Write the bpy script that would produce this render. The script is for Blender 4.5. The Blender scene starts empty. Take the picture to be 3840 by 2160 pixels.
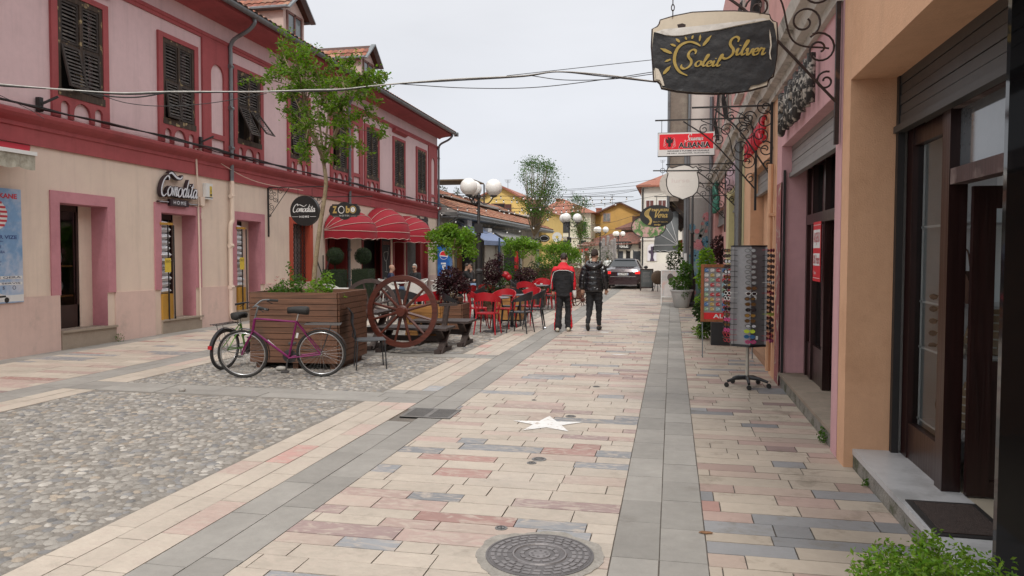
import bpy, bmesh, math, random
from math import sin, cos, pi, radians as R
from mathutils import Vector as V, Matrix, noise
random.seed(7)
scn = bpy.context.scene
C = scn.collection
rnd = random.random
def ru(a, b): return a + (b - a) * rnd()
# ---------------------------------------------------------------- camera numbers (also used to turn a measured picture point into a place on a real plane)
FPX, CH, YAW, PIT = 2850., 1.7, math.atan(600 / 2850.), math.atan(130 / 2850.)
_fw = V((-sin(YAW) * cos(PIT), cos(YAW) * cos(PIT), -sin(PIT)))
_rt = V((cos(YAW), sin(YAW), 0)); _up = _rt.cross(_fw)
def ray(x, y): return _fw + _rt * ((x - 1920) / FPX) + _up * ((1080 - y) / FPX)
def PY(x, y, Y): d = ray(x, y); return V((d.x * Y / d.y, Y, CH + d.z * Y / d.y))
def PX(x, y, X): d = ray(x, y); return V((X, d.y * X / d.x, CH + d.z * X / d.x))
def G(x, y, z=0): d = ray(x, y); t = (z - CH) / d.z; return V((d.x * t, d.y * t, z))
# ---------------------------------------------------------------- frames and mesh builder
class Fr:
 def __init__(s, o, u, v):
  s.o = V(o); s.u = V(u).normalized(); s.v = V(v).normalized(); s.n = s.u.cross(s.v)
 def __call__(s, p): return s.o + s.u * p[0] + s.v * p[1] + s.n * p[2]
def FW(o=(0, 0, 0)): return Fr(o, (1, 0, 0), (0, 1, 0))          # plain x, y, z
def FF(o, rz=0): return Fr(o, (cos(rz), sin(rz), 0), (0, 0, 1))    # faces -Y (towards the camera end of the street)
def FL(o=(-10.5, 0, 0)): return Fr(o, (0, 1, 0), (0, 0, 1))        # facade on the left, faces +X
def FRt(o=(1.35, 0, 0)): return Fr(o, (0, -1, 0), (0, 0, 1))       # facade on the right, faces -X
class MB:
 def __init__(s, fr=None): s.v = []; s.f = []; s.mi = []; s.col = []; s.fr = fr; s.m = 0; s.c = (1, 1, 1)
 def V(s, p):
  s.v.append(tuple(s.fr(p)) if s.fr else tuple(p)); return len(s.v) - 1
 def F(s, idx, c=None): s.f.append(tuple(idx)); s.mi.append(s.m); s.col.append(c or s.c)
 def poly(s, pts, c=None): s.F([s.V(p) for p in pts], c); return s
 def box(s, x0, x1, y0, y1, z0, z1, c=None):
  i = [s.V((x, y, z)) for z in (z0, z1) for y in (y0, y1) for x in (x0, x1)]
  for q in ((0, 2, 3, 1), (4, 5, 7, 6), (0, 1, 5, 4), (2, 6, 7, 3), (0, 4, 6, 2), (1, 3, 7, 5)): s.F([i[k] for k in q], c)
  return s
 def bar(s, a, b, w, h, up=(0, 0, 1), c=None):          # rectangular bar from a to b
  a = V(a); b = V(b); d = (b - a).normalized(); up = V(up)
  if abs(d.dot(up)) > .98: up = V((0, 1, 0)) if abs(d.y) < .9 else V((1, 0, 0))
  r = d.cross(up).normalized(); u = r.cross(d)
  i = [s.V(p + r * x * w / 2 + u * y * h / 2) for p in (a, b) for x, y in ((-1, -1), (1, -1), (1, 1), (-1, 1))]
  for q in ((3, 2, 1, 0), (4, 5, 6, 7), (0, 1, 5, 4), (1, 2, 6, 5), (2, 3, 7, 6), (3, 0, 4, 7)): s.F([i[k] for k in q], c)
  return s
 def tube(s, pts, r, n=6, closed=False, c=None, flat=1.0):
  pts = [V(p) for p in pts]; k = len(pts)
  rs = r if isinstance(r, (list, tuple)) else [r] * k
  rings = []; pr = None
  for i, p in enumerate(pts):
   if closed: d = pts[(i + 1) % k] - pts[i - 1]
   else: d = pts[min(i + 1, k - 1)] - pts[max(i - 1, 0)]
   if d.length < 1e-9: d = V((0, 0, 1))
   d.normalize()
   if pr is None:
    a = V((0, 0, 1)) if abs(d.z) < .9 else V((1, 0, 0)); pr = d.cross(a).normalized()
   else:
    pr = pr - d * pr.dot(d)
    if pr.length < 1e-6: pr = d.orthogonal()
    pr.normalize()
   q = d.cross(pr)
   rings.append([s.V(p + pr * cos(2 * pi * j / n) * rs[i] + q * sin(2 * pi * j / n) * rs[i] * flat) for j in range(n)])
  m = k if closed else k - 1
  for i in range(m):
   A = rings[i]; B = rings[(i + 1) % k]
   for j in range(n): s.F((A[j], A[(j + 1) % n], B[(j + 1) % n], B[j]), c)
  if not closed:
   s.F(rings[0][::-1], c); s.F(rings[-1], c)
  return s
 def lathe(s, prof, o=(0, 0, 0), n=16, c=None, ax='z'):
  rings = []
  for r, z in prof:
   ring = []
   for j in range(n):
    a = 2 * pi * j / n
    p = (r * cos(a), r * sin(a), z) if ax == 'z' else ((r * cos(a), z, r * sin(a)) if ax == 'y' else (z, r * cos(a), r * sin(a)))
    ring.append(s.V((o[0] + p[0], o[1] + p[1], o[2] + p[2])))
   rings.append(ring)
  for i in range(len(rings) - 1):
   A, B = rings[i], rings[i + 1]
   for j in range(n): s.F((A[j], A[(j + 1) % n], B[(j + 1) % n], B[j]), c)
  if prof[0][0] > 1e-4: s.F(rings[0][::-1], c)
  if prof[-1][0] > 1e-4: s.F(rings[-1], c)
  return s
 def ball(s, o, r, n=12, c=None):
  rx, ry, rz = r if isinstance(r, (tuple, list)) else (r, r, r); m = max(4, n // 2)
  rings = []
  for i in range(m + 1):
   t = pi * i / m - pi / 2
   rr = max(cos(t), 1e-3)
   rings.append([s.V((o[0] + rx * rr * cos(2 * pi * j / n), o[1] + ry * rr * sin(2 * pi * j / n), o[2] + rz * sin(t))) for j in range(n)])
  for i in range(m):
   for j in range(n): s.F((rings[i][j], rings[i][(j + 1) % n], rings[i + 1][(j + 1) % n], rings[i + 1][j]), c)
  return s
 def prism(s, poly, z0, z1, c=None, sides=True, back=True):   # poly in (a,b), extruded along third axis
  a = [s.V((p[0], p[1], z1)) for p in poly]; s.F(a, c)
  if sides or back:
   b = [s.V((p[0], p[1], z0)) for p in poly]
   if back: s.F(b[::-1], c)
   n = len(poly)
   for i in range(n): s.F((a[i], b[i], b[(i + 1) % n], a[(i + 1) % n]), c)
  return s
 def mesh(s, vs, fs, fn, c=None):
  b = [s.V(fn(p)) for p in vs]
  for f in fs: s.F([b[i] for i in f], c)
  return s
 def build(s, name, mats, parent=None, smooth=False, M=None, col=False):
  me = bpy.data.meshes.new(name)
  me.from_pydata(s.v, [], s.f)
  if not isinstance(mats, (list, tuple)): mats = [mats]
  for m in mats: me.materials.append(m)
  if len(mats) > 1: me.polygons.foreach_set('material_index', s.mi)
  if smooth: me.polygons.foreach_set('use_smooth', [True] * len(s.f))
  if col:
   at = me.color_attributes.new('col', 'FLOAT_COLOR', 'CORNER')
   buf = []
   for f, c in zip(s.f, s.col): buf += [c[0], c[1], c[2], 1.0] * len(f)
   at.data.foreach_set('color', buf)
  me.update()
  o = bpy.data.objects.new(name, me); C.objects.link(o)
  if parent: o.parent = parent
  if smooth == 'auto':
   me.polygons.foreach_set('use_smooth', [True] * len(s.f)); me.set_sharp_from_angle(angle=R(35))
  return o
def B(fr=None): return MB(fr)
def thing(name, label, cat, loc=(0, 0, 0), rz=0, group=None):
 o = bpy.data.objects.new(name, None); C.objects.link(o); o.empty_display_size = .1
 o.location = loc; o.rotation_euler = (0, 0, rz); o['label'] = label; o['category'] = cat
 if group: o['group'] = group
 return o
def tag(o, label=None, cat=None, group=None, kind=None):
 if label: o['label'] = label
 if cat: o['category'] = cat
 if group: o['group'] = group
 if kind: o['kind'] = kind
 return o
def struct(name, mb, m, kind='structure', **k): o = mb.build(name, m, **k); o['kind'] = kind; return o
def dup(root, loc, rz=None, label=None, group=None, scale=None):
 def cp(o, par):
  c = o.copy(); C.objects.link(c)
  if par: c.parent = par
  for ch in [x for x in KIDS.get(o.name, [])]: cp(ch, c)
  return c
 if not KIDS.get('#' + root.name):
  KIDS['#' + root.name] = True
  def reg(o):
   ks = [x for x in C.objects if x.parent == o]
   KIDS[o.name] = ks
   for k in ks: reg(k)
  reg(root)
 r = cp(root, None); r.location = loc
 if rz is not None: r.rotation_euler = (root.rotation_euler[0], root.rotation_euler[1], rz)
 if label: r['label'] = label
 if group: r['group'] = group
 if scale: r.scale = (scale,) * 3
 return r
KIDS = {}
# ---------------------------------------------------------------- materials
def mat(name, col, rough=.8, var=.12, sc=3., bump=0., bsc=40., metal=0., stain=None, ssc=.6, sth=(.52, .7), attr=False, spec=.5, coat=0, wet=0, streak=0):
 """procedural: base colour, fine and broad variation, optional stain colour with an edge of its own, noise bump"""
 m = bpy.data.materials.new(name); m.use_nodes = True; n = m.node_tree.nodes; l = m.node_tree.links
 p = n['Principled BSDF']; p.inputs['Roughness'].default_value = rough; p.inputs['Metallic'].default_value = metal
 p.inputs['Specular IOR Level'].default_value = spec; p.inputs['Coat Weight'].default_value = coat
 tc = n.new('ShaderNodeTexCoord'); out = None
 if attr:
  a = n.new('ShaderNodeAttribute'); a.attribute_name = 'col'
  mx = n.new('ShaderNodeMix'); mx.data_type = 'RGBA'; mx.blend_type = 'MULTIPLY'; mx.inputs[0].default_value = 1
  mx.inputs[6].default_value = (*col, 1); l.new(a.outputs['Color'], mx.inputs[7]); src = mx.outputs[2]
 else:
  rg = n.new('ShaderNodeRGB'); rg.outputs[0].default_value = (*col, 1); src = rg.outputs[0]
 if var > 0:
  for s_, v_ in ((sc, var), (sc * 7.3, var * .7)):
   t = n.new('ShaderNodeTexNoise'); t.inputs['Scale'].default_value = s_; t.inputs['Detail'].default_value = 5; t.inputs['Roughness'].default_value = .65
   l.new(tc.outputs['Object'], t.inputs['Vector'])
   mr = n.new('ShaderNodeMapRange'); mr.inputs[1].default_value = .3; mr.inputs[2].default_value = .7
   mr.inputs[3].default_value = 1 - v_; mr.inputs[4].default_value = 1 + v_ * .8; l.new(t.outputs['Fac'], mr.inputs[0])
   vm = n.new('ShaderNodeVectorMath'); vm.operation = 'SCALE'; l.new(src, vm.inputs[0]); l.new(mr.outputs[0], vm.inputs['Scale']); src = vm.outputs[0]
 if streak:      # rain streaks and grime running down the wall
  mp = n.new('ShaderNodeMapping'); mp.inputs['Scale'].default_value = (2.6, 2.6, .22); l.new(tc.outputs['Object'], mp.inputs[0])
  t = n.new('ShaderNodeTexNoise'); t.inputs['Scale'].default_value = 1.6; t.inputs['Detail'].default_value = 8; t.inputs['Roughness'].default_value = .68; l.new(mp.outputs[0], t.inputs['Vector'])
  mr = n.new('ShaderNodeMapRange'); mr.inputs[1].default_value = .5; mr.inputs[2].default_value = .8; mr.inputs[3].default_value = 1; mr.inputs[4].default_value = 1 - streak; l.new(t.outputs['Fac'], mr.inputs[0])
  vm = n.new('ShaderNodeVectorMath'); vm.operation = 'SCALE'; l.new(src, vm.inputs[0]); l.new(mr.outputs[0], vm.inputs['Scale']); src = vm.outputs[0]
 if stain:
  t = n.new('ShaderNodeTexNoise'); t.inputs['Scale'].default_value = ssc; t.inputs['Detail'].default_value = 9; t.inputs['Roughness'].default_value = .7
  l.new(tc.outputs['Object'], t.inputs['Vector'])
  mr = n.new('ShaderNodeMapRange'); mr.inputs[1].default_value = sth[0]; mr.inputs[2].default_value = sth[1]; l.new(t.outputs['Fac'], mr.inputs[0])
  mx = n.new('ShaderNodeMix'); mx.data_type = 'RGBA'; l.new(mr.outputs[0], mx.inputs[0]); l.new(src, mx.inputs[6]); mx.inputs[7].default_value = (*stain, 1); src = mx.outputs[2]
 l.new(src, p.inputs['Base Color'])
 if wet:
  t = n.new('ShaderNodeTexNoise'); t.inputs['Scale'].default_value = 1.3; t.inputs['Detail'].default_value = 6; l.new(tc.outputs['Object'], t.inputs['Vector'])
  mr = n.new('ShaderNodeMapRange'); mr.inputs[1].default_value = .35; mr.inputs[2].default_value = .65; mr.inputs[3].default_value = rough - wet; mr.inputs[4].default_value = rough + .1
  l.new(t.outputs['Fac'], mr.inputs[0]); l.new(mr.outputs[0], p.inputs['Roughness'])
 if bump > 0:
  t = n.new('ShaderNodeTexNoise'); t.inputs['Scale'].default_value = bsc; t.inputs['Detail'].default_value = 6
  l.new(tc.outputs['Object'], t.inputs['Vector'])
  b = n.new('ShaderNodeBump'); b.inputs['Strength'].default_value = min(1, bump); b.inputs['Distance'].default_value = .02
  l.new(t.outputs['Fac'], b.inputs['Height']); l.new(b.outputs[0], p.inputs['Normal'])
 return m
def wood(name, col, rough=.6, var=.3, axis=0, stain=None, sth=(.5, .6), ssc=6):
 m = mat(name, col, rough, .08, 2)
 n = m.node_tree.nodes; l = m.node_tree.links; p = n['Principled BSDF']; tc = n['Texture Coordinate']
 mp = n.new('ShaderNodeMapping'); s = [26, 26, 26]; s[axis] = 1.6; mp.inputs['Scale'].default_value = s
 l.new(tc.outputs['Object'], mp.inputs[0])
 t = n.new('ShaderNodeTexNoise'); t.inputs['Scale'].default_value = 1; t.inputs['Detail'].default_value = 7; t.inputs['Distortion'].default_value = .6; l.new(mp.outputs[0], t.inputs['Vector'])
 mr = n.new('ShaderNodeMapRange'); mr.inputs[1].default_value = .3; mr.inputs[2].default_value = .7; mr.inputs[3].default_value = 1 - var; mr.inputs[4].default_value = 1 + var * .7; l.new(t.outputs['Fac'], mr.inputs[0])
 vm = n.new('ShaderNodeVectorMath'); vm.operation = 'SCALE'; l.new(p.inputs['Base Color'].links[0].from_socket, vm.inputs[0]); l.new(mr.outputs[0], vm.inputs['Scale']); src = vm.outputs[0]
 if stain:
  t2 = n.new('ShaderNodeTexNoise'); t2.inputs['Scale'].default_value = ssc; t2.inputs['Detail'].default_value = 8; l.new(tc.outputs['Object'], t2.inputs['Vector'])
  m2 = n.new('ShaderNodeMapRange'); m2.inputs[1].default_value = sth[0]; m2.inputs[2].default_value = sth[1]; l.new(t2.outputs['Fac'], m2.inputs[0])
  mx = n.new('ShaderNodeMix'); mx.data_type = 'RGBA'; l.new(m2.outputs[0], mx.inputs[0]); l.new(src, mx.inputs[6]); mx.inputs[7].default_value = (*stain, 1); src = mx.outputs[2]
 l.new(src, p.inputs['Base Color'])
 b = n.new('ShaderNodeBump'); b.inputs['Strength'].default_value = .35; b.inputs['Distance'].default_value = .008; l.new(t.outputs['Fac'], b.inputs['Height']); l.new(b.outputs[0], p.inputs['Normal'])
 return m
def leafmat(name, col, tr=.45):
 m = mat(name, col, .55, 0, attr=True, spec=.35); n = m.node_tree.nodes; l = m.node_tree.links; p = n['Principled BSDF']
 t = n.new('ShaderNodeBsdfTranslucent'); src = p.inputs['Base Color'].links[0].from_socket
 vm = n.new('ShaderNodeVectorMath'); vm.operation = 'MULTIPLY'; vm.inputs[1].default_value = (1.3, 1.5, .5); l.new(src, vm.inputs[0]); l.new(vm.outputs[0], t.inputs['Color'])
 mx = n.new('ShaderNodeMixShader'); mx.inputs[0].default_value = tr; l.new(p.outputs[0], mx.inputs[1]); l.new(t.outputs[0], mx.inputs[2]); l.new(mx.outputs[0], n['Material Output'].inputs['Surface'])
 return m
def glassmat(name, tint=(.75, .8, .8), rough=.03, alpha=.82):
 m = bpy.data.materials.new(name); m.use_nodes = True; n = m.node_tree.nodes; l = m.node_tree.links
 for x in list(n):
  if x.type == 'BSDF_PRINCIPLED': n.remove(x)
 g = n.new('ShaderNodeBsdfGlossy'); g.inputs['Roughness'].default_value = rough
 t = n.new('ShaderNodeBsdfTransparent'); t.inputs['Color'].default_value = (*tint, 1)
 fr = n.new('ShaderNodeFresnel'); fr.inputs['IOR'].default_value = 1.55
 nz = n.new('ShaderNodeTexNoise'); nz.inputs['Scale'].default_value = 1.2; b = n.new('ShaderNodeBump'); b.inputs['Strength'].default_value = .04; l.new(nz.outputs['Fac'], b.inputs['Height']); l.new(b.outputs[0], g.inputs['Normal'])
 mx = n.new('ShaderNodeMixShader'); l.new(fr.outputs[0], mx.inputs[0]); l.new(t.outputs[0], mx.inputs[1]); l.new(g.outputs[0], mx.inputs[2]); l.new(mx.outputs[0], n['Material Output'].inputs['Surface'])
 return m
# ---------------------------------------------------------------- lettering
_tc = {}
def text_data(body, bold=0.0, shear=0.0, spacing=1.0):
 k = (body, bold, shear, spacing)
 if k in _tc: return _tc[k]
 cu = bpy.data.curves.new('t', 'FONT'); cu.body = body; cu.size = 1; cu.offset = bold; cu.shear = shear; cu.space_character = spacing; cu.resolution_u = 3
 o = bpy.data.objects.new('t', cu); C.objects.link(o); bpy.context.view_layer.update()
 me = bpy.data.meshes.new_from_object(o.evaluated_get(bpy.context.evaluated_depsgraph_get()))
 vs = [tuple(v.co) for v in me.vertices]; fs = [tuple(p.vertices) for p in me.polygons]
 bpy.data.objects.remove(o); bpy.data.curves.remove(cu); bpy.data.meshes.remove(me)
 xs = [v[0] for v in vs]; ys = [v[1] for v in vs]
 if not xs: _tc[k] = ([], [], 0, 0, 1, 1); return _tc[k]
 _tc[k] = (vs, fs, min(xs), min(ys), max(xs) - min(xs), max(ys) - min(ys)); return _tc[k]
def text(mb, body, a0, a1, b0, b1, z, t=0, bold=0.0, shear=0.0, spacing=1.0, c=None, fn=None):
 """letters fitted into the rectangle a0..a1, b0..b1 of the builder's frame; t > 0 makes raised letters"""
 vs, fs, x0, y0, w, h = text_data(body, bold, shear, spacing)
 f2 = fn or (lambda p: p)
 T = lambda p, zz: f2((a0 + (p[0] - x0) / w * (a1 - a0), b0 + (p[1] - y0) / h * (b1 - b0), zz))
 mb.mesh(vs, fs, lambda p: T(p, z + t), c)
 if t:
  ed = {}
  for f in fs:
   for i in range(len(f)):
    e = (f[i], f[(i + 1) % len(f)])
    if (e[1], e[0]) in ed: del ed[(e[1], e[0])]
    else: ed[e] = 1
  for a, b in ed: mb.poly([T(vs[a], z + t), T(vs[a], z), T(vs[b], z), T(vs[b], z + t)], c)
 return mb
def crom(pts, k=6, closed=False):
 out = []; n = len(pts); pts = [V(p) if len(p) == 3 else V((p[0], p[1], 0)) for p in pts]
 rng = n if closed else n - 1
 for i in range(rng):
  p0 = pts[i - 1] if (i > 0 or closed) else pts[0] * 2 - pts[1]
  p1 = pts[i]; p2 = pts[(i + 1) % n]
  p3 = pts[(i + 2) % n] if (i + 2 < n or closed) else p2 * 2 - p1
  for j in range(k):
   t = j / k
   out.append(.5 * ((2 * p1) + (-p0 + p2) * t + (2 * p0 - 5 * p1 + 4 * p2 - p3) * t * t + (-p0 + 3 * p1 - 3 * p2 + p3) * t ** 3))
 if not closed: out.append(pts[-1])
 return out
GL = {
 'S': ([[(1.75,1.75),(1.8,2.2),(1.4,2.4),(.95,2.1),(.8,1.6),(1.0,1.2),(1.3,.85),(1.3,.3),(.9,-.15),(.4,-.3),(0,-.05),(.05,.3)]], 1.55),
 'o': ([[(.72,.98),(.38,.98),(.1,.55),(.2,.08),(.5,0),(.78,.35),(.76,.85),(.55,1.02)],[(.7,.85),(1.0,.8)]], .92),
 'l': ([[(0,.15),(.3,.9),(.62,1.9),(.5,2.2),(.36,1.8),(.22,.6),(.3,.06),(.5,.1),(.68,.35)]], .62),
 'e': ([[(.1,.42),(.5,.58),(.62,.85),(.42,1.02),(.18,.75),(.12,.28),(.35,0),(.65,.15),(.8,.4)]], .74),
 'i': ([[(0,.4),(.22,1.0),(.18,.3),(.3,.02),(.5,.15),(.62,.4)],[(.34,1.38),(.37,1.5)]], .54),
 'v': ([[(0,.6),(.16,1.0),(.24,.3),(.36,.02),(.62,.4),(.68,.95)],[(.68,.95),(.9,.85)]], .8),
 'r': ([[(0,.4),(.18,1.08),(.22,.95),(.52,.95),(.46,.4),(.55,.05),(.85,.4)]], .75),
 'C': ([[(1.35,1.75),(1.3,2.1),(.95,2.2),(.45,1.7),(.2,.8),(.35,.1),(.75,-.1),(1.2,.25)]], 1.25),
 'm': ([[(.0,.5),(.15,1.0),(.1,.0)],[(.12,.5),(.4,1.0),(.48,.85),(.42,0)],[(.44,.5),(.74,1.0),(.82,.8),(.76,.1),(.95,.1),(1.05,.35)]], 1.0),
 'd': ([[(.7,.85),(.4,1.0),(.1,.55),(.2,.05),(.5,.1),(.72,.7)],[(.95,2.1),(.72,.7),(.7,.1),(.88,.08),(1.0,.3)]], .92),
 't': ([[(.4,1.7),(.2,.5),(.25,.05),(.45,.05),(.62,.35)],[(.02,1.2),(.62,1.3)]], .56),
 'a': ([[(.7,.85),(.4,1.0),(.1,.55),(.2,.05),(.5,.15),(.7,.8)],[(.74,1.0),(.68,.2),(.8,.02),(1.0,.3)]], .9),
 'V': ([[(0,1.9),(.35,2.2),(.55,1.9),(.62,.8),(.72,.0),(1.1,.9),(1.45,1.9),(1.85,2.2)]], 1.35),
 'u': ([[(0,.5),(.15,1.0),(.12,.3),(.28,.0),(.55,.3),(.66,1.0)],[(.66,1.0),(.62,.2),(.75,.02),(.92,.3)]], .86),
 'n': ([[(0,.5),(.15,1.0),(.1,.0)],[(.12,.5),(.42,1.0),(.52,.85),(.46,.1),(.62,.05),(.75,.35)]], .72),
 'k': ([[(.5,2.1),(.2,1.0),(.05,0)],[(.6,1.0),(.2,.55),(.6,.02),(.8,.3)]], .72),
 'p': ([[(0,.6),(.18,1.0),(.0,-.9)],[(.15,.7),(.5,1.0),(.68,.6),(.4,0),(.1,.2)]], .75),
 '-': ([[(0,.5),(.5,.5)]], .6), ' ': ([], .5)}
def brush(mb, pts, w, T, z0, z1, c=None, ang=R(20), lo=.4, k=5, taper=True):
 P = crom(pts, k); L = []; Rr = []; n = len(P)
 for i, p in enumerate(P):
  d = P[min(i + 1, n - 1)] - P[max(i - 1, 0)]
  if d.length < 1e-6: d = V((1, 0, 0))
  a = math.atan2(d.y, d.x); ww = w * (lo + (1 - lo) * abs(sin(a - ang)))
  if taper: ww *= min(1, .45 + .9 * min(i, n - 1 - i) / max(2, n * .18))
  nn = V((-sin(a), cos(a), 0)) * ww / 2; L.append(p + nn); Rr.append(p - nn)
 for i in range(n - 1):
  q = [L[i], Rr[i], Rr[i + 1], L[i + 1]]; mb.poly([T(p.x, p.y, z1) for p in q], c)
  if z1 - z0 > 1e-4:
   mb.poly([T(L[i].x, L[i].y, z1), T(L[i + 1].x, L[i + 1].y, z1), T(L[i + 1].x, L[i + 1].y, z0), T(L[i].x, L[i].y, z0)], c)
   mb.poly([T(Rr[i].x, Rr[i].y, z1), T(Rr[i].x, Rr[i].y, z0), T(Rr[i + 1].x, Rr[i + 1].y, z0), T(Rr[i + 1].x, Rr[i + 1].y, z1)], c)
def script(mb, s, a, b, xh, z0, z1, w=.28, slant=.25, rise=0., c=None, sx=1., lo=.4):
 x = 0; e = 0
 for ch in s:
  st, adv = GL[ch]
  for q in st:
   e += 1; zz = z1 + (e % 5) * .0003
   brush(mb, q, w, lambda px, py, pz, x=x, zz=zz: (a + xh * sx * (x + px + slant * py), b + xh * (py + rise * (x + px)), zz if pz == z1 else pz), z0, z1, c, lo=lo)
  x += adv
 return a + xh * x * sx
def spiral(cx, cy, r0, r1, a0, turns, n=26):
 return [(cx + (r0 + (r1 - r0) * i / n) * cos(a0 + turns * 2 * pi * i / n), cy + (r0 + (r1 - r0) * i / n) * sin(a0 + turns * 2 * pi * i / n), 0) for i in range(n + 1)]
def wall_open(mb, u0, u1, v0, v1, ops, depth=.3, vs=None):
 """wall face in the builder's frame with rectangular openings and their reveals"""
 us = sorted({u0, u1, *[o[0] for o in ops], *[o[1] for o in ops]}); ws = sorted({v0, v1, *[o[2] for o in ops], *[o[3] for o in ops]})
 us = [u for u in us if u0 <= u <= u1]; ws = [w for w in ws if v0 <= w <= v1]
 for i in range(len(us) - 1):
  for j in range(len(ws) - 1):
   a, b, c, d = us[i], us[i + 1], ws[j], ws[j + 1]; mu, mw = (a + b) / 2, (c + d) / 2
   if any(o[0] < mu < o[1] and o[2] < mw < o[3] for o in ops): continue
   mb.poly([(a, c, 0), (b, c, 0), (b, d, 0), (a, d, 0)])
 for a, b, c, d in [o[:4] for o in ops]:
  c2 = max(c, v0); d2 = min(d, v1); dp = -depth
  mb.poly([(a, c2, 0), (a, d2, 0), (a, d2, dp), (a, c2, dp)]); mb.poly([(b, c2, 0), (b, c2, dp), (b, d2, dp), (b, d2, 0)])
  if d <= v1: mb.poly([(a, d, 0), (b, d, 0), (b, d, dp), (a, d, dp)])
  if c > v0: mb.poly([(a, c, 0), (a, c, dp), (b, c, dp), (b, c, 0)])
 return mb
def leaves(mb, o, rad, n, size, shape='ball', dens=.55, cvar=(.6, 1.25), tint=None):
 """small folded leaf faces spread through an ellipsoid (dens < 1 pushes them to the outside)"""
 rx, ry, rz = rad if isinstance(rad, (tuple, list)) else (rad,) * 3
 for _ in range(n):
  while 1:
   d = V((ru(-1, 1), ru(-1, 1), ru(-1, 1)))
   if shape == 'box' or .01 < d.length <= 1: break
  if shape == 'ball': d = d.normalized() * (d.length ** dens)
  elif shape == 'box':
   k = max(abs(d.x), abs(d.y), abs(d.z)); d = d / k * (k ** .25)
  p = V((o[0] + d.x * rx, o[1] + d.y * ry, o[2] + d.z * rz))
  leaf(mb, p, size * ru(.6, 1.3), cvar, tint)
def leaf(mb, p, s, cvar=(.6, 1.25), tint=None, droop=0):
 a = V((ru(-1, 1), ru(-1, 1), ru(-.9, .6) - droop)).normalized(); b = a.cross(V((ru(-1, 1), ru(-1, 1), ru(-1, 1)))).normalized(); k = ru(*cvar)
 t = tint or (1, 1, 1); c = (k * t[0] * ru(.85, 1.2), k * t[1], k * t[2] * ru(.7, 1.2)); n = a.cross(b) * s * .12
 q = [p, p + a * s * .5 + b * s * .22 + n, p + a * s, p + a * s * .5 - b * s * .22 + n]
 mb.F([mb.V(x) for x in (q[0], q[1], q[2])], c); i = len(mb.v); mb.F([mb.V(x) for x in (q[0], q[2], q[3])], c)
# ================================================================ camera, sky, light
cam = bpy.data.cameras.new('camera'); co = bpy.data.objects.new('camera', cam); C.objects.link(co)
cam.sensor_width = 36; cam.lens = 36 * FPX / 3840; cam.clip_end = 2000; cam.clip_start = .05
co.location = (0, 0, CH); co.rotation_euler = (pi / 2 - PIT, 0, YAW); scn.camera = co
SUN_EL, SUN_AZ = R(48), R(171)      # high, veiled sun; azimuth measured from +Y towards +X
w = bpy.data.worlds.new('World'); scn.world = w; w.use_nodes = True; n = w.node_tree.nodes; l = w.node_tree.links
bg = n['Background']; sky = n.new('ShaderNodeTexSky'); sky.sky_type = 'NISHITA'; sky.sun_disc = False; sky.sun_elevation = SUN_EL; sky.sun_rotation = SUN_AZ; sky.dust_density = 3; sky.air_density = 1
tc = n.new('ShaderNodeTexCoord'); sep = n.new('ShaderNodeSeparateXYZ'); l.new(tc.outputs['Generated'], sep.inputs[0])
cr = n.new('ShaderNodeValToRGB'); l.new(sep.outputs['Z'], cr.inputs[0])      # cloud deck: paler near the horizon, brighter overhead
e = cr.color_ramp.elements; e[0].position = 0; e[0].color = (7.5, 7.9, 8.4, 1); e[1].position = 1; e[1].color = (16.5, 16.5, 16.5, 1)
x = e.new(.33); x.color = (8.4, 8.5, 8.85, 1); x = e.new(.5); x.color = (14., 14., 14.2, 1); x = e.new(.12); x.color = (8.0, 8.2, 8.75, 1)
nz = n.new('ShaderNodeTexNoise'); nz.inputs['Scale'].default_value = 2.2; nz.inputs['Detail'].default_value = 5
mp = n.new('ShaderNodeMapping'); mp.inputs['Scale'].default_value = (1, 1, 3.5); l.new(tc.outputs['Generated'], mp.inputs[0]); l.new(mp.outputs[0], nz.inputs['Vector'])
mr = n.new('ShaderNodeMapRange'); mr.inputs[1].default_value = .3; mr.inputs[2].default_value = .7; mr.inputs[3].default_value = .92; mr.inputs[4].default_value = 1.04; l.new(nz.outputs['Fac'], mr.inputs[0])
vm = n.new('ShaderNodeVectorMath'); vm.operation = 'SCALE'; l.new(cr.outputs[0], vm.inputs[0]); l.new(mr.outputs[0], vm.inputs['Scale'])
mx = n.new('ShaderNodeMix'); mx.data_type = 'RGBA'; mx.inputs[0].default_value = .93; l.new(sky.outputs[0], mx.inputs[6]); l.new(vm.outputs[0], mx.inputs[7]); l.new(mx.outputs[2], bg.inputs['Color'])
bg.inputs['Strength'].default_value = .10
sl = bpy.data.lights.new('sun', 'SUN'); so = bpy.data.objects.new('sun', sl); C.objects.link(so); sl.energy = 1.9; sl.angle = R(9); sl.color = (1, .96, .9)
so.rotation_euler = V((sin(SUN_AZ) * cos(SUN_EL), cos(SUN_AZ) * cos(SUN_EL), sin(SUN_EL))).to_track_quat('Z', 'Y').to_euler()
scn.view_settings.view_transform = 'Standard'; scn.view_settings.look = 'None'; scn.view_settings.exposure = .07; scn.view_settings.gamma = 1
# ================================================================ ground
M = {}
M['earth'] = mat('joint_mortar', (.16, .14, .12), .95, .25, 6, .4, 60)
M['tile'] = mat('paving_stone', (1, 1, 1), .62, .10, 1.9, .3, 22, attr=True, stain=(.27, .23, .185), ssc=3.2, sth=(.58, .78), wet=.12)
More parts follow.
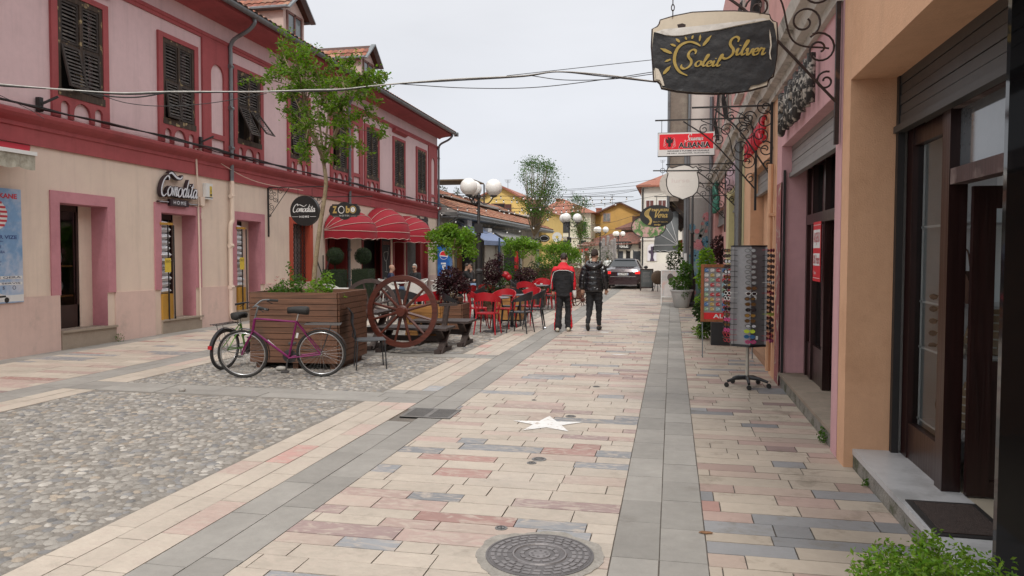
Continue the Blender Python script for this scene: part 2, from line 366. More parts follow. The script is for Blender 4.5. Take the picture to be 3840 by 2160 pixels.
# veins in the stone
_n = M['tile'].node_tree.nodes; _l = M['tile'].node_tree.links; _p = _n['Principled BSDF']
_t = _n.new('ShaderNodeTexNoise'); _t.inputs['Scale'].default_value = 5; _t.inputs['Detail'].default_value = 6; _t.inputs['Distortion'].default_value = 2.2
_mp = _n.new('ShaderNodeMapping'); _mp.inputs['Scale'].default_value = (1, 2.4, 1); _mp.inputs['Rotation'].default_value = (0, 0, .35)
_l.new(_n['Texture Coordinate'].outputs['Object'], _mp.inputs[0]); _l.new(_mp.outputs[0], _t.inputs['Vector'])
_m = _n.new('ShaderNodeMapRange'); _m.inputs[1].default_value = .48; _m.inputs[2].default_value = .66; _m.inputs[4].default_value = .75; _l.new(_t.outputs['Fac'], _m.inputs[0])
_x = _n.new('ShaderNodeMix'); _x.data_type = 'RGBA'; _l.new(_m.outputs[0], _x.inputs[0]); _l.new(_p.inputs['Base Color'].links[0].from_socket, _x.inputs[6]); _x.inputs[7].default_value = (.47, .40, .335, 1); _l.new(_x.outputs[2], _p.inputs['Base Color'])
M['band'] = mat('grey_paving_slab', (1, 1, 1), .7, .12, 1.3, .15, 50, attr=True, stain=(.17, .15, .13), ssc=1.4, sth=(.6, .78))
M['cob'] = mat('cobble', (1, 1, 1), .75, .18, 9, .3, 60, attr=True)
g = B(); S_ = 900
g.poly([(-S_, -S_, -.012), (S_, -S_, -.012), (S_, S_, -.012), (-S_, S_, -.012)]); struct('ground', g, M['earth'])
def pick(row=0):
 r = rnd()
 if r < .56: k = ru(.9, 1.06); return (.465 * k, .405 * k, .335 * k)
 if r < .70: k = ru(.88, 1.06); return (.445 * k, .355 * k, .30 * k)
 if r < .82: k = ru(.85, 1.08); return (.42 * k, .31 * k, .27 * k)
 if r < .86: k = ru(.85, 1.1); return (.36 * k, .215 * k, .185 * k)
 if r < .90: k = ru(.85, 1.1); return (.31 * k, .225 * k, .21 * k)
 k = ru(.8, 1.12); return (.255 * k, .26 * k, .27 * k)
def tile(mb, x0, x1, y0, y1, c, z=0, g=.0036, j=.0014):
 z += ru(-j, j); a, b, d, e = ru(-.002, .002), ru(-.002, .002), ru(-.002, .002), ru(-.002, .002)
 t = [(x0 + g, y0 + g + a), (x1 - g + b, y0 + g), (x1 - g, y1 - g + d), (x0 + g + e, y1 - g)]
 mb.poly([(p[0], p[1], z) for p in t], c)
 mb.poly([(t[0][0], t[0][1], z), (t[0][0], t[0][1], z - .012), (t[1][0], t[1][1], z - .012), (t[1][0], t[1][1], z)], c)
 mb.poly([(t[1][0], t[1][1], z), (t[1][0], t[1][1], z - .012), (t[2][0], t[2][1], z - .012), (t[2][0], t[2][1], z)], c)
HOLES = []
def rows_x(mb, x0, x1, y0, y1, h=(.15, .225), L=(.22, .8), pf=pick, z=0, skip=None):
 y = y0
 while y < y1:
  hh = ru(*h); ye = min(y + hh, y1); x = x0 - ru(0, .4)
  while x < x1:
   xe = x + ru(*L)
   if x1 - xe < .12: xe = x1
   a, b = max(x, x0), min(xe, x1)
   if b - a > .03 and not any(math.hypot(max(a - hx, 0, hx - b), max(y - hy, 0, hy - ye)) < hr for hx, hy, hr in HOLES):
    tile(mb, a, b, y, ye, pf(), z)
   x = xe
  y = ye
def cols_y(mb, xs, y0, y1, L=(.3, .62), pf=pick, z=0):
 for i in range(len(xs) - 1):
  y = y0 - ru(0, .3)
  while y < y1:
   ye = y + ru(*L); a, b = max(y, y0), min(ye, y1)
   if b - a > .03 and not (abs(xs[i] + .1 + 2.5) < .5 and 7.4 < (a + b) / 2 < 7.9 and pf is pgrey): tile(mb, xs[i], xs[i + 1], a, b, pf(), z)
   y = ye
def pcream():
 r = rnd()
 if r < .84: k = ru(.9, 1.06); return (.47 * k, .41 * k, .34 * k)
 if r < .95: k = ru(.9, 1.05); return (.46 * k, .35 * k, .30 * k)
 if r < .985: return (.50, .30, .26)
 return (.32, .33, .34)
def pgrey(): k = ru(.86, 1.1); return (.285 * k, .27 * k, .245 * k)
END = 62
# a plaque ring of mortar patches the paving round the manhole
g = B(); rows_x(g, -2.3, -.32, 2.2, 20); rows_x(g, -2.3, -.32, 20, END, (.18, .25), (.5, 1.2))
struct('pavement', g, M['tile'], col=True)
M['tiled'] = mat('dirty_shaded_paving_stone', (.86, .84, .82), .62, .09, 1.6, .15, 30, attr=True, stain=(.13, .11, .075), ssc=2.4, sth=(.54, .76), wet=.1); g = B(); rows_x(g, .21, 1.42, 2.2, 16); rows_x(g, .21, 1.42, 16, 27, (.2, .25)); struct('pavement', g, M['tiled'], col=True); g = B(); rows_x(g, -2.3, -.32, END, END + 1)  # facade-side paving: real brown stains, plus shade by the shops painted into the colour
struct('pavement', g, M['tile'], col=True)
g = B(); cols_y(g, [-3.45, -3.24, -3.03, -2.82], 2.2, 8.3, pf=pcream); cols_y(g, [-3.45, -3.24, -3.03, -2.82], 8.92, 11.9, pf=pcream); cols_y(g, [-3.45, -3.24, -3.03, -2.82], 12.3, END, pf=pcream)
cols_y(g, [-7.5, -7.27, -7.03], 4, 8.15, pf=pcream); cols_y(g, [-7.5, -7.27, -7.03], 8.7, 40, (.5, 1), pf=pcream)
rows_x(g, -10.05, -8.0, 5, 22, (.16, .22), (.4, 1.1), z=.001); rows_x(g, -10.05, -8.0, 22, END, (.2, .25), (.6, 1.3), z=.001)
struct('pavement', g, M['tile'], col=True)
g = B(); cols_y(g, [-2.82, -2.56, -2.3], 2.2, END, (.5, .9), pgrey); cols_y(g, [-.32, -.055, .21], 2.2, 27, (.42, .6), pgrey)
cols_y(g, [-8.0, -7.75, -7.5], 4, END, (.5, .9), pgrey); cols_y(g, [-10.7, -10.38, -10.05], 4, END, (.5, .9), pgrey)
rows_x(g, -7.5, -2.82, 8.15, 8.7, (.27, .28), (.5, .9), pgrey, z=.002); rows_x(g, -3.45, -2.82, 8.7, 8.92, (.2, .22), (.5, .7), pgrey, z=.002)
rows_x(g, -7.0, -2.82, 11.9, 12.3, (.2, .2), (.5, .9), pgrey, z=.002)
struct('stone_band', g, M['band'], col=True)
g = B()
for i in range(10):
 x0 = -3.5 + 0;
rows_x(g, -16, 8, END, 96, (.5, .6), (1, 2), pf=lambda: (lambda k: (.42 * k, .38 * k, .33 * k))(ru(.9, 1.05)), z=-.004)
rows_x(g, -.32, 5, 27, END, (.3, .4), (.6, 1.2), z=-.003)
struct('pavement', g, M['tile'], col=True)
# cobbles: flattened stones set in mortar
M['mort'] = mat('cobble_mortar', (.21, .19, .165), .95, .25, 8, .5, 50)
g = B();
for a, b in ((2.2, 8.15), (8.7, 11.9), (12.3, END)): g.poly([(-7.03, a, -.006), (-3.45, a, -.006), (-3.45, b, -.006), (-7.03, b, -.006)])
g.poly([(-30, 2.2, -.008), (-7.5, 2.2, -.008), (-7.5, 5, -.008), (-30, 5, -.008)])
struct('cobblestone_bed', g, M['mort'])
g = B(); NS = 7
def cobble(x, y, r, z=-.006):
 k = ru(.75, 1.25); r *= ru(.75, 1.2); t = rnd(); base = (.27, .25, .222) if t < .6 else ((.36, .335, .30) if t < .76 else ((.20, .195, .19) if t < .93 else (.32, .27, .215)))
 c = tuple(q * k for q in base); a0 = ru(0, 6.3); ex = ru(1, 1.5); th = ru(0, 3.14); hh = ru(.002, .012); R0 = []; R1 = []
 for j in range(NS):
  a = a0 + 2 * pi * j / NS; rr = r * ru(.8, 1.12); px = rr * cos(a) * ex ** .5; py = rr * sin(a) / ex ** .5
  qx, qy = px * cos(th) - py * sin(th), px * sin(th) + py * cos(th)
  R0.append(g.V((x + qx, y + qy, z))); R1.append(g.V((x + qx * .72, y + qy * .72, z + hh * .85)))
 ct = g.V((x, y, z + hh))
 for j in range(NS): g.F((R0[j], R0[(j + 1) % NS], R1[(j + 1) % NS], R1[j]), c); g.F((R1[j], R1[(j + 1) % NS], ct), c)
def cob_area(x0, x1, y0, y1, r, skip=None):
 s = r * 1.78; ny = int((y1 - y0) / (s * .9));
 for j in range(ny):
  y = y0 + r * .7 + j * s * .9; x = x0 + r * .7 + (s / 2 if j % 2 else 0)
  while x < x1 - r * .5:
   if rnd() < .94: cobble(min(max(x + ru(-.3, .3) * r, x0 + r * .7), x1 - r * .7), y + ru(-.3, .3) * r, r * ru(.7, 1.16))
   x += s * ru(.9, 1.12)
for a, b in ((2.6, 8.15), (8.72, 11.88)): cob_area(-7.02, -3.47, a, b, .039)
cob_area(-7.02, -3.47, 12.32, 24, .058); cob_area(-7.02, -3.47, 24, 46, .13)
o = g.build('cobblestones', M['cob'], smooth=True, col=True); o['kind'] = 'stuff'
# painted white star on the paving
M['road_paint'] = mat('worn_white_paint', (.74, .74, .72), .7, .05, 5, stain=(.47, .40, .34), ssc=11, sth=(.54, .64))
g = B(); P = []
for i in range(10):
 a = pi / 2 + i * pi / 5 + R(6); r = .375 if i % 2 == 0 else .15
 P.append((-1.2 + r * cos(a), 7.41 + r * sin(a) * 1.0))
g.prism(P, 0, .0045, sides=False, back=False); tag(struct('painted_star', g, M['road_paint']))
# iron things let into the paving
M['iron'] = mat('cast_iron', (.13, .12, .115), .6, .25, 6, .2, 60, metal=.35)
M['irond'] = mat('iron_dark', (.055, .05, .048), .7, .2, 8, metal=.2)
M['concrete'] = mat('mortar_ring', (.30, .28, .25), .9, .2, 8, .4, 50)
t = thing('manhole_cover', 'round cast iron manhole cover with a waffle pattern in the paving', 'manhole cover', (-.715, 4.15, 0))
g = B(); P = [(cos(a) * r, sin(a) * r) for a, r in [(2 * pi * i / 90, .365 + .05 * noise.noise(V((cos(2 * pi * i / 90) * 1.6, sin(2 * pi * i / 90) * 1.6, 3))) + .02 * noise.noise(V((cos(2 * pi * i / 90) * 6, sin(2 * pi * i / 90) * 6, 1)))) for i in range(90)]]
g.prism(P, -.01, .0042); g.build('mortar_ring', M['concrete'], t)
g = B(); g.lathe([(.305, .002), (.305, .0085), (.294, .0085), (.293, .0055), (.288, .0055), (.287, .007), (.0, .007)], n=48)
g.m = 1
for ring, cnt in ((.265, 30), (.23, 26), (.195, 22), (.10, 12)):
 for i in range(cnt):
  a = 2 * pi * i / cnt
  if rnd() < .93: g.bar((cos(a - pi / cnt * .75) * ring, sin(a - pi / cnt * .75) * ring, .008), (cos(a + pi / cnt * .75) * ring, sin(a + pi / cnt * .75) * ring, .008), .022, .006)
g.tube([(.148 * cos(2 * pi * i / 36), .148 * sin(2 * pi * i / 36), .0065) for i in range(36)], .009, 6, True)
g.lathe([(.062, .004), (.062, .011), (.0, .011)], n=24)
for i in range(8): g.m = 0; g.lathe([(.008, .010), (.008, .0125), (0, .0125)], (.042 * cos(i * .785), .042 * sin(i * .785), 0), 8)
for i in range(8):
 a = i * pi / 4; g.m = 0; g.bar((cos(a) * .16, sin(a) * .16, .0068), (cos(a) * .28, sin(a) * .28, .0068), .03, .005)
g.build('lid', [mat('iron_lid', (.15, .14, .14), .55, .2, 8, .2, 60, metal=.4), mat('iron_lid_worn', (.22, .205, .205), .5, .2, 8, metal=.4)], t)
t = thing('drain_grate', 'rectangular cast iron drain grate set in the grey stone band', 'drain grate', (-2.49, 7.66, 0))
g = B(); g.box(-.27, .27, -.23, .23, -.01, .0045); g.build('pit', mat('pit', (.01, .01, .01), 1, 0), t)
g = B(); g.box(-.27, -.235, -.23, .23, -.004, .007).box(.235, .27, -.23, .23, -.004, .007).box(-.235, .235, -.23, -.2, -.004, .007).box(-.235, .235, .2, .23, -.004, .007).box(-.025, .025, -.2, .2, -.004, .007)
for i in range(9):
 y = -.178 + i * .0445
 for s in (-1, 1): g.box(*( (-.235, -.025) if s < 0 else (.025, .235)), y - .011, y + .011, -.004, .006)
g.build('frame', mat('grate_iron', (.17, .16, .15), .6, .2, 6, metal=.2), t)
first = None
for i, (x, y, r, lb) in enumerate([(-1.02, 7.82, .055, 'round steel disc in the paving beside the white star'), (-1.06, 6.12, .062, 'largest steel disc in the paving halfway to the manhole'), (-1.1, 6.0, .04, 'small steel disc touching the larger one in the paving'), (-1.02, 4.52, .04, 'small oval steel disc just beyond the manhole cover'), (-.93, 9.65, .045, 'far steel disc in the paving beyond the white star'), (-1.55, 8.6, .03, 'tiny steel disc in the paving left of and beyond the star')]):
 g = B(); g.lathe([(r, -.001), (r * .97, .004), (0, .0045)], (0, 0, 0), 20); g.m = 1; g.box(-r * .8, r * .8, -.004, .004, .0045, .0055)
 g.tube([(r * .6 * cos(2 * pi * k / 16), r * .6 * sin(2 * pi * k / 16), .0048) for k in range(16)], .0022, 4, True)
 o = g.build('paving_disc', [mat('disc_steel', (.17, .165, .16), .5, .2, 9, metal=.3) if i == 0 else bpy.data.materials['disc_steel'], M['irond']]); o.location = (x, y, 0); o.rotation_euler[2] = i * .6; tag(o, lb, 'metal disc', 'steel discs let into the paving')
# ================================================================ left: long two-storey row
M['pink'] = mat('lilac_pink_plaster', (.66, .485, .49), .9, .05, 1.2, .18, 120, stain=(.50, .39, .39), ssc=.9, sth=(.55, .9), streak=.22)
M['cream'] = mat('cream_plaster', (.71, .58, .475), .9, .05, 1.1, .18, 120, stain=(.58, .44, .39), ssc=.5, sth=(.48, .85), streak=.2)
M['plinth'] = mat('pale_rose_plaster', (.64, .47, .41), .9, .05, 1.3, .2, 120, stain=(.40, .32, .27), ssc=1.6, sth=(.58, .85), streak=.15)
M['red'] = mat('raspberry_paint', (.355, .075, .08), .85, .08, 1.5, .15, 100, stain=(.25, .06, .062), ssc=1.1, sth=(.5, .8), streak=.25)
M['rose'] = mat('rose_surround', (.50, .22, .25), .88, .06, 2, .15, 100, stain=(.37, .15, .18), ssc=1.5, sth=(.5, .8))
M['oldwood'] = wood('weathered_black_wood', (.045, .035, .03), .85, .5, 2, stain=(.20, .15, .08), sth=(.64, .7), ssc=7)
M['oldwoodp'] = wood('peeling_paint_wood', (.06, .04, .028), .85, .5, 2, stain=(.33, .25, .13), sth=(.58, .66), ssc=7)
M['slat'] = wood('weathered_slats', (.075, .065, .06), .85, .4, 1, stain=(.17, .15, .13), sth=(.5, .7), ssc=9)
M['zinc'] = mat('zinc_gutter', (.20, .215, .225), .5, .12, 5, metal=.55, stain=(.12, .11, .10), ssc=3, sth=(.55, .75))
M['roof'] = mat('clay_tiles', (1, 1, 1), .85, .2, 9, .2, 60, attr=True, stain=(.12, .075, .05), ssc=3, sth=(.55, .75))
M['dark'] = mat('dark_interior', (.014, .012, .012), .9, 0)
M['black'] = mat('black_metal', (.018, .016, .016), .55, .15, 9)
M['brownframe'] = mat('dark_brown_frame', (.035, .018, .014), .5, .15, 6)
M['glass'] = glassmat('window_glass')
M['stone'] = mat('travertine_step', (.33, .27, .21), .6, .1, 6, .1, 60, stain=(.20, .17, .13), ssc=3, sth=(.55, .8))
M['white'] = mat('white_plastic', (.68, .68, .66), .5, .04, 5)
YB = 15.
lb = thing('shop_building', 'long two-storey pink and cream row with red trim and dark broken shutters', 'building', (-10.5, YB, 0)); lb.rotation_euler = (-.0105, 0, 0)
LF = FL((0, -YB, 0))
U0, U1 = 3.0, 33.3
ground_ops = [(11.38, 12.53, .30, 2.55), (14.08, 15.27, .30, 2.55), (16.9, 18.02, .32, 2.55), (19.74, 20.78, .8, 2.6), (21.95, 23.3, .12, 2.62), (24.75, 27.2, .12, 2.7), (27.75, 28.75, .12, 2.62), (29.2, 31.75, .12, 2.62)]
wc = [9.2, 11.93, 14.72, 17.5, 20.15, 22.85, 25.55, 28.3, 31.0]
g = B(LF); wall_open(g, U0, U1, -.6, 3.46, ground_ops, .42)
g.poly([(U1, -.6, 0), (U1, -.6, -9), (U1, 3.46, -9), (U1, 3.46, 0)]); g.poly([(U0, -.6, -9), (U1, -.6, -9), (U1, 7.3, -9), (U0, 7.3, -9)]); g.poly([(U0, -.6, 0), (U0, 7.3, 0), (U0, 7.3, -9), (U0, -.6, -9)])
g.build('wall', M['cream'], lb)
g = B(LF); wall_open(g, U0, U1, 3.46, 7.4, [(c - .54, c + .54, 4.46, 6.22) for c in wc], .3)
g.poly([(U1, 3.46, 0), (U1, 3.46, -9), (U1, 7.4, -9), (U1, 7.4, 0)]); g.build('upper_wall', M['pink'], lb)
g = B(LF); g.poly([(U0, 3.2, -.5), (U1, 3.2, -.5), (U1, 3.2, -9), (U0, 3.2, -9)]); g.poly([(U0, .05, -.2), (U0, .05, -9), (U1, .05, -9), (U1, .05, -.2)])
for u in (10.95, 13.2, 16.0, 19.0, 21.3, 24.0, 27.5, 29.0): g.poly([(u, 0, -.44), (u, 3.2, -.44), (u, 3.2, -9), (u, 0, -9)])
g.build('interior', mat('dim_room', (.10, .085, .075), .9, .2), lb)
# plinth, standing proud of the wall between the openings
x = U0
for a, b in [(10.95, 10.95), (11.16, 12.72), (13.86, 15.44), (16.71, 18.19), (21.8, 23.45), (24.6, 27.3), (27.6, 28.9), (29.1, 31.9), (U1, U1)]:
 if a - x > .05: g = B(LF); g.box(x, a if a != 11.16 else 11.36, -.6, .93, 0, .028); g.build('plinth', M['plinth'], lb)
 x = b
g = B(LF)
def prof_u(mb, prof, u0, u1):      # profile (v, c) swept along the facade
 for i in range(len(prof) - 1):
  (a, b), (c, d) = prof[i], prof[i + 1]; mb.poly([(u0, a, b), (u1, a, b), (u1, c, d), (u0, c, d)])
 for u in (u0, u1): mb.poly([(u, p[0], p[1]) for p in prof])
 return mb
prof_u(g, [(3.46, 0), (3.46, .035), (3.72, .035), (3.735, .06), (3.80, .06), (3.83, .10), (3.87, .15), (3.92, .19), (3.97, .20), (4.03, .02), (4.03, 0)], U0, U1); g.build('string_course', M['red'], lb)
g = B(LF); prof_u(g, [(6.6, 0), (6.6, .03), (6.66, .03), (6.68, .055), (6.74, .055), (6.76, .03), (6.76, 0)], U0, U1); g.build('frieze_moulding', M['red'], lb)
g = B(LF); prof_u(g, [(7.12, 0), (7.12, .04), (7.17, .12), (7.2, .3), (7.22, .5), (7.24, .66), (7.38, .66), (7.42, .60), (7.42, 0)], U0, U1 + .3); g.build('cornice', M['red'], lb)
# round-bellied pilasters with arched niches
def arch_niche(mb, u0, u1, v0, v1, z, seg=10):
 r = (u1 - u0) / 2; P = [(u0, v0), (u1, v0)]
 for i in range(seg + 1): a = pi * i / seg; P.append(((u0 + u1) / 2 + r * cos(a), v1 - r + r * sin(a)))
 mb.prism(P, 0, z, back=False)
def panel_with_arches(mbf, mbn, u0, u1, v0, v1, niches, t):
 """raised panel whose niches are open: built as strips and arch caps around the openings"""
 niches = sorted(niches); x = u0
 for (a, b, c, d) in niches:
  mbf.box(x, a, v0, v1, 0, t)
  if c > v0: mbf.box(a, b, v0, c, 0, t)
  r = (b - a) / 2; cc = (a + b) / 2; N = 10; top = d
  for i in range(N):                       # spandrels over the arch
   a1, a2 = pi - pi * i / N, pi - pi * (i + 1) / N
   p1 = (cc + r * cos(a1), d - r + r * sin(a1)); p2 = (cc + r * cos(a2), d - r + r * sin(a2))
   mbf.poly([(p1[0], p1[1], t), (p2[0], p2[1], t), (p2[0], v1, t), (p1[0], v1, t)]); mbf.poly([(p1[0], p1[1], t), (p1[0], p1[1], 0), (p2[0], p2[1], 0), (p2[0], p2[1], t)])
  x = b
 mbf.box(x, u1, v0, v1, 0, t)
for k, (a, b) in enumerate([(15.56, 16.72), (23.62, 24.72), (31.95, 33.2)]):
 g = B(LF); cc = (a + b) / 2 + .0; panel_with_arches(g, None, a, b, 4.03, 6.6, [], .04) if 0 else None
 g.box(a, cc - .26, 4.03, 6.6, 0, .045); g.box(cc + .26, b, 4.03, 6.6, 0, .045); g.box(cc - .26, cc + .26, 4.38, 4.5, 0, .045)
 N = 12
 for i in range(N):
  a1, a2 = pi - pi * i / N, pi - pi * (i + 1) / N; r = .26; d = 6.12
  p1 = (cc + r * cos(a1), d - r + r * sin(a1)); p2 = (cc + r * cos(a2), d - r + r * sin(a2))
  g.poly([(p1[0], p1[1], .045), (p2[0], p2[1], .045), (p2[0], 6.6, .045), (p1[0], 6.6, .045)]); g.poly([(p1[0], p1[1], .045), (p1[0], p1[1], 0), (p2[0], p2[1], 0), (p2[0], p2[1], .045)])
 g.build('pilaster', M['red'], lb)
# windows
def louvre(mb, u0, u1, v0, v1, z, tilt=0, mbs=None, missing=()):
 """one shutter panel: stiles, rails and tilted slats; tilt swings the bottom out"""
 T = lambda u, v, c: (u, v1 - (v1 - v) * cos(tilt) , z + c + (v1 - v) * sin(tilt))
 def bx(mm, a, b, c, d, e, f):
  i = [mm.V(T(x, y, zz)) for zz in (e, f) for y in (c, d) for x in (a, b)]
  for q in ((0, 2, 3, 1), (4, 5, 7, 6), (0, 1, 5, 4), (2, 6, 7, 3), (0, 4, 6, 2), (1, 3, 7, 5)): mm.F([i[k] for k in q])
 s = .045
 bx(mb, u0, u0 + s, v0, v1, -.018, .018); bx(mb, u1 - s, u1, v0, v1, -.018, .018); bx(mb, u0 + s, u1 - s, v0, v0 + s, -.018, .018); bx(mb, u0 + s, u1 - s, v1 - s, v1, -.018, .018)
 n = int((v1 - v0 - 2 * s) / .062)
 for i in range(n):
  if i in missing: continue
  v = v0 + s + (i + .5) * (v1 - v0 - 2 * s) / n; k = ru(-.006, .006); m2 = mbs or mb
  q = [T(u0 + s, v + .022, -.016), T(u1 - s, v + .022 + k, -.016), T(u1 - s, v - .016 + k, .014), T(u0 + s, v - .016, .014)]
  m2.poly(q); m2.poly([T(u0 + s, v + .022 + .007, -.016), T(u1 - s, v + .029 + k, -.016), T(u1 - s, v - .009 + k, .014), T(u0 + s, v - .009, .014)][::-1]); m2.poly([q[3], q[2], T(u1 - s, v - .009 + k, .014), T(u0 + s, v - .009, .014)])
def window(c, st):
 t = B(LF); a, b = c - .68, c + .68
 t.box(a, c - .54, 4.44, 6.32, 0, .05); t.box(c + .54, b, 4.44, 6.32, 0, .05); t.box(c - .54, c + .54, 6.22, 6.32, 0, .05)
 panel_with_arches(t, None, a, b, 4.03, 4.44, [(c - .5, c - .3, 4.03, 4.34), (c - .2, c + .2, 4.03, 4.36), (c + .3, c + .5, 4.03, 4.34)], .05)
 w_ = t.build('window', M['red'], lb)
 if st.get('hood'):
  t = B(LF); prof_u(t, [(6.46, 0), (6.46, .04), (6.5, .10), (6.54, .16), (6.6, .18), (6.62, .02)], c - .72, c + .72); t.build('hood', M['red'], w_)
 t = B(LF); z = .03
 t.box(c - .54, c - .46, 4.46, 6.22, -.12, z).box(c + .46, c + .54, 4.46, 6.22, -.12, z).box(c - .46, c + .46, 6.12, 6.22, -.12, z).box(c - .56, c + .56, 4.42, 4.55, -.12, z + .03).box(c - .03, c + .03, 4.55, 6.12, -.1, z + .012)
 t.box(c - .46, c - .03, 5.32, 5.38, -.08, z - .012); t.box(c + .03, c + .46, 5.32, 5.38, -.08, z - .012)
 t.build('frame', M['oldwoodp'], w_)
 if st.get('room'): pass
 for s in (-1, 1):
  u0, u1 = (c - .455, c - .035) if s < 0 else (c + .035, c + .455)
  for lo in (0, 1):
   v0, v1 = (4.56, 5.33) if lo else (5.37, 6.12)
   tl = st.get((s, lo), 0)
   if tl is None: continue
   q = B(LF); sl = B(LF); louvre(q, u0, u1, v0, v1, .0 if not tl else .02, tl, sl, st.get('miss', ())); sh = q.build('shutter', M['oldwood'], w_); sl.build('slats', M['slat'], sh)
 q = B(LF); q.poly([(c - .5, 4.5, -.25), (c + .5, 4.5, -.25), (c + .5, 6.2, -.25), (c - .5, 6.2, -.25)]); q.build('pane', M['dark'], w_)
sts = [{}, {(-1, 1): R(14), (1, 1): R(3)}, {(-1, 1): R(7), (1, 1): R(2)}, {(-1, 1): R(27), (1, 1): R(38)}, {(-1, 1): R(5)}, {(-1, 0): None, (-1, 1): None}, {}, {'hood': 1, (1, 1): R(2)}, {}]
for c, st in zip(wc, sts): window(c, st)
g = B(LF); prof_u(g, [(6.46, 0), (6.46, .04), (6.5, .10), (6.54, .16), (6.6, .18), (6.62, .02)], 11.93 - .72, 11.93 + .72); g.build('hood', M['red'], lb)
# roof of barrel tiles
def tile_roof(mb, P0, U, S, nu, ns, per=.22, amp=.035, row=.36, pal=((.27, .095, .055), (.32, .12, .07), (.22, .075, .05), (.30, .15, .095))):
 """P0 eave corner, U unit vector along the eave, S unit vector up the slope, nu / ns lengths"""
 P0, U, S = V(P0), V(U), V(S); N = U.cross(S).normalized()
 if N.z < 0: N = -N
 cu = int(nu / per); cs = max(1, int(ns / row)); K = 5
 for j in range(cs):
  s0 = j * row - .03; s1 = (j + 1) * row
  for i in range(cu):
   k = ru(.75, 1.25); c = tuple(q * k for q in random.choice(pal)); A = []; Bq = []
   for q in range(K + 1):
    f = q / K; h = amp * sin(pi * f) ** .8 if 1 else 0; u = (i + f * .98) * per
    A.append(mb.V(P0 + U * u + S * s0 + N * (h + .03))); Bq.append(mb.V(P0 + U * u + S * s1 + N * (h * .9 + .004)))
   for q in range(K): mb.F((A[q], A[q + 1], Bq[q + 1], Bq[q]), c)
   if j == 0: mb.F(A + [mb.V(P0 + U * (i + 1) * per + S * s0), mb.V(P0 + U * i * per + S * s0)], (.03, .02, .015))
 mb.poly([P0, P0 + U * nu, P0 + U * nu + S * ns, P0 + S * ns], (.08, .04, .03))
g = B(); th = math.atan(.55); so_ = V((-cos(th), 0, sin(th)))
tile_roof(g, (.78, U0 - YB, 7.38), (0, 1, 0), so_, U1 - U0 + .4, 6.0)
g.poly([(.78 - 6 * cos(th), U0 - YB, 7.38 + 6 * sin(th)), (.78 - 6 * cos(th), U1 - YB + .4, 7.38 + 6 * sin(th)), (-9, U1 - YB + .4, 7.4), (-9, U0 - YB, 7.4)], (.3, .12, .07))
g.poly([(.78, U1 - YB + .4, 7.37), (-9, U1 - YB + .4, 7.37), (.78 - 6 * cos(th), U1 - YB + .4, 7.37 + 6 * sin(th))], (.25, .1, .06))
rf = g.build('roof', M['roof'], lb, col=True)
# dormers
def dormer(u, c0=-1.0, W=1.35, sill=8.35, top=9.42, pk=10.0):
 d = B(LF); back = -5.; d.box(u - W / 2, u + W / 2, 7.6, top, back, c0 - .001); d.poly([(u - W / 2, top, c0), (u + W / 2, top, c0), (u, pk - .12, c0)])
 dm = d.build('dormer', mat('dormer_plaster', (.55, .43, .38), .9, .08, 2, stain=(.38, .30, .26), ssc=2), lb)
 q = B(LF)
 q.box(u - .5, u - .42, sill, top - .05, c0, c0 + .04).box(u + .42, u + .5, sill, top - .05, c0, c0 + .04).box(u - .04, u + .04, sill, top - .05, c0, c0 + .04).box(u - .42, u + .42, top - .13, top - .05, c0, c0 + .04).box(u - .42, u + .42, sill, sill + .06, c0, c0 + .04)
 q.build('window_frame', mat('red_brown_frame', (.16, .075, .06), .7, .2, 8), dm)
 q = B(LF); q.box(u - .42, u + .42, sill, top - .1, c0, c0 + .01); q.build('pane', mat('dormer_glass', (.16, .19, .20), .1, .1, 2), dm)
 q = B(); o = .22
 for s in (-1, 1):
  e = V((c0 + o, u - YB + s * (W / 2 + .16), top - .06)); rd = V((c0 + o, u - YB, pk)); S = (rd - e)
  tile_roof(q, e, (-1, 0, 0), S.normalized(), 4., S.length, amp=.03)
 q.build('dormer_roof', M['roof'], dm, col=True)
 q = B(LF)
 for s in (-1, 1):
  q.bar((u + s * (W / 2 + .2), top - .12, c0 + o + .02), (u, pk + .02, c0 + o + .02), .05, .17, up=(0, 0, 1)); q.tube([(u + s * (W / 2 + .19), top - .07, c0 + o), (u + s * (W / 2 + .19), top - .07, c0 - 3.5)], .055, 6)
  q.bar((u + s * (W / 2 + .05), top - .1, c0), (u + s * (W / 2 + .05), top - .1, c0 - 3.5), .12, .03)
 q.build('trim', M['zinc'], dm)
dormer(22.5, -1.35); dormer(27.9, -1.1, 1.3, 8.25, 9.28, 9.86)
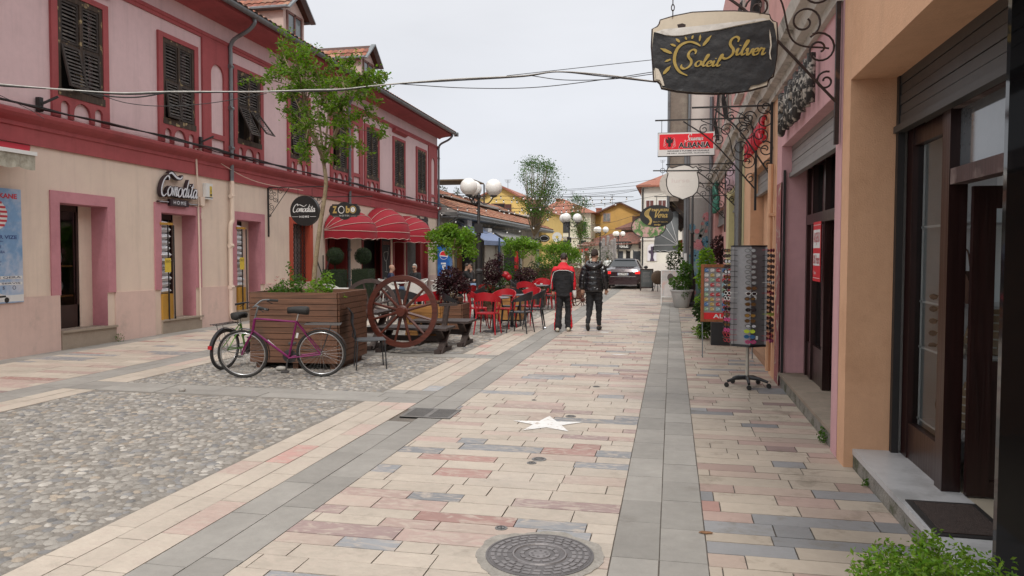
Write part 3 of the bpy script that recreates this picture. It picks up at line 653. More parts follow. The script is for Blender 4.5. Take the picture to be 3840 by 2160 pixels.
# gutter and downpipes
g = B(LF); N = 7
for i in range(N):
 a1, a2 = pi + pi * i / N, pi + pi * (i + 1) / N; q = lambda a, r: (7.36 + r * sin(a), .76 + r * cos(a))
 for r in (.085, .078): p1, p2 = q(a1, r), q(a2, r); g.poly([(U0, *p1), (U1 + .5, *p1), (U1 + .5, *p2), (U0, *p2)])
g.box(U1 + .4, U1 + .52, 7.25, 7.42, .68, .86)
g.build('gutter', M['zinc'], lb)
def pipe(u, top=7.3, bot=.15, low='cream'):
 g = B(LF); g.tube(crom([(u, top, .72), (u, top - .12, .72), (u, top - .28, .55), (u, top - .45, .2), (u, top - .62, .09), (u, top - .9, .085), (u, 5, .085), (u, 3.45, .085)], 4), .048, 8)
 for v in (6.2, 5.2, 4.25): g.tube([(u - .06, v, .085), (u + .06, v, .085)], .056, 8)
 p_ = g.build('downpipe', M['zinc'], lb, smooth='auto')
 if low:
  g = B(LF); g.tube(crom([(u, 3.46, .085), (u, 2.6, .085), (u, 2.5, .085), (u - .06, 2.3, .07), (u - .06, 1.2, .07), (u - .06, bot + .1, .07), (u - .02, bot, .12)], 4), .052, 8)
  for v in (3.1, 1.9, .9): g.tube([(u - .12 + (.06 if v > 2.5 else 0), v, .075), (u + .0 + (.06 if v > 2.5 else 0), v, .075)], .06, 8)
  g.build('lower_pipe', M['cream'] if low == 'cream' else M['zinc'], p_, smooth='auto')
pipe(16.62); pipe(23.5, low='zinc'); pipe(33.25, low='zinc')
# shop openings
def surround(u0, u1, v0, v1, fw, m, name='door_surround', c=.03, down=None):
 g = B(LF); g.box(u0 - fw, u0, down if down is not None else v0, v1 + fw, 0, c).box(u1, u1 + fw, down if down is not None else v0, v1 + fw, 0, c).box(u0, u1, v1, v1 + fw, 0, c)
 o = g.build(name, m, lb)
 g = B(LF); e = .004; dp = -.4      # painted reveals
 g.box(u0 - e, u0 + e, v0, v1, dp, 0).box(u1 - e, u1 + e, v0, v1, dp, 0).box(u0, u1, v1 - e, v1 + e, dp, 0); g.build('reveal', m, o)
 return o
def step(u0, u1, v1, c1=.05):
 g = B(LF); g.box(u0, u1, -.3, v1 - .04, -.38, c1 - .015); g.box(u0, u1 + .02, v1 - .04, v1, -.42, c1 + .02); return g.build('doorstep', M['stone'], lb)
for (a, b, c, d) in ground_ops[:3]:
 surround(a, b, c, d, .2, M['rose'], down=.93); step(a - .0, b + .17, c)
 g = B(LF); z = -.34; a2 = b - .32
 g.box(a, a + .06, c, d, z - .05, z).box(a2 - .05, a2, c, d, z - .05, z).box(a, a2, d - .12, d, z - .05, z)
 if a < 12: g.box(a, a2, c, c + .42, z - .05, z)
 fr_ = g.build('door_frame', M['brownframe'], lb)
 if a < 12: g = B(LF); g.poly([(a + .06, c + .42, z - .02), (a2 - .05, c + .42, z - .02), (a2 - .05, d - .12, z - .02), (a + .06, d - .12, z - .02)]); g.build('glass', M['glass'], fr_)
 g = B(LF); g.box(a2, b, c, d, z - .1, z + .01); g.build('side_panel', M['cream'], fr_)
for (a, b, c, d), nm in ((ground_ops[3], 'w'),):
 M['orange'] = mat('vermilion_paint', (.42, .07, .035), .8, .08, 3)
 surround(a, b, c, d, .17, M['orange'], 'window_surround')
 g = B(LF); z = -.12
 for i in range(5):
  uu = a + .1 + i * (b - a - .2) / 4
  for s in (-1, 1):
   P = [(uu + s * .055 * sin(k * pi / 2), c + .02 + (d - c - .04) * k / 24, z) for k in range(25)]; g.tube(P, .011, 5)
 g.box(a, b, c, c + .03, z - .01, z + .01).box(a, b, d - .03, d, z - .01, z + .01)
 g.build('grille', M['black'], lb)
 g = B(LF); g.poly([(a, c, -.3), (b, c, -.3), (b, d, -.3), (a, d, -.3)]); g.build('pane', mat('curtained_pane', (.22, .21, .2), .35, .3, 7), lb)
M['dred'] = mat('deep_red_paint', (.20, .018, .016), .6, .1, 4)
for (a, b, c, d) in ground_ops[4:7]:
 surround(a, b, c, d, .13, M['dred']); step(a, b, c)
 g = B(LF); z = -.36
 g.box(b - .42, b, c, d, z - .06, z); g.box(a, a + .08, c, d, z - .06, z); g.box(a, b, d - .1, d, z - .06, z); g.build('door', M['dred'], lb)
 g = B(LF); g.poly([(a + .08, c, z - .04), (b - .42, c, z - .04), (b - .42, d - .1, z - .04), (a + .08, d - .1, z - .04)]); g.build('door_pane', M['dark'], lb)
a, b, c, d = ground_ops[7]; surround(a, b, c, d, .14, M['dred']); step(a, b, c)
g = B(LF); g.box(31.2, 31.75, c, d, -.4, -.1); g.build('door', M['dred'], lb)
g = B(LF)
for i in range(22): u = 29.25 + i * .085; g.tube([(u, .15, -.3), (u, 2.5, -.3)], .035, 6)
g.build('curtain', mat('grey_curtain', (.13, .125, .12), .9, .2, 5), lb)
# chalkboard with a wine glass drawing
t = thing('chalkboard', 'tall black menu board with a chalk wine glass between the red cafe doors', 'menu board', (-10.46, 26.75, .62)); f = FL((0, 0, 0))
g = B(f); g.box(-.42, .42, 0, 2.0, 0, .03); g.build('panel', mat('chalk_black', (.02, .02, .022), .8, .3, 4), t)
g = B(f); g.box(-.46, -.42, -.03, 2.03, 0, .045).box(.42, .46, -.03, 2.03, 0, .045).box(-.42, .42, 2.0, 2.03, 0, .045).box(-.42, .42, -.03, 0, 0, .045); g.build('frame', M['dred'], t)
g = B(f); text(g, 'Zobo', -.2, .28, 1.62, 1.86, .032); text(g, 'Hotel', -.2, .3, .1, .2, .032, shear=.3)
g.tube(crom([(-.2, 1.12, .034), (-.22, .98, .034), (-.1, .82, .034), (.02, .8, .034), (.14, .9, .034), (.22, 1.1, .034), (.1, 1.14, .034), (-.2, 1.12, .034)], 4), .008, 4); g.tube([(.02, .8, .034), (.06, .42, .034)], .008, 4); g.tube([(-.1, .4, .034), (.18, .38, .034)], .008, 4); g.tube([(.18, 1.05, .034), (.3, 1.3, .034)], .006, 4)
g.build('chalk', mat('chalk', (.5, .5, .48), .9), t)
g = B(f); text(g, 'COCKTAILS', -.3, .36, 1.4, 1.52, .032, bold=.01); g.build('red_writing', mat('red_chalk', (.4, .12, .08), .9), t)
# things inside the first three shop doors
M['pillow'] = mat('pillow_ticking', (.62, .62, .64), .9, .1, 8, .2, 30, stain=(.3, .36, .42), ssc=16, sth=(.6, .66))
M['ochre'] = mat('ochre_board', (.42, .22, .03), .7, .1, 4)
M['yel'] = mat('yellow_card', (.62, .45, .05), .7)
def pillow(name):
 g = B(); N = 10; vs = {}
 for i in range(N + 1):
  for j in range(N + 1):
   x, y = i / N * 2 - 1, j / N * 2 - 1; h = (1 - x ** 4) * (1 - y ** 4); hh = .075 * h ** .45; k = 1 - .09 * (1 - abs(x * y)) * (x * x + y * y) / 2
   for s in (-1, 1): vs[i, j, s] = g.V((x * .3 * k, y * .24 * k, s * hh))
 for i in range(N):
  for j in range(N):
   g.F((vs[i, j, 1], vs[i + 1, j, 1], vs[i + 1, j + 1, 1], vs[i, j + 1, 1])); g.F((vs[i, j, -1], vs[i, j + 1, -1], vs[i + 1, j + 1, -1], vs[i + 1, j, -1]))
 return g.build(name, M['pillow'], smooth=True)
pl = pillow('pillow'); first = True
def stack(u, n, z0, where, dz=.135):
 global first
 for k in range(n):
  if first: o = pl; first = False
  else: o = pl.copy(); C.objects.link(o)
  o.location = (-10.5 - .22 + ru(-.015, .015), u + ru(-.01, .01), z0 + k * dz + .07); o.rotation_euler = (ru(-.06, .06), ru(-.05, .05), pi / 2 + ru(-.07, .07)); o.scale = (.66, 1, .95)
  tag(o, f'white bagged pillow in the tall stack {where}' , 'pillow', f'pillows stacked {where}')
for u, n, z0, wh in ((14.25, 12, .84, 'in the doorway under the raised shop letters'), (17.08, 12, .86, 'in the doorway nearest the planter')):
 zt = z0 + n * .128
 stack(u, n, z0, wh, .128)
 t = thing('pillow_rack', f'ochre box with black posts holding the pillows {wh}', 'display rack', (-10.72, u, .3)); g = B(); g.box(-.27, .27, -.17, .17, 0, z0 - .3); g.build('box', M['ochre'], t)
 g = B(); g.box(-.03, .27, -.2, .2, 2.0, 2.05); g.build('top_board', M['ochre'], t)
 g = B()
 for yy in (.0, .19): g.box(.28, .3, yy - .012, yy + .012, .0, 2.0)
 g.build('post', M['black'], t)
 g = B(); g.box(.305, .308, -.14, .06, 1.0 - .0, 1.3); g.build('price_card', M['yel'], t)
 g = B(FL((.309, 0, 0))); text(g, 'OFERTE', -.12, .04, 1.2, 1.25, 0); g.build('card_writing', M['black'], t)
t = thing('display_shelf', 'wooden shelves of bedding behind the first shop window', 'shelf', (-11.05, 11.75, .3)); g = B()
for z in (.6, 1.15): g.box(-.2, .12, -.36, .42, z, z + .03)
g.build('shelf_board', wood('shelf_wood', (.36, .14, .04), .6, .2, 1), t)
for x, y, z, r, lb_ in ((0, -.05, 1.3, (.08, .2, .12), 'beige cushion on the upper shelf in the shop window'), (0, .2, 1.32, (.1, .13, .17), 'tall pale cushion on the upper shelf in the shop window'), (0, .15, .8, (.1, .2, .16), 'pale bolster on the lower shelf in the shop window'), (0, -.2, .12, (.12, .1, .08), 'small white folded bedding at the foot of the shop window'), (0, .12, .2, (.12, .22, .14), 'white wrapped bedding at the foot of the shop window')):
 g = B(); g.ball((0, 0, 0), r, 12); o = g.build('cushion', M['pillow'], smooth=True); o.location = (-11.1 + x, 11.75 + y, .3 + z); tag(o, lb_, 'cushion')
# ================================================================ right: row of shops
M['orange1'] = mat('apricot_plaster', (.64, .375, .225), .9, .06, 1.2, .3, 90, stain=(.47, .26, .145), ssc=1.2, sth=(.5, .8), streak=.15)
M['orange2'] = mat('pale_orange_plaster', (.64, .38, .23), .9, .07, 1.2, .2, 100, stain=(.45, .24, .14), ssc=1.5, sth=(.55, .8))
M['pink2'] = mat('dusty_pink_plaster', (.58, .33, .345), .9, .07, 1.4, .2, 100, stain=(.46, .36, .35), ssc=1.6, sth=(.62, .7), streak=.2)
M['pinkp'] = mat('peeling_pink_pillar', (.30, .10, .10), .9, .15, 3, .3, 60, stain=(.42, .40, .32), ssc=5, sth=(.56, .6))
M['pear'] = mat('pale_yellow_plaster', (.55, .50, .28), .9, .06, 1.3, .2, 100, stain=(.38, .34, .22), ssc=2, sth=(.6, .8))
M['salmon'] = mat('salmon_plaster', (.60, .32, .29), .9, .06, 1.3, .2, 100, stain=(.40, .2, .18), ssc=1.4, sth=(.55, .8))
M['greyw'] = mat('grey_plaster', (.33, .31, .29), .9, .1, 1.3, .2, 80, stain=(.24, .22, .2), ssc=1.3, sth=(.55, .75))
M['offw'] = mat('off_white_plaster', (.58, .54, .50), .9, .06, 1.3, .15, 80, stain=(.42, .38, .34), ssc=1.1, sth=(.6, .8))
M['brownw'] = mat('brown_plaster', (.20, .165, .135), .9, .12, 2, .3, 80, stain=(.30, .26, .21), ssc=1.6, sth=(.5, .7))
M['corn'] = mat('dirty_white_cornice', (.50, .47, .42), .85, .12, 3, .2, 60, stain=(.15, .14, .115), ssc=2.2, sth=(.5, .66))
M['mahog'] = wood('mahogany', (.022, .008, .007), .3, .35, 2)
M['mahog2'] = wood('worn_mahogany', (.06, .032, .03), .55, .35, 2, stain=(.16, .12, .11), sth=(.5, .62))
M['shut'] = mat('grey_roller_shutter', (.25, .245, .235), .5, .12, 4, metal=.3, stain=(.14, .12, .1), ssc=3, sth=(.6, .8))
M['marble'] = mat('grey_marble', (.47, .47, .475), .35, .08, 3, .05, 60, stain=(.33, .33, .33), ssc=2.5, sth=(.5, .65))
M['sill'] = mat('worn_sandstone', (.27, .215, .165), .8, .12, 4, .2, 60, stain=(.17, .15, .11), ssc=3, sth=(.5, .75))
M['kerb'] = mat('mossy_kerb', (.22, .205, .18), .9, .2, 6, .5, 50, stain=(.075, .08, .045), ssc=5, sth=(.5, .62))
XR = 1.35
RF = FRt((XR, 0, 0))                    # local a = -Y
def ops(l): return [(-b, -a, c, d) for a, b, c, d in l]
def shop(name, label, y0, y1, m, opn, top=4.0, mats2=None):
 t = thing(name, label, 'building', (0, 0, 0)); g = B(RF); wall_open(g, -y1, -y0, -.1, top, ops(opn), .36)
 g.poly([(-y1, -.1, 0), (-y1, -.1, -5), (-y1, top, -5), (-y1, top, 0)]); g.poly([(-y0, -.1, 0), (-y0, top, 0), (-y0, top, -5), (-y0, -.1, -5)])
 g.poly([(-y0, top, 0), (-y1, top, 0), (-y1, top, -5), (-y0, top, -5)]); g.poly([(-y1, -.1, -5), (-y0, -.1, -5), (-y0, top, -5), (-y1, top, -5)])
 g.build('wall', m, t); return t
def shutter_box(t, ya, yb, zt, h=.28, z=0., m=None):
 g = B(RF);
 for i in range(5): v = zt - (i + 1) * h / 5; g.box(-yb, -ya, v + .006, v + h / 5, -.14 + z, -.12 + z - .004 * (i % 2)) ; g.box(-yb, -ya, v, v + .006, -.14 + z, -.132 + z)
 g.box(-yb, -ya, zt - h - .05, zt - h, -.16 + z, -.09 + z); g.build('roller_shutter', m or M['shut'], t)
# --- apricot building nearest the camera
A = shop('apricot_shop', 'apricot plastered jewellery shop with marble step and dark wood front, nearest on the right', .6, 6.66, M['orange1'], [(1.2, 6.40, -.1, 3.05)], 9)
shutter_box(A, 1.2, 6.39, 3.05, .38, -.22, mat('dark_roller_shutter', (.06, .058, .055), .5, .12, 4, metal=.2))
g = B(); g.box(XR + .33, XR + .38, 6.33, 6.39, .15, 3.05); g.build('shutter_rail', M['black'], A)
g = B(); g.box(XR + .07, 3.2, .6, 6.4, -.05, .105); g.build('step', M['kerb'], A)
g = B(); g.box(XR + .065, XR + .5, 4.93, 6.44, .107, .15); g.box(XR + .065, XR + .5, .6, 4.925, .107, .15); g.build('step_slab', M['marble'], A)
g = B(); g.box(XR + .5, 4.5, .6, 6.3, .1, .147); g.build('shop_floor', mat('beige_floor_tiles', (.42, .37, .29), .35, .06, 2), A)
SX = XR + .43
g = B(); F_ = FRt((SX, 0, 0)); g = B(F_)
g.box(-6.34, -6.2, .15, 2.75, -.05, .03); g.box(-5.5, -5.36, .15, 2.75, -.06, .05); g.box(-6.2, -5.5, .15, .42, -.04, .02); g.box(-6.2, -5.5, 2.5, 2.63, -.04, .02)
ff = g.build('window_frame', M['mahog'], A)
g = B(F_); g.box(-5.36, -2.6, 2.14, 2.24, -.05, .045); g.box(-5.36, -2.6, 2.62, 2.75, -.05, .04); g.build('transom', M['mahog2'], A)
g = B(F_); g.poly([(-6.2, .42, -.01), (-5.5, .42, -.01), (-5.5, 2.5, -.01), (-6.2, 2.5, -.01)]); g.build('window_pane', M['glass'], A)
g = B(F_); g.poly([(-5.36, 2.24, -.01), (-3.0, 2.24, -.01), (-3.0, 2.62, -.01), (-5.36, 2.62, -.01)]); g.build('transom_pane', mat('dark_reflecting_pane', (.09, .10, .11), .06, .1, 2, spec=.9), A)
g = B(FF((0, 5.3, 0)))      # door leaf standing open into the shop
x0, x1 = SX + .06, SX + .84
g.box(x0, x0 + .13, .16, 2.12, 0, .045).box(x1 - .13, x1, .16, 2.12, 0, .045).box(x0 + .13, x1 - .13, .16, .26, 0, .045).box(x0 + .13, x1 - .13, .9, 1.02, 0, .045).box(x0 + .13, x1 - .13, 1.98, 2.12, 0, .045).box(x0 + .13, x1 - .13, .26, .9, .008, .03).box(x0 + .2, x1 - .2, .34, .82, .03, .04)
dl = g.build('door', M['mahog'], A)
g = B(FF((0, 5.3, 0))); g.poly([(x0 + .13, 1.02, .02), (x1 - .13, 1.02, .02), (x1 - .13, 1.98, .02), (x0 + .13, 1.98, .02)]); g.build('door_pane', M['glass'], dl)
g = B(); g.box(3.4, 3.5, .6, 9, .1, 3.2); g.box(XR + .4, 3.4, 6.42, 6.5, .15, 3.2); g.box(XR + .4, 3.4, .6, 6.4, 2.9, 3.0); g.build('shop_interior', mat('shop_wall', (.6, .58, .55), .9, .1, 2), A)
g = B(); g.box(1.50, 2.5, 3.9, 3.94, .15, 3.4); g.build('black_glass_door', mat('black_glass', (.008, .008, .009), .06, .0, spec=.7), A)
g = B(); g.tube(crom([(1.98, 3.885, 1.0), (1.94, 3.86, 1.1), (1.93, 3.86, 1.25), (1.95, 3.86, 1.4), (1.98, 3.885, 1.5)], 4), .012, 8); g.build('door_handle', M['zinc'], A)
# the display case behind the glass
t = thing('display_case', 'white shelved display case behind the jewellery shop window', 'shelf', (SX + .04, 5.84, .15)); W_ = mat('white_shelf', (.85, .86, .88), .5, .04, 3)
g = B(); g.box(.0, .5, .3, .34, 0, 2.4); g.box(.48, .5, -.35, .4, 0, 2.4); g.build('side_panel', W_, t)
for z in (.32, .86, 1.2, 1.75): g = B(); g.box(0, .48, -.35, .37, z - .015, z); g.build('shelf', W_, t)
tan = mat('tan_card', (.34, .24, .15), .7, .2, 9)
for k, (z, y, x) in enumerate([(.33, .0, .12), (.87, -.05, .15)]):
 g = B(); g.box(-.13, .13, -.012, .012, 0, .34); g.m = 1;
 for i in range(5): g.box(-.11, .11, -.02, -.014, .04 + i * .06, .05 + i * .06)
 o = g.build('jewellery_card', [tan, mat('pearl_beads', (.55, .52, .46), .4)]); o.location = (SX + .12 + x, 5.84 + y - .1, .15 + z); o.rotation_euler = (R(-28), 0, R(-50)); tag(o, ['slanted pale necklace board on the bottom shelf of the shop window', 'slanted patterned jewellery board on the second shelf of the shop window'][k], 'display board')
g = B(); g.ball((0, 0, .11), (.075, .05, .12), 12); g.lathe([(.035, .2), (.03, .3), (.0, .31)], n=12); o = g.build('necklace_bust', M['black'], smooth=True); o.location = (SX + .2, 6.08, .48); tag(o, 'black necklace bust on the bottom shelf of the shop window', 'bust')
for k in range(3):
 g = B(); g.tube([(-.09, 0, 0), (.09, 0, 0)], .032, 10); g.m = 1; g.tube([(-.05, 0, 0), (-.04, 0, 0)], .034, 10); o = g.build('rolled_scarf', [mat('cream_scarf', (.6, .56, .48), .8), tan]); o.location = (SX + .2, 5.62 + .1 * k, 1.05 + .02 * (k == 2)); o.rotation_euler[2] = .5; tag(o, ['front cream rolled bracelet cushion on the middle shelf', 'middle cream rolled bracelet cushion on the middle shelf', 'rear cream rolled bracelet cushion on the middle shelf'][k], 'cushion', 'rolled cushions in the window')
for k in range(5):
 g = B(); g.ball((-.035, 0, 0), (.03, .008, .022), 8); g.ball((.035, 0, 0), (.03, .008, .022), 8); g.bar((-.01, 0, .008), (.01, 0, .008), .006, .006); o = g.build('sunglasses', M['black']); o.location = (SX + .14, 6.1, 1.38 - .09 * k); o.rotation_euler[2] = -.6; tag(o, 'black sunglasses hanging in a column at the left of the jewellery window', 'sunglasses', 'sunglasses hanging inside the jewellery window')
g = B(); P = [(.0, 0), (.14, .0), (.15, .12), (.1, .22), (0, .22), (-.02, .12)]; g.prism(P, 0, .06); g.tube(crom([(.02, .22, .03), (.03, .34, .03), (.09, .36, .03), (.12, .22, .03)], 4), .006, 5); o = g.build('handbag', mat('brown_leather', (.12, .05, .03), .5, .1)); o.location = (SX + .15, 5.75, 1.36); o.rotation_euler = (R(90), 0, R(-60)); tag(o, 'small brown handbag with a loop handle on the shop shelf', 'bag')
t = thing('doormat', 'dark brown ribbed doormat with black border on the marble step', 'doormat', (XR + .29, 4.8, .15), R(-1)); g = B(); g.box(-.2, .2, -.31, .31, 0, .008); g.build('border', M['black'], t); g = B(); g.box(-.165, .165, -.27, .27, .0085, .013); g.build('pile', mat('mat_pile', (.045, .03, .025), 1, .3, 30, .6, 90), t)
# --- dusty pink shop
Bd = shop('pink_shop', 'dusty pink shop with raised birch bark letters and half open roller shutter', 6.68, 10.62, M['pink2'], [(6.92, 10.2, -.1, 3.05)], 3.78)
shutter_box(Bd, 6.92, 10.2, 3.05, .34)
g = B(); g.box(XR, XR + .02, 10.2, 10.62, .0, 2.6); o = g.build('pillar_face', M['pinkp'], Bd); o.location.x = -.004
g = B(); g.box(XR + .02, XR + .05, 10.155, 10.18, .15, 2.75); g.build('shutter_rail', M['black'], Bd)
g = B(); g.box(XR + .02, XR + .4, 6.93, 10.19, -.05, .14); g.build('kerb', M['kerb'], Bd)
g = B(); g.box(XR + .0, XR + 3, 6.93, 10.19, .14, .175); g.build('step_slab', M['sill'], Bd)
F2 = FRt((XR + .33, 0, 0)); g = B(F2)
for y in (10.12, 9.75, 9.0, 8.1, 7.05): g.box(-y, -y + .09, .17, 2.75, -.04, .04)
g.box(-10.1, -9.0, .17, .6, -.03, .02).box(-8.1, -7.0, .17, .6, -.03, .02); g.box(-10.1, -6.95, 2.05, 2.17, -.04, .045); g.build('shop_frame', M['mahog'], Bd)
g = B(F2); g.box(-9.7, -9.08, .6, 2.05, -.02, -.015); g.box(-7.98, -7.15, .6, 2.05, -.02, -.015); g.box(-9.7, -7.0, 2.17, 2.75, -.02, -.015); g.build('shop_pane', M['glass'], Bd)
g = B(); g.box(XR + .36, XR + .42, 9.75, 10.15, .2, 2.7); g.build('inner_pillar', M['pinkp'], Bd)
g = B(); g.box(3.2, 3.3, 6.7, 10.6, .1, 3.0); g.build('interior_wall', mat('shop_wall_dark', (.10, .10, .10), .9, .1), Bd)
t = thing('open_sign', 'red and white opening hours poster on the pink shop window', 'poster', (XR + .27, 9.22, 1.72)); f = FRt((0, 0, 0))
g = B(f); g.box(-.22, .22, -.34, .34, 0, .006); g.build('sheet', mat('poster_red', (.58, .02, .03), .5, .03), t)
g = B(f); g.box(-.2, .2, .04, .25, .0065, .008).box(-.19, .19, -.16, -.02, .0065, .008).box(-.21, .21, .3, .305, .0065, .008).box(-.21, .21, -.305, -.3, .0065, .008); text(g, 'Open', -.17, -.02, -.27, -.22, .007); g.build('white_fields', M['white'], t)
g = B(f); text(g, 'ARGJEND', -.18, .18, .07, .22, .009, bold=.02); text(g, '20% / Prezent', -.17, .17, -.14, -.04, .009, bold=.02); g.build('writing', mat('poster_writing', (.45, .08, .09), .6), t)
t = thing('counter_stand', 'black stand with a white box and red cloth inside the pink shop', 'stand', (XR + .75, 8.5, .17)); g = B(); g.box(-.02, .02, -.02, .02, 0, .8).box(-.2, .2, -.2, .2, .78, .82).box(-.2, .2, -.2, .2, .4, .42); g.build('frame', M['black'], t); g = B(); g.box(-.12, .12, -.14, .14, .82, 1.0); o = g.build('box', M['white']); o.location = (XR + .75, 8.5, .17); tag(o, 'white box on the stand inside the pink shop', 'box')
g = B(); g.ball((0, 0, 0), (.12, .15, .08), 10); o = g.build('red_cloth', mat('red_cloth', (.4, .02, .03), .8)); o.location = (XR + .75, 8.5, 1.25); tag(o, 'red folded cloth on top of the white box in the pink shop', 'cloth')
# --- pale orange souvenir shop
Cd = shop('orange_shop', 'pale orange shop with small raised red letters over its shutter', 10.64, 15.3, M['orange2'], [(11.25, 14.1, -.1, 3.08)], 3.78)
shutter_box(Cd, 11.25, 14.1, 3.08, .34)
g = B(); g.box(XR + .02, XR + 2, 11.26, 14.09, -.05, .1); g.build('step_slab', wood('orange_sill', (.34, .19, .11), .7, .2, 1), Cd)
g = B(); g.box(XR + .22, XR + .3, 13.3, 14.05, .1, 2.74); g.build('inner_pillar', M['orange2'], Cd)
g = B(); g.box(XR + .3, XR + .34, 11.3, 13.5, .1, 2.74); g.build('door', M['mahog'], Cd)
g = B(); g.tube([(XR - .06, 10.8, .1), (XR - .06, 10.8, 2.9)], .035, 8); g.box(XR - .09, XR, 10.74, 10.86, 2.2, 2.24); g.box(XR - .09, XR, 10.74, 10.86, .5, .7); g.build('drainpipe', M['orange2'], Cd, smooth='auto')
g = B(); g.tube([(XR - .1, 15.42, .0), (XR - .1, 15.42, 3.9)], .07, 8); g.tube([(XR - .16, 15.12, .0), (XR - .16, 15.12, 1.0)], .035, 8) if 0 else None; g.build('drainpipe', M['zinc'], Cd, smooth='auto')
# --- pale yellow shop and salmon shop
Dd = shop('yellow_shop', 'pale yellow shop front behind the sunglasses rack', 15.32, 20.3, M['pear'], [(16.0, 19.4, -.1, 3.08)], 3.78); shutter_box(Dd, 16.0, 19.4, 3.08, .34)
g = B(); g.box(XR + .25, XR + .3, 18.4, 19.3, .1, 2.74); g.build('inner_pillar', M['pear'], Dd); g = B(); g.box(XR + .3, XR + .34, 16, 18.5, .1, 2.74); g.build('door', M['brownframe'], Dd)
Ed = shop('salmon_shop', 'salmon shop front with green raised letters beside the flower mural', 20.32, 26.98, M['salmon'], [(21.2, 25.8, .1, 3.0)], 3.9); shutter_box(Ed, 21.2, 25.8, 3.0, .4)
g = B(); g.box(XR + .22, XR + .3, 24.7, 25.7, .1, 2.6); g.build('inner_pillar', M['salmon'], Ed); g = B(); g.box(XR + .3, XR + .34, 21.3, 24.7, .1, 2.6); g.build('door', M['mahog'], Ed)
g = B(); g.tube([(XR - .1, 26.4, .0), (XR - .1, 26.4, 6.9)], .07, 8); g.build('drainpipe', M['zinc'], Ed, smooth='auto')
# --- upper storey over the row, with its weathered cornice
Ud = thing('upper_storey', 'salmon upper storey above the shops with white cornice and iron window grilles', 'building', (0, 0, 0))
g = B(RF); wall_open(g, -26.98, -6.7, 3.78, 8.6, ops([(y - .5, y + .5, 5.0, 6.7) for y in (12.4, 16.2, 19.6, 23.2)]), .25); g.poly([(-6.7, 3.78, 0), (-6.7, 8.6, 0), (-6.7, 8.6, -5), (-6.7, 3.78, -5)]); g.poly([(-26.98, 3.78, 0), (-26.98, 3.78, -5), (-26.98, 8.6, -5), (-26.98, 8.6, 0)]); g.poly([(-26.98, 3.78, -4.9), (-6.7, 3.78, -4.9), (-6.7, 8.6, -4.9), (-26.98, 8.6, -4.9)]); g.poly([(-26.98, 8.6, 0), (-6.7, 8.6, 0), (-6.7, 8.6, -5), (-26.98, 8.6, -5)]); g.build('wall', M['salmon'], Ud)
g = B(RF); prof_u(g, [(3.76, 0), (3.76, .05), (3.84, .06), (3.86, .14), (3.96, .17), (3.98, .24), (4.1, .27), (4.2, .05), (4.24, 0)], -26.9, -6.72); g.build('cornice', M['corn'], Ud)
for y in (12.4, 16.2, 19.6, 23.2):
 g = B(RF); g.box(-y - .6, -y - .5, 4.9, 6.8, 0, .05).box(-y + .5, -y + .6, 4.9, 6.8, 0, .05).box(-y - .5, -y + .5, 6.7, 6.8, 0, .05).box(-y - .6, -y + .6, 4.82, 4.92, 0, .12); w_ = g.build('window', M['corn'], Ud)
 g = B(RF)
 for i in range(9):
  u = -y - .48 + i * .12; g.tube(crom([(u, 4.95, .06), (u, 5.3, .12), (u + .03, 5.6, .16), (u, 6.0, .1), (u, 6.68, .05)], 3), .012, 5)
 for v in (5.0, 5.55, 6.1, 6.6): g.tube([(-y - .5, v, .09), (-y + .5, v, .09)], .01, 4)
 g.build('grille', M['black'], w_)
 g = B(RF); g.poly([(-y - .5, 5, -.2), (-y + .5, 5, -.2), (-y + .5, 6.7, -.2), (-y - .5, 6.7, -.2)]); g.build('pane', M['dark'], w_)
# --- building with the flower mural on its end wall
Fd = thing('mural_building', 'grey building with big painted flowers on its end wall beyond the shops', 'building', (0, 0, 0))
g = B(); g.box(.55, 6, 27, 46, -.1, 7.6); g.build('wall', M['offw'], Fd)
g = B(); g.box(.53, 1.3, 26.96, 27, 0, 3.6); g.build('end_wall', M['greyw'], Fd)
g = B(); g.box(-.12, .52, 27.1, 45, 3.6, 8.2); g.box(-.18, .2, 27.0, 45, 3.5, 3.6); g.build('bay', M['brownw'], Fd)
for i in range(8): g = B(); g.bar((.5, 27.3 + i * 2.2, 2.9), (-.1, 27.3 + i * 2.2, 3.5), .12, .12); g.build('bracket', M['oldwood'], Fd)
g = B(); g.tube([(-.15, 27, 8), (-.15, 27, 3.2)], .05, 8); g.tube([(.55, 26.9, 8), (.5, 26.9, .3)], .055, 8); g.build('drainpipe', M['zinc'], Fd)
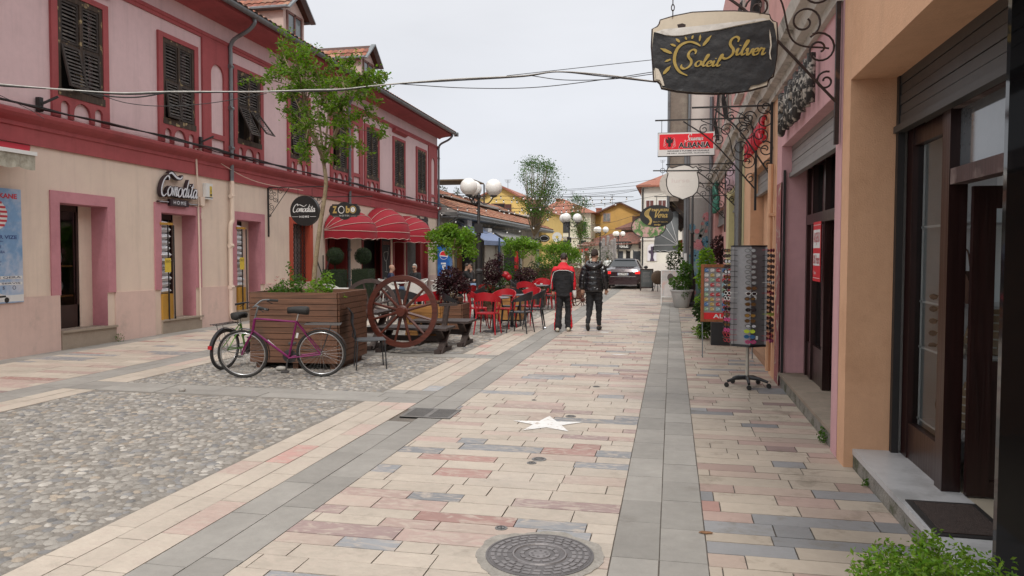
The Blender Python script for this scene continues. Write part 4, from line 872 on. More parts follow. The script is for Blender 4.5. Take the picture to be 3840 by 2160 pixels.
# mural: each flower painted as thin shapes on the end wall
mf = FF((0, 26.955, 0)); cols = {k: mat('mural_' + k, c, .85, .12, 9, stain=s, ssc=8, sth=(.5, .75)) for k, c, s in (('pink', (.56, .22, .25), (.6, .42, .42)), ('blue', (.07, .20, .29), (.30, .42, .45)), ('teal', (.22, .35, .36), (.33, .34, .33)), ('green', (.06, .10, .09), (.15, .2, .18)), ('orange', (.42, .17, .06), (.45, .3, .2)), ('dark', (.02, .02, .03), (.05, .06, .06)))}
gm = {k: B(mf) for k in cols}
def flower(k, cx, cz, r, n=9, cc='dark', z=0):
 P = []
 for i in range(n * 6): a = 2 * pi * i / (n * 6); rr = r * (.82 + .18 * abs(sin(a * n / 2))); P.append((cx + rr * cos(a), cz + rr * sin(a)))
 gm[k].prism(P, 0, .003 + z, sides=False, back=False)
 if k == 'blue':
  for i in range(n): a = 2 * pi * i / n; gm['teal'].poly([(cx + r * .2 * cos(a), cz + r * .2 * sin(a), .004 + z), (cx + r * .75 * cos(a - .1), cz + r * .75 * sin(a - .1), .004 + z), (cx + r * .8 * cos(a + .06), cz + r * .8 * sin(a + .06), .004 + z)])
  gm['dark'].lathe([(r * .16, 0), (0, 0)], (cx, cz, .0055 + z), 10)
 else:
  for q in (.7, .4): gm['orange'].tube([(cx + r * q * cos(i * .5), cz + r * q * sin(i * .5), .004 + z) for i in range(13)], .004, 3)
P = [(.54, 0), (1.29, 0), (1.29, 1.4), (1.0, 1.75), (.8, 1.55), (.54, 1.6)]; gm['teal'].prism(P, 0, .001, sides=False, back=False)
for f_ in (('pink', .88, 2.0, .19), ('blue', .78, 1.62, .21), ('blue', 1.17, 2.1, .2), ('pink', .83, 2.46, .09), ('pink', 1.13, 2.46, .06), ('pink', 1.17, 2.95, .17), ('blue', .66, 2.6, .13), ('pink', .68, 2.3, .07), ('blue', 1.18, 2.72, .09), ('pink', 1.0, 2.72, .06), ('blue', .7, .9, .16), ('pink', 1.1, .8, .14), ('blue', 1.05, 1.3, .12), ('pink', .7, .35, .13)): flower(f_[0], f_[1], f_[2], f_[3], z=.0015 * (f_[3] < .1))
gm['orange'].lathe([(.06, 0), (0, 0)], (.95, 2.3, .006), 7)
for cx, cz, a, s in ((1.1, 1.8, 2.2, .24), (.92, 2.35, 2.4, .12), (1.0, 2.5, .9, .16), (.75, 2.1, 2.6, .12), (1.15, 1.55, -.6, .2), (1.06, 2.9, 1.4, .12), (.62, 1.9, 1.9, .1), (.95, 1.3, 2.2, .18), (.6, 1.2, 1, .14), (.9, .6, 2, .16), (1.2, 1.1, 1.2, .2)):
 q = [(cx + s * (t_ - .5) * cos(a) - w_ * sin(a), cz + s * (t_ - .5) * sin(a) + w_ * cos(a)) for t_, w_ in ((0, 0), (.3, s * .2), (.7, s * .16), (1, 0), (.7, -s * .16), (.3, -s * .2))]; gm['green'].prism(q, 0, .0048, sides=False, back=False)
gm['green'].tube(crom([(.86, 2.2, .005), (.95, 2.5, .005), (1.0, 2.8, .005)], 4), .008, 3); gm['green'].tube(crom([(.9, 2.2, .005), (1.05, 2.4, .005), (1.15, 2.7, .005)], 4), .008, 3)
mu = thing('flower_mural', 'painted mural of big pink and blue flowers on the grey end wall', 'mural', (0, 0, 0))
gA = MB()
for i_, k in enumerate(cols):
 o_ = len(gA.v); gA.v += gm[k].v; gA.f += [tuple(q + o_ for q in F_2) for F_2 in gm[k].f]; gA.mi += [i_] * len(gm[k].f); gA.col += gm[k].col
gA.build('painting', list(cols.values()), mu)
# low off-white buttress at the foot of the wall
g = B(); g.box(.5, .62, 24.95, 26.9, 0, 1.05); tag(g.build('low_wall', M['sill']), 'low pale wall stub behind the white flower pot', 'wall')
# ---------------------------------------------------------------- iron brackets and hanging signs on the right
M['wrought'] = mat('rusty_wrought_iron', (.035, .02, .017), .6, .3, 12, stain=(.13, .06, .035), ssc=9, sth=(.58, .7), metal=.3)
def scrolls(mb, L, r=.009):
 for cx, cy, r0, r1, a, t in L: mb.tube(spiral(cx, cy, r0, r1, a, t), r, 5)
def bracket(name, label, Y, z, reach, drop, x0=XR, extra=(), m=None, hang=()):
 """flat scrollwork bracket in the plane across the street at Y: wall post, arm, diagonal"""
 t = thing(name, label, 'sign bracket', (x0, Y, z)); f = FF((0, 0, 0)); m = m or M['wrought']
 g = B(f); g.box(-.05, -.015, -drop - .35, .3, -.02, .02); g.build('wall_post', m, t)
 g = B(f); g.bar((-.02, 0, 0), (-reach, .01, 0), .022, .022, up=(0, 1, 0)); g.build('arm', m, t)
 g = B(f); g.tube(crom([(-reach * .72, -.02, 0), (-reach * .42, -drop * .34, 0), (-.04, -drop, 0)], 8), .012, 6)
 g.tube(crom([(-reach * .55, -.01, 0), (-reach * .3, -drop * .2, 0), (-reach * .22, -drop * .55, 0), (-.1, -drop * .62, 0)], 8), .008, 5)
 scrolls(g, [(x * reach, y * drop, a * drop, b * drop, c, d) for x, y, a, b, c, d in extra]); g.build('scrollwork', m, t)
 return t
EX = [(-.12, -.2, .13, .03, 1.5, -1.3), (-.17, -.42, .12, .03, -1.2, 1.3), (-.1, -.62, .12, .02, 2, -1.5), (-.3, -.16, .1, .02, 0, 1.4), (-.38, -.3, .09, .02, 3, -1.3), (-.07, -.85, .07, .015, 1.2, 1.3), (-.52, -.14, .07, .015, 1, 1.3), (-.11, -.02, .12, .02, 2, 1.4)]
bracket('sign_bracket', 'largest rusty scrollwork bracket, on the pier between pink and apricot shops', 6.75, 4.1, 1.75, 1.15, extra=EX)
# large shaped sign hanging on chains: black torn sheet over a cream panel
SY = 6.35
sg = thing('hanging_sign', 'large shaped black hanging sign with golden script and sun, torn at the top', 'sign', (.3, SY, 3.2), R(0)); sf = FF((0, 0, 0))
def SP(px, py, dz=0):  # measured outline point brought into the sign's own plane
 p = PY(px, py, SY); return (p.x - .3, p.z - 3.2)
def zp(x, y): return SP(2350 + x * .2898, y * .2898)     # points read off one enlarged view
OUT = [zp(*q) for q in [(340, 375), (400, 350), (430, 310), (437, 265), (620, 210), (850, 165), (1150, 150), (1400, 148), (1650, 165), (1845, 195), (1855, 240), (1885, 275), (1935, 290), (1945, 500), (1935, 700), (1905, 900), (1890, 985), (1850, 1005), (1825, 1040), (1815, 1100), (1600, 1160), (1350, 1195), (1150, 1205), (900, 1200), (650, 1175), (455, 1135), (440, 1080), (405, 1048), (360, 1040), (345, 800), (330, 600)]]
cx_, cz_ = sum(p[0] for p in OUT) / len(OUT), sum(p[1] for p in OUT) / len(OUT)
g = B(sf); g.prism(OUT, -.03, .0); g.build('panel', mat('peeled_cream_panel', (.60, .53, .42), .7, .06, 6, stain=(.30, .17, .09), ssc=7, sth=(.66, .74)), sg)
g = B(sf); g.tube([(p[0], p[1], -.012) for p in OUT], .013, 6, True); g.build('rim', M['wrought'], sg)
BL = [(352, 420), (440, 440), (520, 470), (600, 478), (720, 472), (850, 445), (1000, 425), (1200, 395), (1400, 350), (1600, 310), (1750, 280), (1850, 262), (1900, 310), (1922, 400), (1930, 560), (1922, 750), (1905, 890), (1870, 975), (1800, 1045), (1700, 1085), (1600, 1100), (1560, 1160), (1350, 1185), (1100, 1188), (850, 1180), (620, 1155), (470, 1115), (460, 1040), (420, 900), (362, 880), (350, 750), (345, 600), (342, 500)]
def crumple(x, y): return .006 * noise.noise(V((x * 5, y * 16, 1))) + .004 * noise.noise(V((x * 16, y * 30, 4)))
g = B(sf); bl = [zp(x + (x - 1130) * .016, y + (y - 650) * .03) if y > 500 else zp(x, y) for x, y in BL]
import mathutils
def fill_grid(mb, poly, step, zf):
 """triangulated sheet inside an outline, with inner points so that it can crumple"""
 xs = [p[0] for p in poly]; ys = [p[1] for p in poly]
 def inside(x, y):
  c = False; j = len(poly) - 1
  for i in range(len(poly)):
   if ((poly[i][1] > y) != (poly[j][1] > y)) and x < (poly[j][0] - poly[i][0]) * (y - poly[i][1]) / (poly[j][1] - poly[i][1]) + poly[i][0]: c = not c
   j = i
  return c
 pts = [V((p[0], p[1])) for p in poly]; x = min(xs) + step / 2
 while x < max(xs):
  y = min(ys) + step / 2
  while y < max(ys):
   if inside(x, y) and min((V((x, y)) - V((p[0], p[1]))).length for p in poly) > step * .5: pts.append(V((x + ru(-.2, .2) * step, y + ru(-.2, .2) * step)))
   y += step
  x += step
 r = mathutils.geometry.delaunay_2d_cdt(pts, [], [list(range(len(poly)))], 1, 1e-5)
 mb.mesh([(p.x, p.y, zf(p.x, p.y)) for p in r[0]], [tuple(f) for f in r[2]], lambda p: p)
dense = [];
for i in range(len(bl)):
 a, b = bl[i], bl[(i + 1) % len(bl)]; dense += [a, ((a[0] + b[0]) / 2 + ru(-.002, .002), (a[1] + b[1]) / 2 + ru(-.002, .002))]
fill_grid(g, dense, .022, lambda x, y: .011 + crumple(x, y)); g.build('black_sheet', mat('black_vinyl', (.022, .022, .024), .5, .15, 8, .25, 25, spec=.35), sg, smooth=True)
g = B(sf); fl = [zp(*q) for q in [(370, 425), (480, 385), (640, 372), (900, 345), (1150, 318), (1400, 290), (1600, 270), (1760, 240), (1830, 262), (1600, 300), (1400, 342), (1200, 388), (1000, 418), (850, 438), (720, 465), (600, 470), (500, 460)]]
fill_grid(g, fl, .022, lambda x, y: .019 + .004 * noise.noise(V((x * 14, y * 20, 7)))); g.build('torn_flap', mat('torn_flap', (.62, .60, .56), .7, .08, 12, stain=(.4, .37, .33), ssc=9, sth=(.6, .7)), sg, smooth=True)
g = B(sf); fl = [zp(*q) for q in [(1845, 390), (1865, 480), (1872, 600), (1855, 700), (1868, 780), (1850, 770), (1838, 690), (1855, 590), (1845, 480)]]; g.prism(fl, .016, .02)
fl = [zp(*q) for q in [(368, 885), (410, 900), (440, 960), (470, 1040), (490, 1115), (465, 1115), (430, 1040), (380, 1030)]]; g.prism(fl, .016, .02); g.build('torn_patch', mat('torn_patch', (.58, .52, .43), .8, .1, 9), sg)
g = B(sf); fl = [zp(*q) for q in [(655, 318), (720, 302), (765, 318), (760, 345), (700, 365), (665, 362)]]; g.prism(fl, 0, .002); g.build('rust_spot', M['wrought'], sg)
gold = mat('gold_vinyl', (.36, .25, .05), .45, .06, 12); g = B(sf)
def T2(px, py, pz): p = zp(px, py); return (p[0], p[1], pz + crumple(p[0], p[1]) * .3)
# sun ring and rays
arc = [(955, 605), (900, 570), (830, 550), (760, 560), (690, 600), (645, 660), (620, 740), (622, 820), (650, 890), (700, 945), (785, 985)]
brush(g, arc, 40, T2, .02, .02, lo=.55, ang=0)
for a, b, wd in (((428, 630), (590, 700), 42), ((560, 577), (640, 605), 30), ((632, 505), (690, 555), 34), ((755, 480), (775, 525), 26), ((862, 460), (842, 515), 26), ((955, 452), (940, 545), 28), ((1100, 460), (980, 605), 40), ((488, 808), (575, 772), 28), ((575, 855), (470, 968), 42)):
 m_ = ((a[0] + b[0]) / 2, (a[1] + b[1]) / 2); d_ = V((b[0] - a[0], b[1] - a[1])); n_ = V((-d_.y, d_.x)).normalized() * wd / 2
 P = [(a[0], a[1]), (a[0] * .6 + b[0] * .4 + n_.x, a[1] * .6 + b[1] * .4 + n_.y), (a[0] * .15 + b[0] * .85 + n_.x * .8, a[1] * .15 + b[1] * .85 + n_.y * .8), (b[0], b[1]), (a[0] * .15 + b[0] * .85 - n_.x * .8, a[1] * .15 + b[1] * .85 - n_.y * .8), (a[0] * .6 + b[0] * .4 - n_.x, a[1] * .6 + b[1] * .4 - n_.y)]
 g.poly([T2(p[0], p[1], .02) for p in P])
def strokes(mb, word, X, Yb, xh, sl=.3, rise=.0, w=.3, z=.021, sx=1.):   # X, Yb, xh in enlarged-view units (y down)
 e = 0; x = 0
 for ch in word:
  st, adv = GL[ch]
  for q in st:
   e += 1; zz = z + (e % 4) * .0004
   brush(mb, q, w, lambda a, b, c, x=x, zz=zz: T2(X + xh * (sx * (x + a) + sl * b), Yb - xh * (b + rise * (x + a)), zz), 0, 0, lo=.5)
  x += adv
strokes(g, 'S', 705, 870, 92, .12, 0, .38); strokes(g, 'oleil', 872, 866, 70, .3, .0, .30, sx=1.36)
strokes(g, 'S', 1230, 735, 104, .14, 0, .36); strokes(g, 'ilver', 1392, 722, 88, .3, .0, .29, sx=1.26)
g.build('golden_script', gold, sg)
def chain(p0, p1, nm='sign_chain', lb='short rusty chain holding the large black sign'):
 p0 = V(p0); p1 = V(p1); n = int((p1 - p0).length / .042); g = B(); d = (p1 - p0) / n
 for i in range(n):
  c = p0 + d * (i + .5); ax = V((1, 0, 0)) if i % 2 else V((0, 1, 0))
  g.tube([c + ax * .012 * cos(a) + V((0, 0, .026 * sin(a))) for a in [2 * pi * k / 10 for k in range(10)]], .0042, 5, True)
 return tag(g.build(nm, M['wrought']), lb, 'chain', 'chains of the large hanging sign')
p = PY(2523, 62, SY); chain((p.x, SY - .01, p.z), (p.x, SY - .01, 4.1), lb='rusty chain at the left shoulder of the large black sign'); p = PY(2850, 50, SY); chain((p.x, SY - .01, p.z), (p.x, SY - .01, 4.1), lb='rusty chain at the right shoulder of the large black sign')
# second and third scroll brackets with the souvenir sign
bracket('sign_bracket', 'scrollwork bracket above the red raised letters, behind the large sign', 11.0, 3.72, 1.1, .95, extra=EX, m=M['black'])
b2 = bracket('sign_bracket', 'black bracket with a long straight arm carrying the red souvenir sign', 13.0, 3.9, 1.65, 1.15, extra=EX, m=M['black'])
bracket('sign_bracket', 'thin bracket with a straight arm just under the red souvenir sign', 17.0, 3.62, 1.5, .9, extra=EX, m=M['black'])
bracket('sign_bracket', 'scrollwork bracket above the green raised letters holding the white shield', 20.3, 3.5, 1.5, .9, extra=EX, m=M['black'])
t = thing('hanging_sign', 'red and white rectangular souvenir sign with a black eagle, hanging from an arm', 'sign', (.21, 13.0, 3.51)); f = FF((0, 0, 0))
g = B(f); g.box(-.455, .455, -.19, .19, -.06, 0); g.build('casing', mat('white_acrylic', (.66, .65, .63), .4, .03), t)
g = B(f); g.box(-.435, .435, -.085, .165, 0, .002); g.build('red_field', mat('sign_red', (.72, .012, .025), .4, .03), t)
g = B(f); text(g, 'ALBANIA', -.125, .39, -.065, .025, .004, bold=.035); text(g, 'RIPARIME E PUNIME ARTIZANALE', -.3, .37, -.125, -.102, .002, bold=.02); text(g, 'NE DRU, ALABASTER, GUACKE ETJ.', -.31, .38, -.165, -.142, .002, bold=.02)
ea = [(0, .10), (.02, .125), (.045, .11), (.03, .10), (.03, .07), (.075, .10), (.065, .03), (.05, .0), (.03, .01), (.025, -.03), (.035, -.055), (0, -.07), (-.035, -.055), (-.025, -.03), (-.03, .01), (-.05, 0), (-.065, .03), (-.075, .10), (-.03, .07), (-.03, .10), (-.045, .11), (-.02, .125)]
g.prism([(x * .85 - .27, y * .85 + .015) for x, y in ea], 0, .004); g.build('black_print', mat('sign_black', (.01, .01, .01), .5), t)
g = B(f); script(g, 'Souvenir', -.02, .055, .045, .0045, .0045, w=.3, slant=.35, sx=.92, rise=.0); text(g, 'ALBANIA', -.129, .387, -.069, .029, .003, bold=.055)
for i in range(5):
 for s in (-1, 1): g.tube(crom([(-.27 + s * .065, .11 - i * .028, .003), (-.27 + s * (.085 + .004 * i), .085 - i * .028, .003), (-.27 + s * (.08 - .012 * i), .055 - i * .03, .003)], 3), .0022, 3)
g.build('white_print', M['white'], t)
g = B(f); g.tube([(-.46, -.195, -.03), (.46, -.195, -.03), (.46, .195, -.03), (-.46, .195, -.03)], .008, 5, True); g.build('frame', M['black'], t)
for x in (-.4, .42): g = B(f); g.tube([(x, .19, -.03), (x - .0, .4, -.03)], .005, 5); g.build('hanger', M['black'], t)
# white shield sign
def zq(x, y, Y): p = PY(2480 + x * .2622, 480 + y * .2622, Y); return (p.x, p.z)
SH = [(110, 555), (155, 572), (250, 540), (330, 525), (400, 540), (455, 572), (495, 545), (540, 600), (512, 640), (535, 740), (535, 830), (510, 910), (450, 970), (380, 995), (305, 1025), (250, 1000), (150, 960), (100, 900), (75, 820), (75, 740), (97, 650), (65, 620)]
Ys = 16.5; P = [zq(*q, Ys) for q in SH]; cx = sum(p[0] for p in P) / len(P); cz = sum(p[1] for p in P) / len(P)
t = thing('hanging_sign', 'blank white shield-shaped sign with faded pink letters', 'sign', (cx, Ys, cz)); Q = [(p[0] - cx, p[1] - cz) for p in P]
g = B(f); g.prism(Q, -.05, 0); g.build('panel', mat('white_enamel', (.70, .68, .64), .45, .04, 4, stain=(.55, .42, .33), ssc=3, sth=(.7, .8)), t)
g = B(f); g.tube([(p[0], p[1], 0) for p in Q], .01, 6, True); g.build('rim', M['black'], t)
g = B(f); text(g, 'lurse', -.23, .14, -.06, .03, .002, bold=.02); text(g, 'beauty bar', -.08, .14, -.15, -.125, .002); g.build('faded_letters', mat('faded_letters', (.66, .60, .57), .5, 0), t)
g = B(); g.tube([(cx - .62, Ys, cz + .2), (XR, Ys, cz + .17)], .014, 6); g.tube([(cx - .42 + .05 * cos(a), Ys, cz + .2 + .05 * sin(a)) for a in [k * .628 for k in range(10)]], .006, 5, True)
t2 = thing('sign_bracket', 'thin straight iron arm carrying the white shield sign', 'sign bracket', (0, 0, 0)); g.build('arm', M['black'], t2)
# white round sign half hidden behind the shield
p = PY(2520, 690, 19); g = B(FF((p.x, 19, p.z))); g.lathe([(.30, -.03), (.30, 0), (0, 0)], n=28); t = g.build('hanging_sign', mat('cream_round', (.55, .52, .47), .6, .1, 4, stain=(.3, .27, .24), ssc=4, sth=(.5, .7))); tag(t, 'cream round sign hidden behind the white shield sign', 'sign')
# oval beauty salon sign, and the green oval behind it
Yv = 20.; p = PY(2462, 810, Yv); t = thing('hanging_sign', 'black oval hair salon sign with a golden profile and arrow', 'sign', (p.x, Yv, p.z))
def ell(a, b, n=36): return [(a * cos(2 * pi * i / n), b * sin(2 * pi * i / n)) for i in range(n)]
a_, b_ = .425, .285
g = B(f); g.prism(ell(a_, b_), -.04, 0); g.build('panel', mat('oval_black', (.02, .02, .02), .5), t)
g = B(f); text(g, 'PARUKERI', -.12, .3, .12, .185, .003, bold=.03); text(g, 'BEAUTY SALON', -.08, .28, -.17, -.135, .003, bold=.01); script(g, 'Vera', -.1, -.04, .085, .003, .003, w=.3, slant=.2, sx=1.15)
g.prism([(-.06, -.215), (.04, -.215), (.04, -.195), (.12, -.228), (.04, -.26), (.04, -.24), (-.06, -.24)], 0, .003)
for k in range(4): brush(g, [(-.17 + k * .012, .2), (-.28 + k * .03, .12), (-.29 + k * .03, .02), (-.2 + k * .02, -.06), (-.16 + k * .012, -.14), (-.22 + k * .02, -.23)], .022, lambda a, b, c, k=k: (a, b, .003 + k * .0004), 0, 0, lo=.5)
g.build('golden_print', mat('gold_print', (.48, .34, .11), .5), t)
g = B(f); g.tube([(0, b_, -.02), (0, .5, -.02)], .008, 5); g.tube([(-.06, .5, -.02), (XR - p.x, .5, -.02)], .012, 5); g.build('arm', M['black'], t)
p = PY(2432, 850, 23.); t = thing('hanging_sign', 'green and pink floral oval sign half hidden behind the salon sign', 'sign', (p.x, 23., p.z)); g = B(f); g.prism(ell(.5, .33), -.04, 0); g.build('panel', mat('green_floral', (.12, .25, .08), .6, .5, 7, stain=(.55, .35, .32), ssc=6, sth=(.48, .55)), t); g = B(f); g.tube([(x, y, 0) for x, y in ell(.5, .33)], .015, 5, True); g.build('rim', M['black'], t)
p = PY(2470, 870, 29); t = thing('hanging_sign', 'black shop sign with small white letters beneath the salon sign', 'sign', (p.x, 29, p.z)); g = B(f); g.box(-.55, .4, -.2, .25, -.05, 0); g.build('panel', mat('sign_black2', (.015, .015, .017), .5), t); g = B(f); text(g, 'FILIGRAN', -.2, .3, .0, .1, .003, bold=.02); text(g, 'HANDMADE', -.45, .1, -.15, -.1, .003); g.build('white_print', M['white'], t)
p = PY(2478, 935, 30); t = thing('wall_sign', 'small black sign with white letters below the grey awning', 'sign', (p.x, 30, p.z)); g = B(f); g.box(-.3, .3, -.12, .12, -.04, 0); g.build('panel', mat('sign_black3', (.015, .015, .017), .5), t); g = B(f); text(g, 'beauty', -.26, .2, -.06, .07, .003, bold=.03); g.build('white_print', M['white'], t)
# grey fan awning, red awning
def fan_awning(name, label, fr, w, h, out, m1, m2, val=.2, seg=12, ribs=4, sk='valance'):
 """half-dome awning: hoops from the two hinge ends, turned from the wall outwards"""
 t = thing(name, label, 'awning', tuple(fr.o)); f = Fr((0, 0, 0), fr.u, fr.v)
 def pt(th, ph): return (-w / 2 * cos(th), h * sin(th) * cos(ph), out * sin(th) * sin(ph))
 g = B(f); K = 12; vs = [[g.V(pt(pi * i / seg, pi / 2 * j / K)) for i in range(seg + 1)] for j in range(K + 1)]
 for j in range(K):
  for i in range(seg): g.F((vs[j][i], vs[j + 1][i], vs[j + 1][i + 1], vs[j][i + 1]))
 g.build('canopy', m1, t, smooth=True)
 g = B(f); N = 40
 top = [pt(pi * i / N, pi / 2) for i in range(N + 1)]
 bot = [(p[0], -val + .035 * abs(sin(i * pi / 5)), p[2] * 1.01) for i, p in enumerate(top)]
 for i in range(N): g.poly([top[i], bot[i], bot[i + 1], top[i + 1]])
 g.build(sk, m1, t)
 g = B(f)
 for j in range(1, ribs + 1): ph = pi / 2 * j / ribs; g.tube([(p[0], p[1] + .006, p[2] + .006) for p in [pt(pi * i / 24, ph) for i in range(25)]], .009, 4)
 g.tube([(p[0], p[1], p[2] + .005) for p in bot], .008, 4); g.build('piping', m2, t)
 return t
M['awr'] = mat('red_awning_canvas', (.29, .006, .018), .75, .08, 3, .1, 60); M['pip'] = mat('pale_piping', (.55, .42, .36), .7)
M['awg'] = mat('grey_awning_canvas', (.13, .14, .14), .75, .1, 3)
fan_awning('grey_awning', 'grey half-dome awning with white piping beside the lamp post', Fr((.2, 28.2, 1.98), (0, -1, 0), (0, 0, 1)), 2.6, 1.25, .85, M['awg'], mat('white_piping', (.6, .6, .6), .6), .22)
g = B(); t = thing('red_awning', 'small red awning with scalloped edge under the grey awning', 'awning', (.1, 31, 1.9)); g.poly([(-.75, 0, .1), (.3, 0, .35), (.3, 2.5, .35), (-.75, 2.5, .1)]); g.poly([(-.75, 0, .1), (.3, 0, .1), (.3, 0, .35)]); g.box(-.76, .3, -.01, 0, -.1, .12); g.build('canopy', M['awr'], t)
for k, (nm, u, w_, h_, z_) in enumerate((('nearest', 23.2, 3.0, .74, 2.4), ('middle', 26.3, 3.05, .92, 2.45), ('farthest', 29.05, 2.95, .84, 2.36))):
 fan_awning('red_awning', f'{nm} of three red half-dome awnings with pale piping over the cafe doors', Fr((-10.46, u, z_), (0, 1, 0), (0, 0, 1)), w_, h_, 1.0 if k else .95, M['awr'], M['pip'], .26)['group'] = 'red dome awnings of the cafe'
# raised letters on the fascias
M['bark'] = mat('birch_bark', (.50, .46, .40), .8, .2, 6, stain=(.03, .027, .025), ssc=9, sth=(.44, .5)); M['redl'] = mat('red_letter', (.55, .01, .03), .5, .06)
def logs(mb, body, u0, u1, v0, v1, r, z=.0):
 SEG = {'B': [((0, 0), (0, 1)), ((0, 1), (.8, .8)), ((.8, .8), (0, .52)), ((0, .5), (.9, .25)), ((.9, .25), (0, 0))], 'A': [((0, 0), (.5, 1)), ((.5, 1), (1, 0)), ((.2, .4), (.8, .4))], 'R': [((0, 0), (0, 1)), ((0, 1), (.9, .78)), ((.9, .78), (0, .5)), ((.2, .5), (1, 0))], 'D': [((0, 0), (0, 1)), ((0, 1), (.9, .6)), ((.9, .6), (.9, .35)), ((.9, .35), (0, 0))], 'H': [((0, 0), (0, 1)), ((1, 0), (1, 1)), ((0, .5), (1, .5))], 'I': [((.5, 0), (.5, 1))],
           'S': [((1, .9), (.1, .8)), ((.1, .8), (.9, .4)), ((.9, .4), (0, .08))], 'U': [((0, 1), (.1, .15)), ((.1, .15), (.9, .1)), ((.9, .1), (1, 1))], 'V': [((0, 1), (.5, 0)), ((.5, 0), (1, 1))], 'E': [((0, 0), (0, 1)), ((0, .95), (1, .95)), ((0, .5), (.8, .5)), ((0, .05), (1, .05))], 'N': [((0, 0), (0, 1)), ((0, 1), (1, 0)), ((1, 0), (1, 1))], 'O': [((.1, .1), (.1, .9)), ((.1, .9), (.9, .9)), ((.9, .9), (.9, .1)), ((.9, .1), (.1, .1))], 'G': [((.9, .85), (.1, .9)), ((.1, .9), (.05, .1)), ((.05, .1), (.95, .1)), ((.95, .1), (.95, .5)), ((.95, .5), (.5, .5))], 'T': [((.5, 0), (.5, 1)), ((0, .95), (1, .95))], 'K': [((0, 0), (0, 1)), ((0, .5), (1, 1)), ((0, .5), (1, 0))], 'L': [((0, 0), (0, 1)), ((0, .05), (.9, .05))], 'M': [((0, 0), (.1, 1)), ((.1, 1), (.5, .3)), ((.5, .3), (.9, 1)), ((.9, 1), (1, 0))]}
 n = len(body); w = (u1 - u0) / n
 for i, ch in enumerate(body):
  for a, b in SEG[ch]:
   p = [(u0 + w * (i + .12 + .74 * q[0]), v0 + (v1 - v0) * q[1], z + r) for q in (a, b)]; mb.tube(p, r, 7)
def fascia(name, label, body, ya, yb, v0, v1, r, m, tilt=0):
 t = thing(name, label, 'shop sign', (XR - .03, (ya + yb) / 2, (v0 + v1) / 2)); w_ = (yb - ya) / len(body)
 for i, ch in enumerate(body):
  g = B(FRt((0, 0, 0))); logs(g, ch, -w_ * .5, w_ * .5, -(v1 - v0) / 2, (v1 - v0) / 2, r); o = g.build('letter', m, t, smooth=True); o.location = (0, (yb - ya) / 2 - w_ * (i + .5), 0)
fascia('letter_sign', 'raised birch bark letters on the dusty pink fascia', 'BARDHI', 7.55, 9.8, 3.14, 3.6, .042, M['bark'])
fascia('letter_sign', 'raised bright red letters on the pale orange fascia', 'SUVENIRE', 11.5, 14.6, 3.36, 3.68, .032, M['redl'])
fascia('letter_sign', 'raised pale pink letters on the pale yellow fascia', 'SUVENIRE', 16.4, 19.6, 3.15, 3.66, .025, mat('pale_pink_letter', (.55, .38, .43), .6))
fascia('letter_sign', 'upper row of green raised letters on the salmon fascia', 'BAR', 23.0, 24.9, 3.42, 3.8, .05, mat('green_letter', (.03, .18, .12), .6, .2)); fascia('letter_sign', 'lower row of green raised letters on the salmon fascia', 'GRILL', 22.2, 24.9, 2.95, 3.34, .05, mat('green_letter2', (.03, .18, .12), .6, .2))
# ================================================================ street furniture, plants, people
M['plank'] = wood('brown_planter_wood', (.135, .062, .034), .6, .35, 0, stain=(.075, .04, .025), sth=(.55, .72), ssc=2.5)
M['ywood'] = wood('honey_planter_wood', (.36, .17, .045), .6, .35, 0, stain=(.22, .10, .03), sth=(.55, .7), ssc=4)
M['dwood'] = wood('dark_bench_wood', (.045, .030, .026), .6, .4, 0, stain=(.10, .08, .07), sth=(.58, .72), ssc=4)
M['wheelw'] = wood('red_brown_wheel_wood', (.085, .020, .011), .45, .35, 0)
M['soil'] = mat('soil', (.05, .035, .025), 1, .3, 20, .6, 40)
M['rubber'] = mat('rubber', (.022, .021, .02), .75, .15, 20)
M['chrome'] = mat('bright_metal', (.5, .5, .5), .25, .05, 5, metal=.9)
M['redp'] = mat('red_plastic', (.38, .010, .018), .42, .05, 6)
M['blackp'] = mat('black_plastic', (.022, .023, .026), .45, .08, 6)
M['greyp'] = mat('grey_table_top', (.14, .145, .16), .4, .06, 5)
def planter(name, label, x0, x1, y0, y1, z0, z1, m, n, group=None, feet=True):
 t = thing(name, label, 'planter', ((x0 + x1) / 2, (y0 + y1) / 2, 0), 0, group); w, d = (x1 - x0) / 2, (y1 - y0) / 2; h = (z1 - z0) / n
 for nm, s in (('front', 0), ('back', 1), ('left', 2), ('right', 3)):
  g = B()
  for i in range(n):
   a, b = z0 + i * h + .004, z0 + (i + 1) * h - .004; o = ru(-.003, .003)
   if s == 0: g.box(-w + ru(0, .006), w + ru(-.004, .004), -d - .022 + o, -d + .022, a, b)
   elif s == 1: g.box(-w, w, d - .022, d + .022 + o, a, b)
   elif s == 2: g.box(-w - .02 + o, -w + .022, -d + .023, d - .023, a, b)
   else: g.box(w - .022, w + .02 + o, -d + .023, d - .023 + ru(-.004, .004), a, b)
  g.build('board_panel', m, t)
 g = B(); g.box(-w + .03, w - .03, -d + .03, d - .03, z0, z1 - .09); g.build('soil', M['soil'], t)
 if feet:
  g = B()
  for x in (-w + .1, 0, w - .1): g.box(x - .04, x + .04, -d + .05, d - .05, 0, z0 + .02)
  g.build('feet', m, t)
 return t
_p = planter('tree_planter', 'large square brown plank planter with the slender tree', -6.14, -4.78, 10.22, 11.42, .09, 1.13, M['plank'], 12); _p.rotation_euler[2] = R(3)
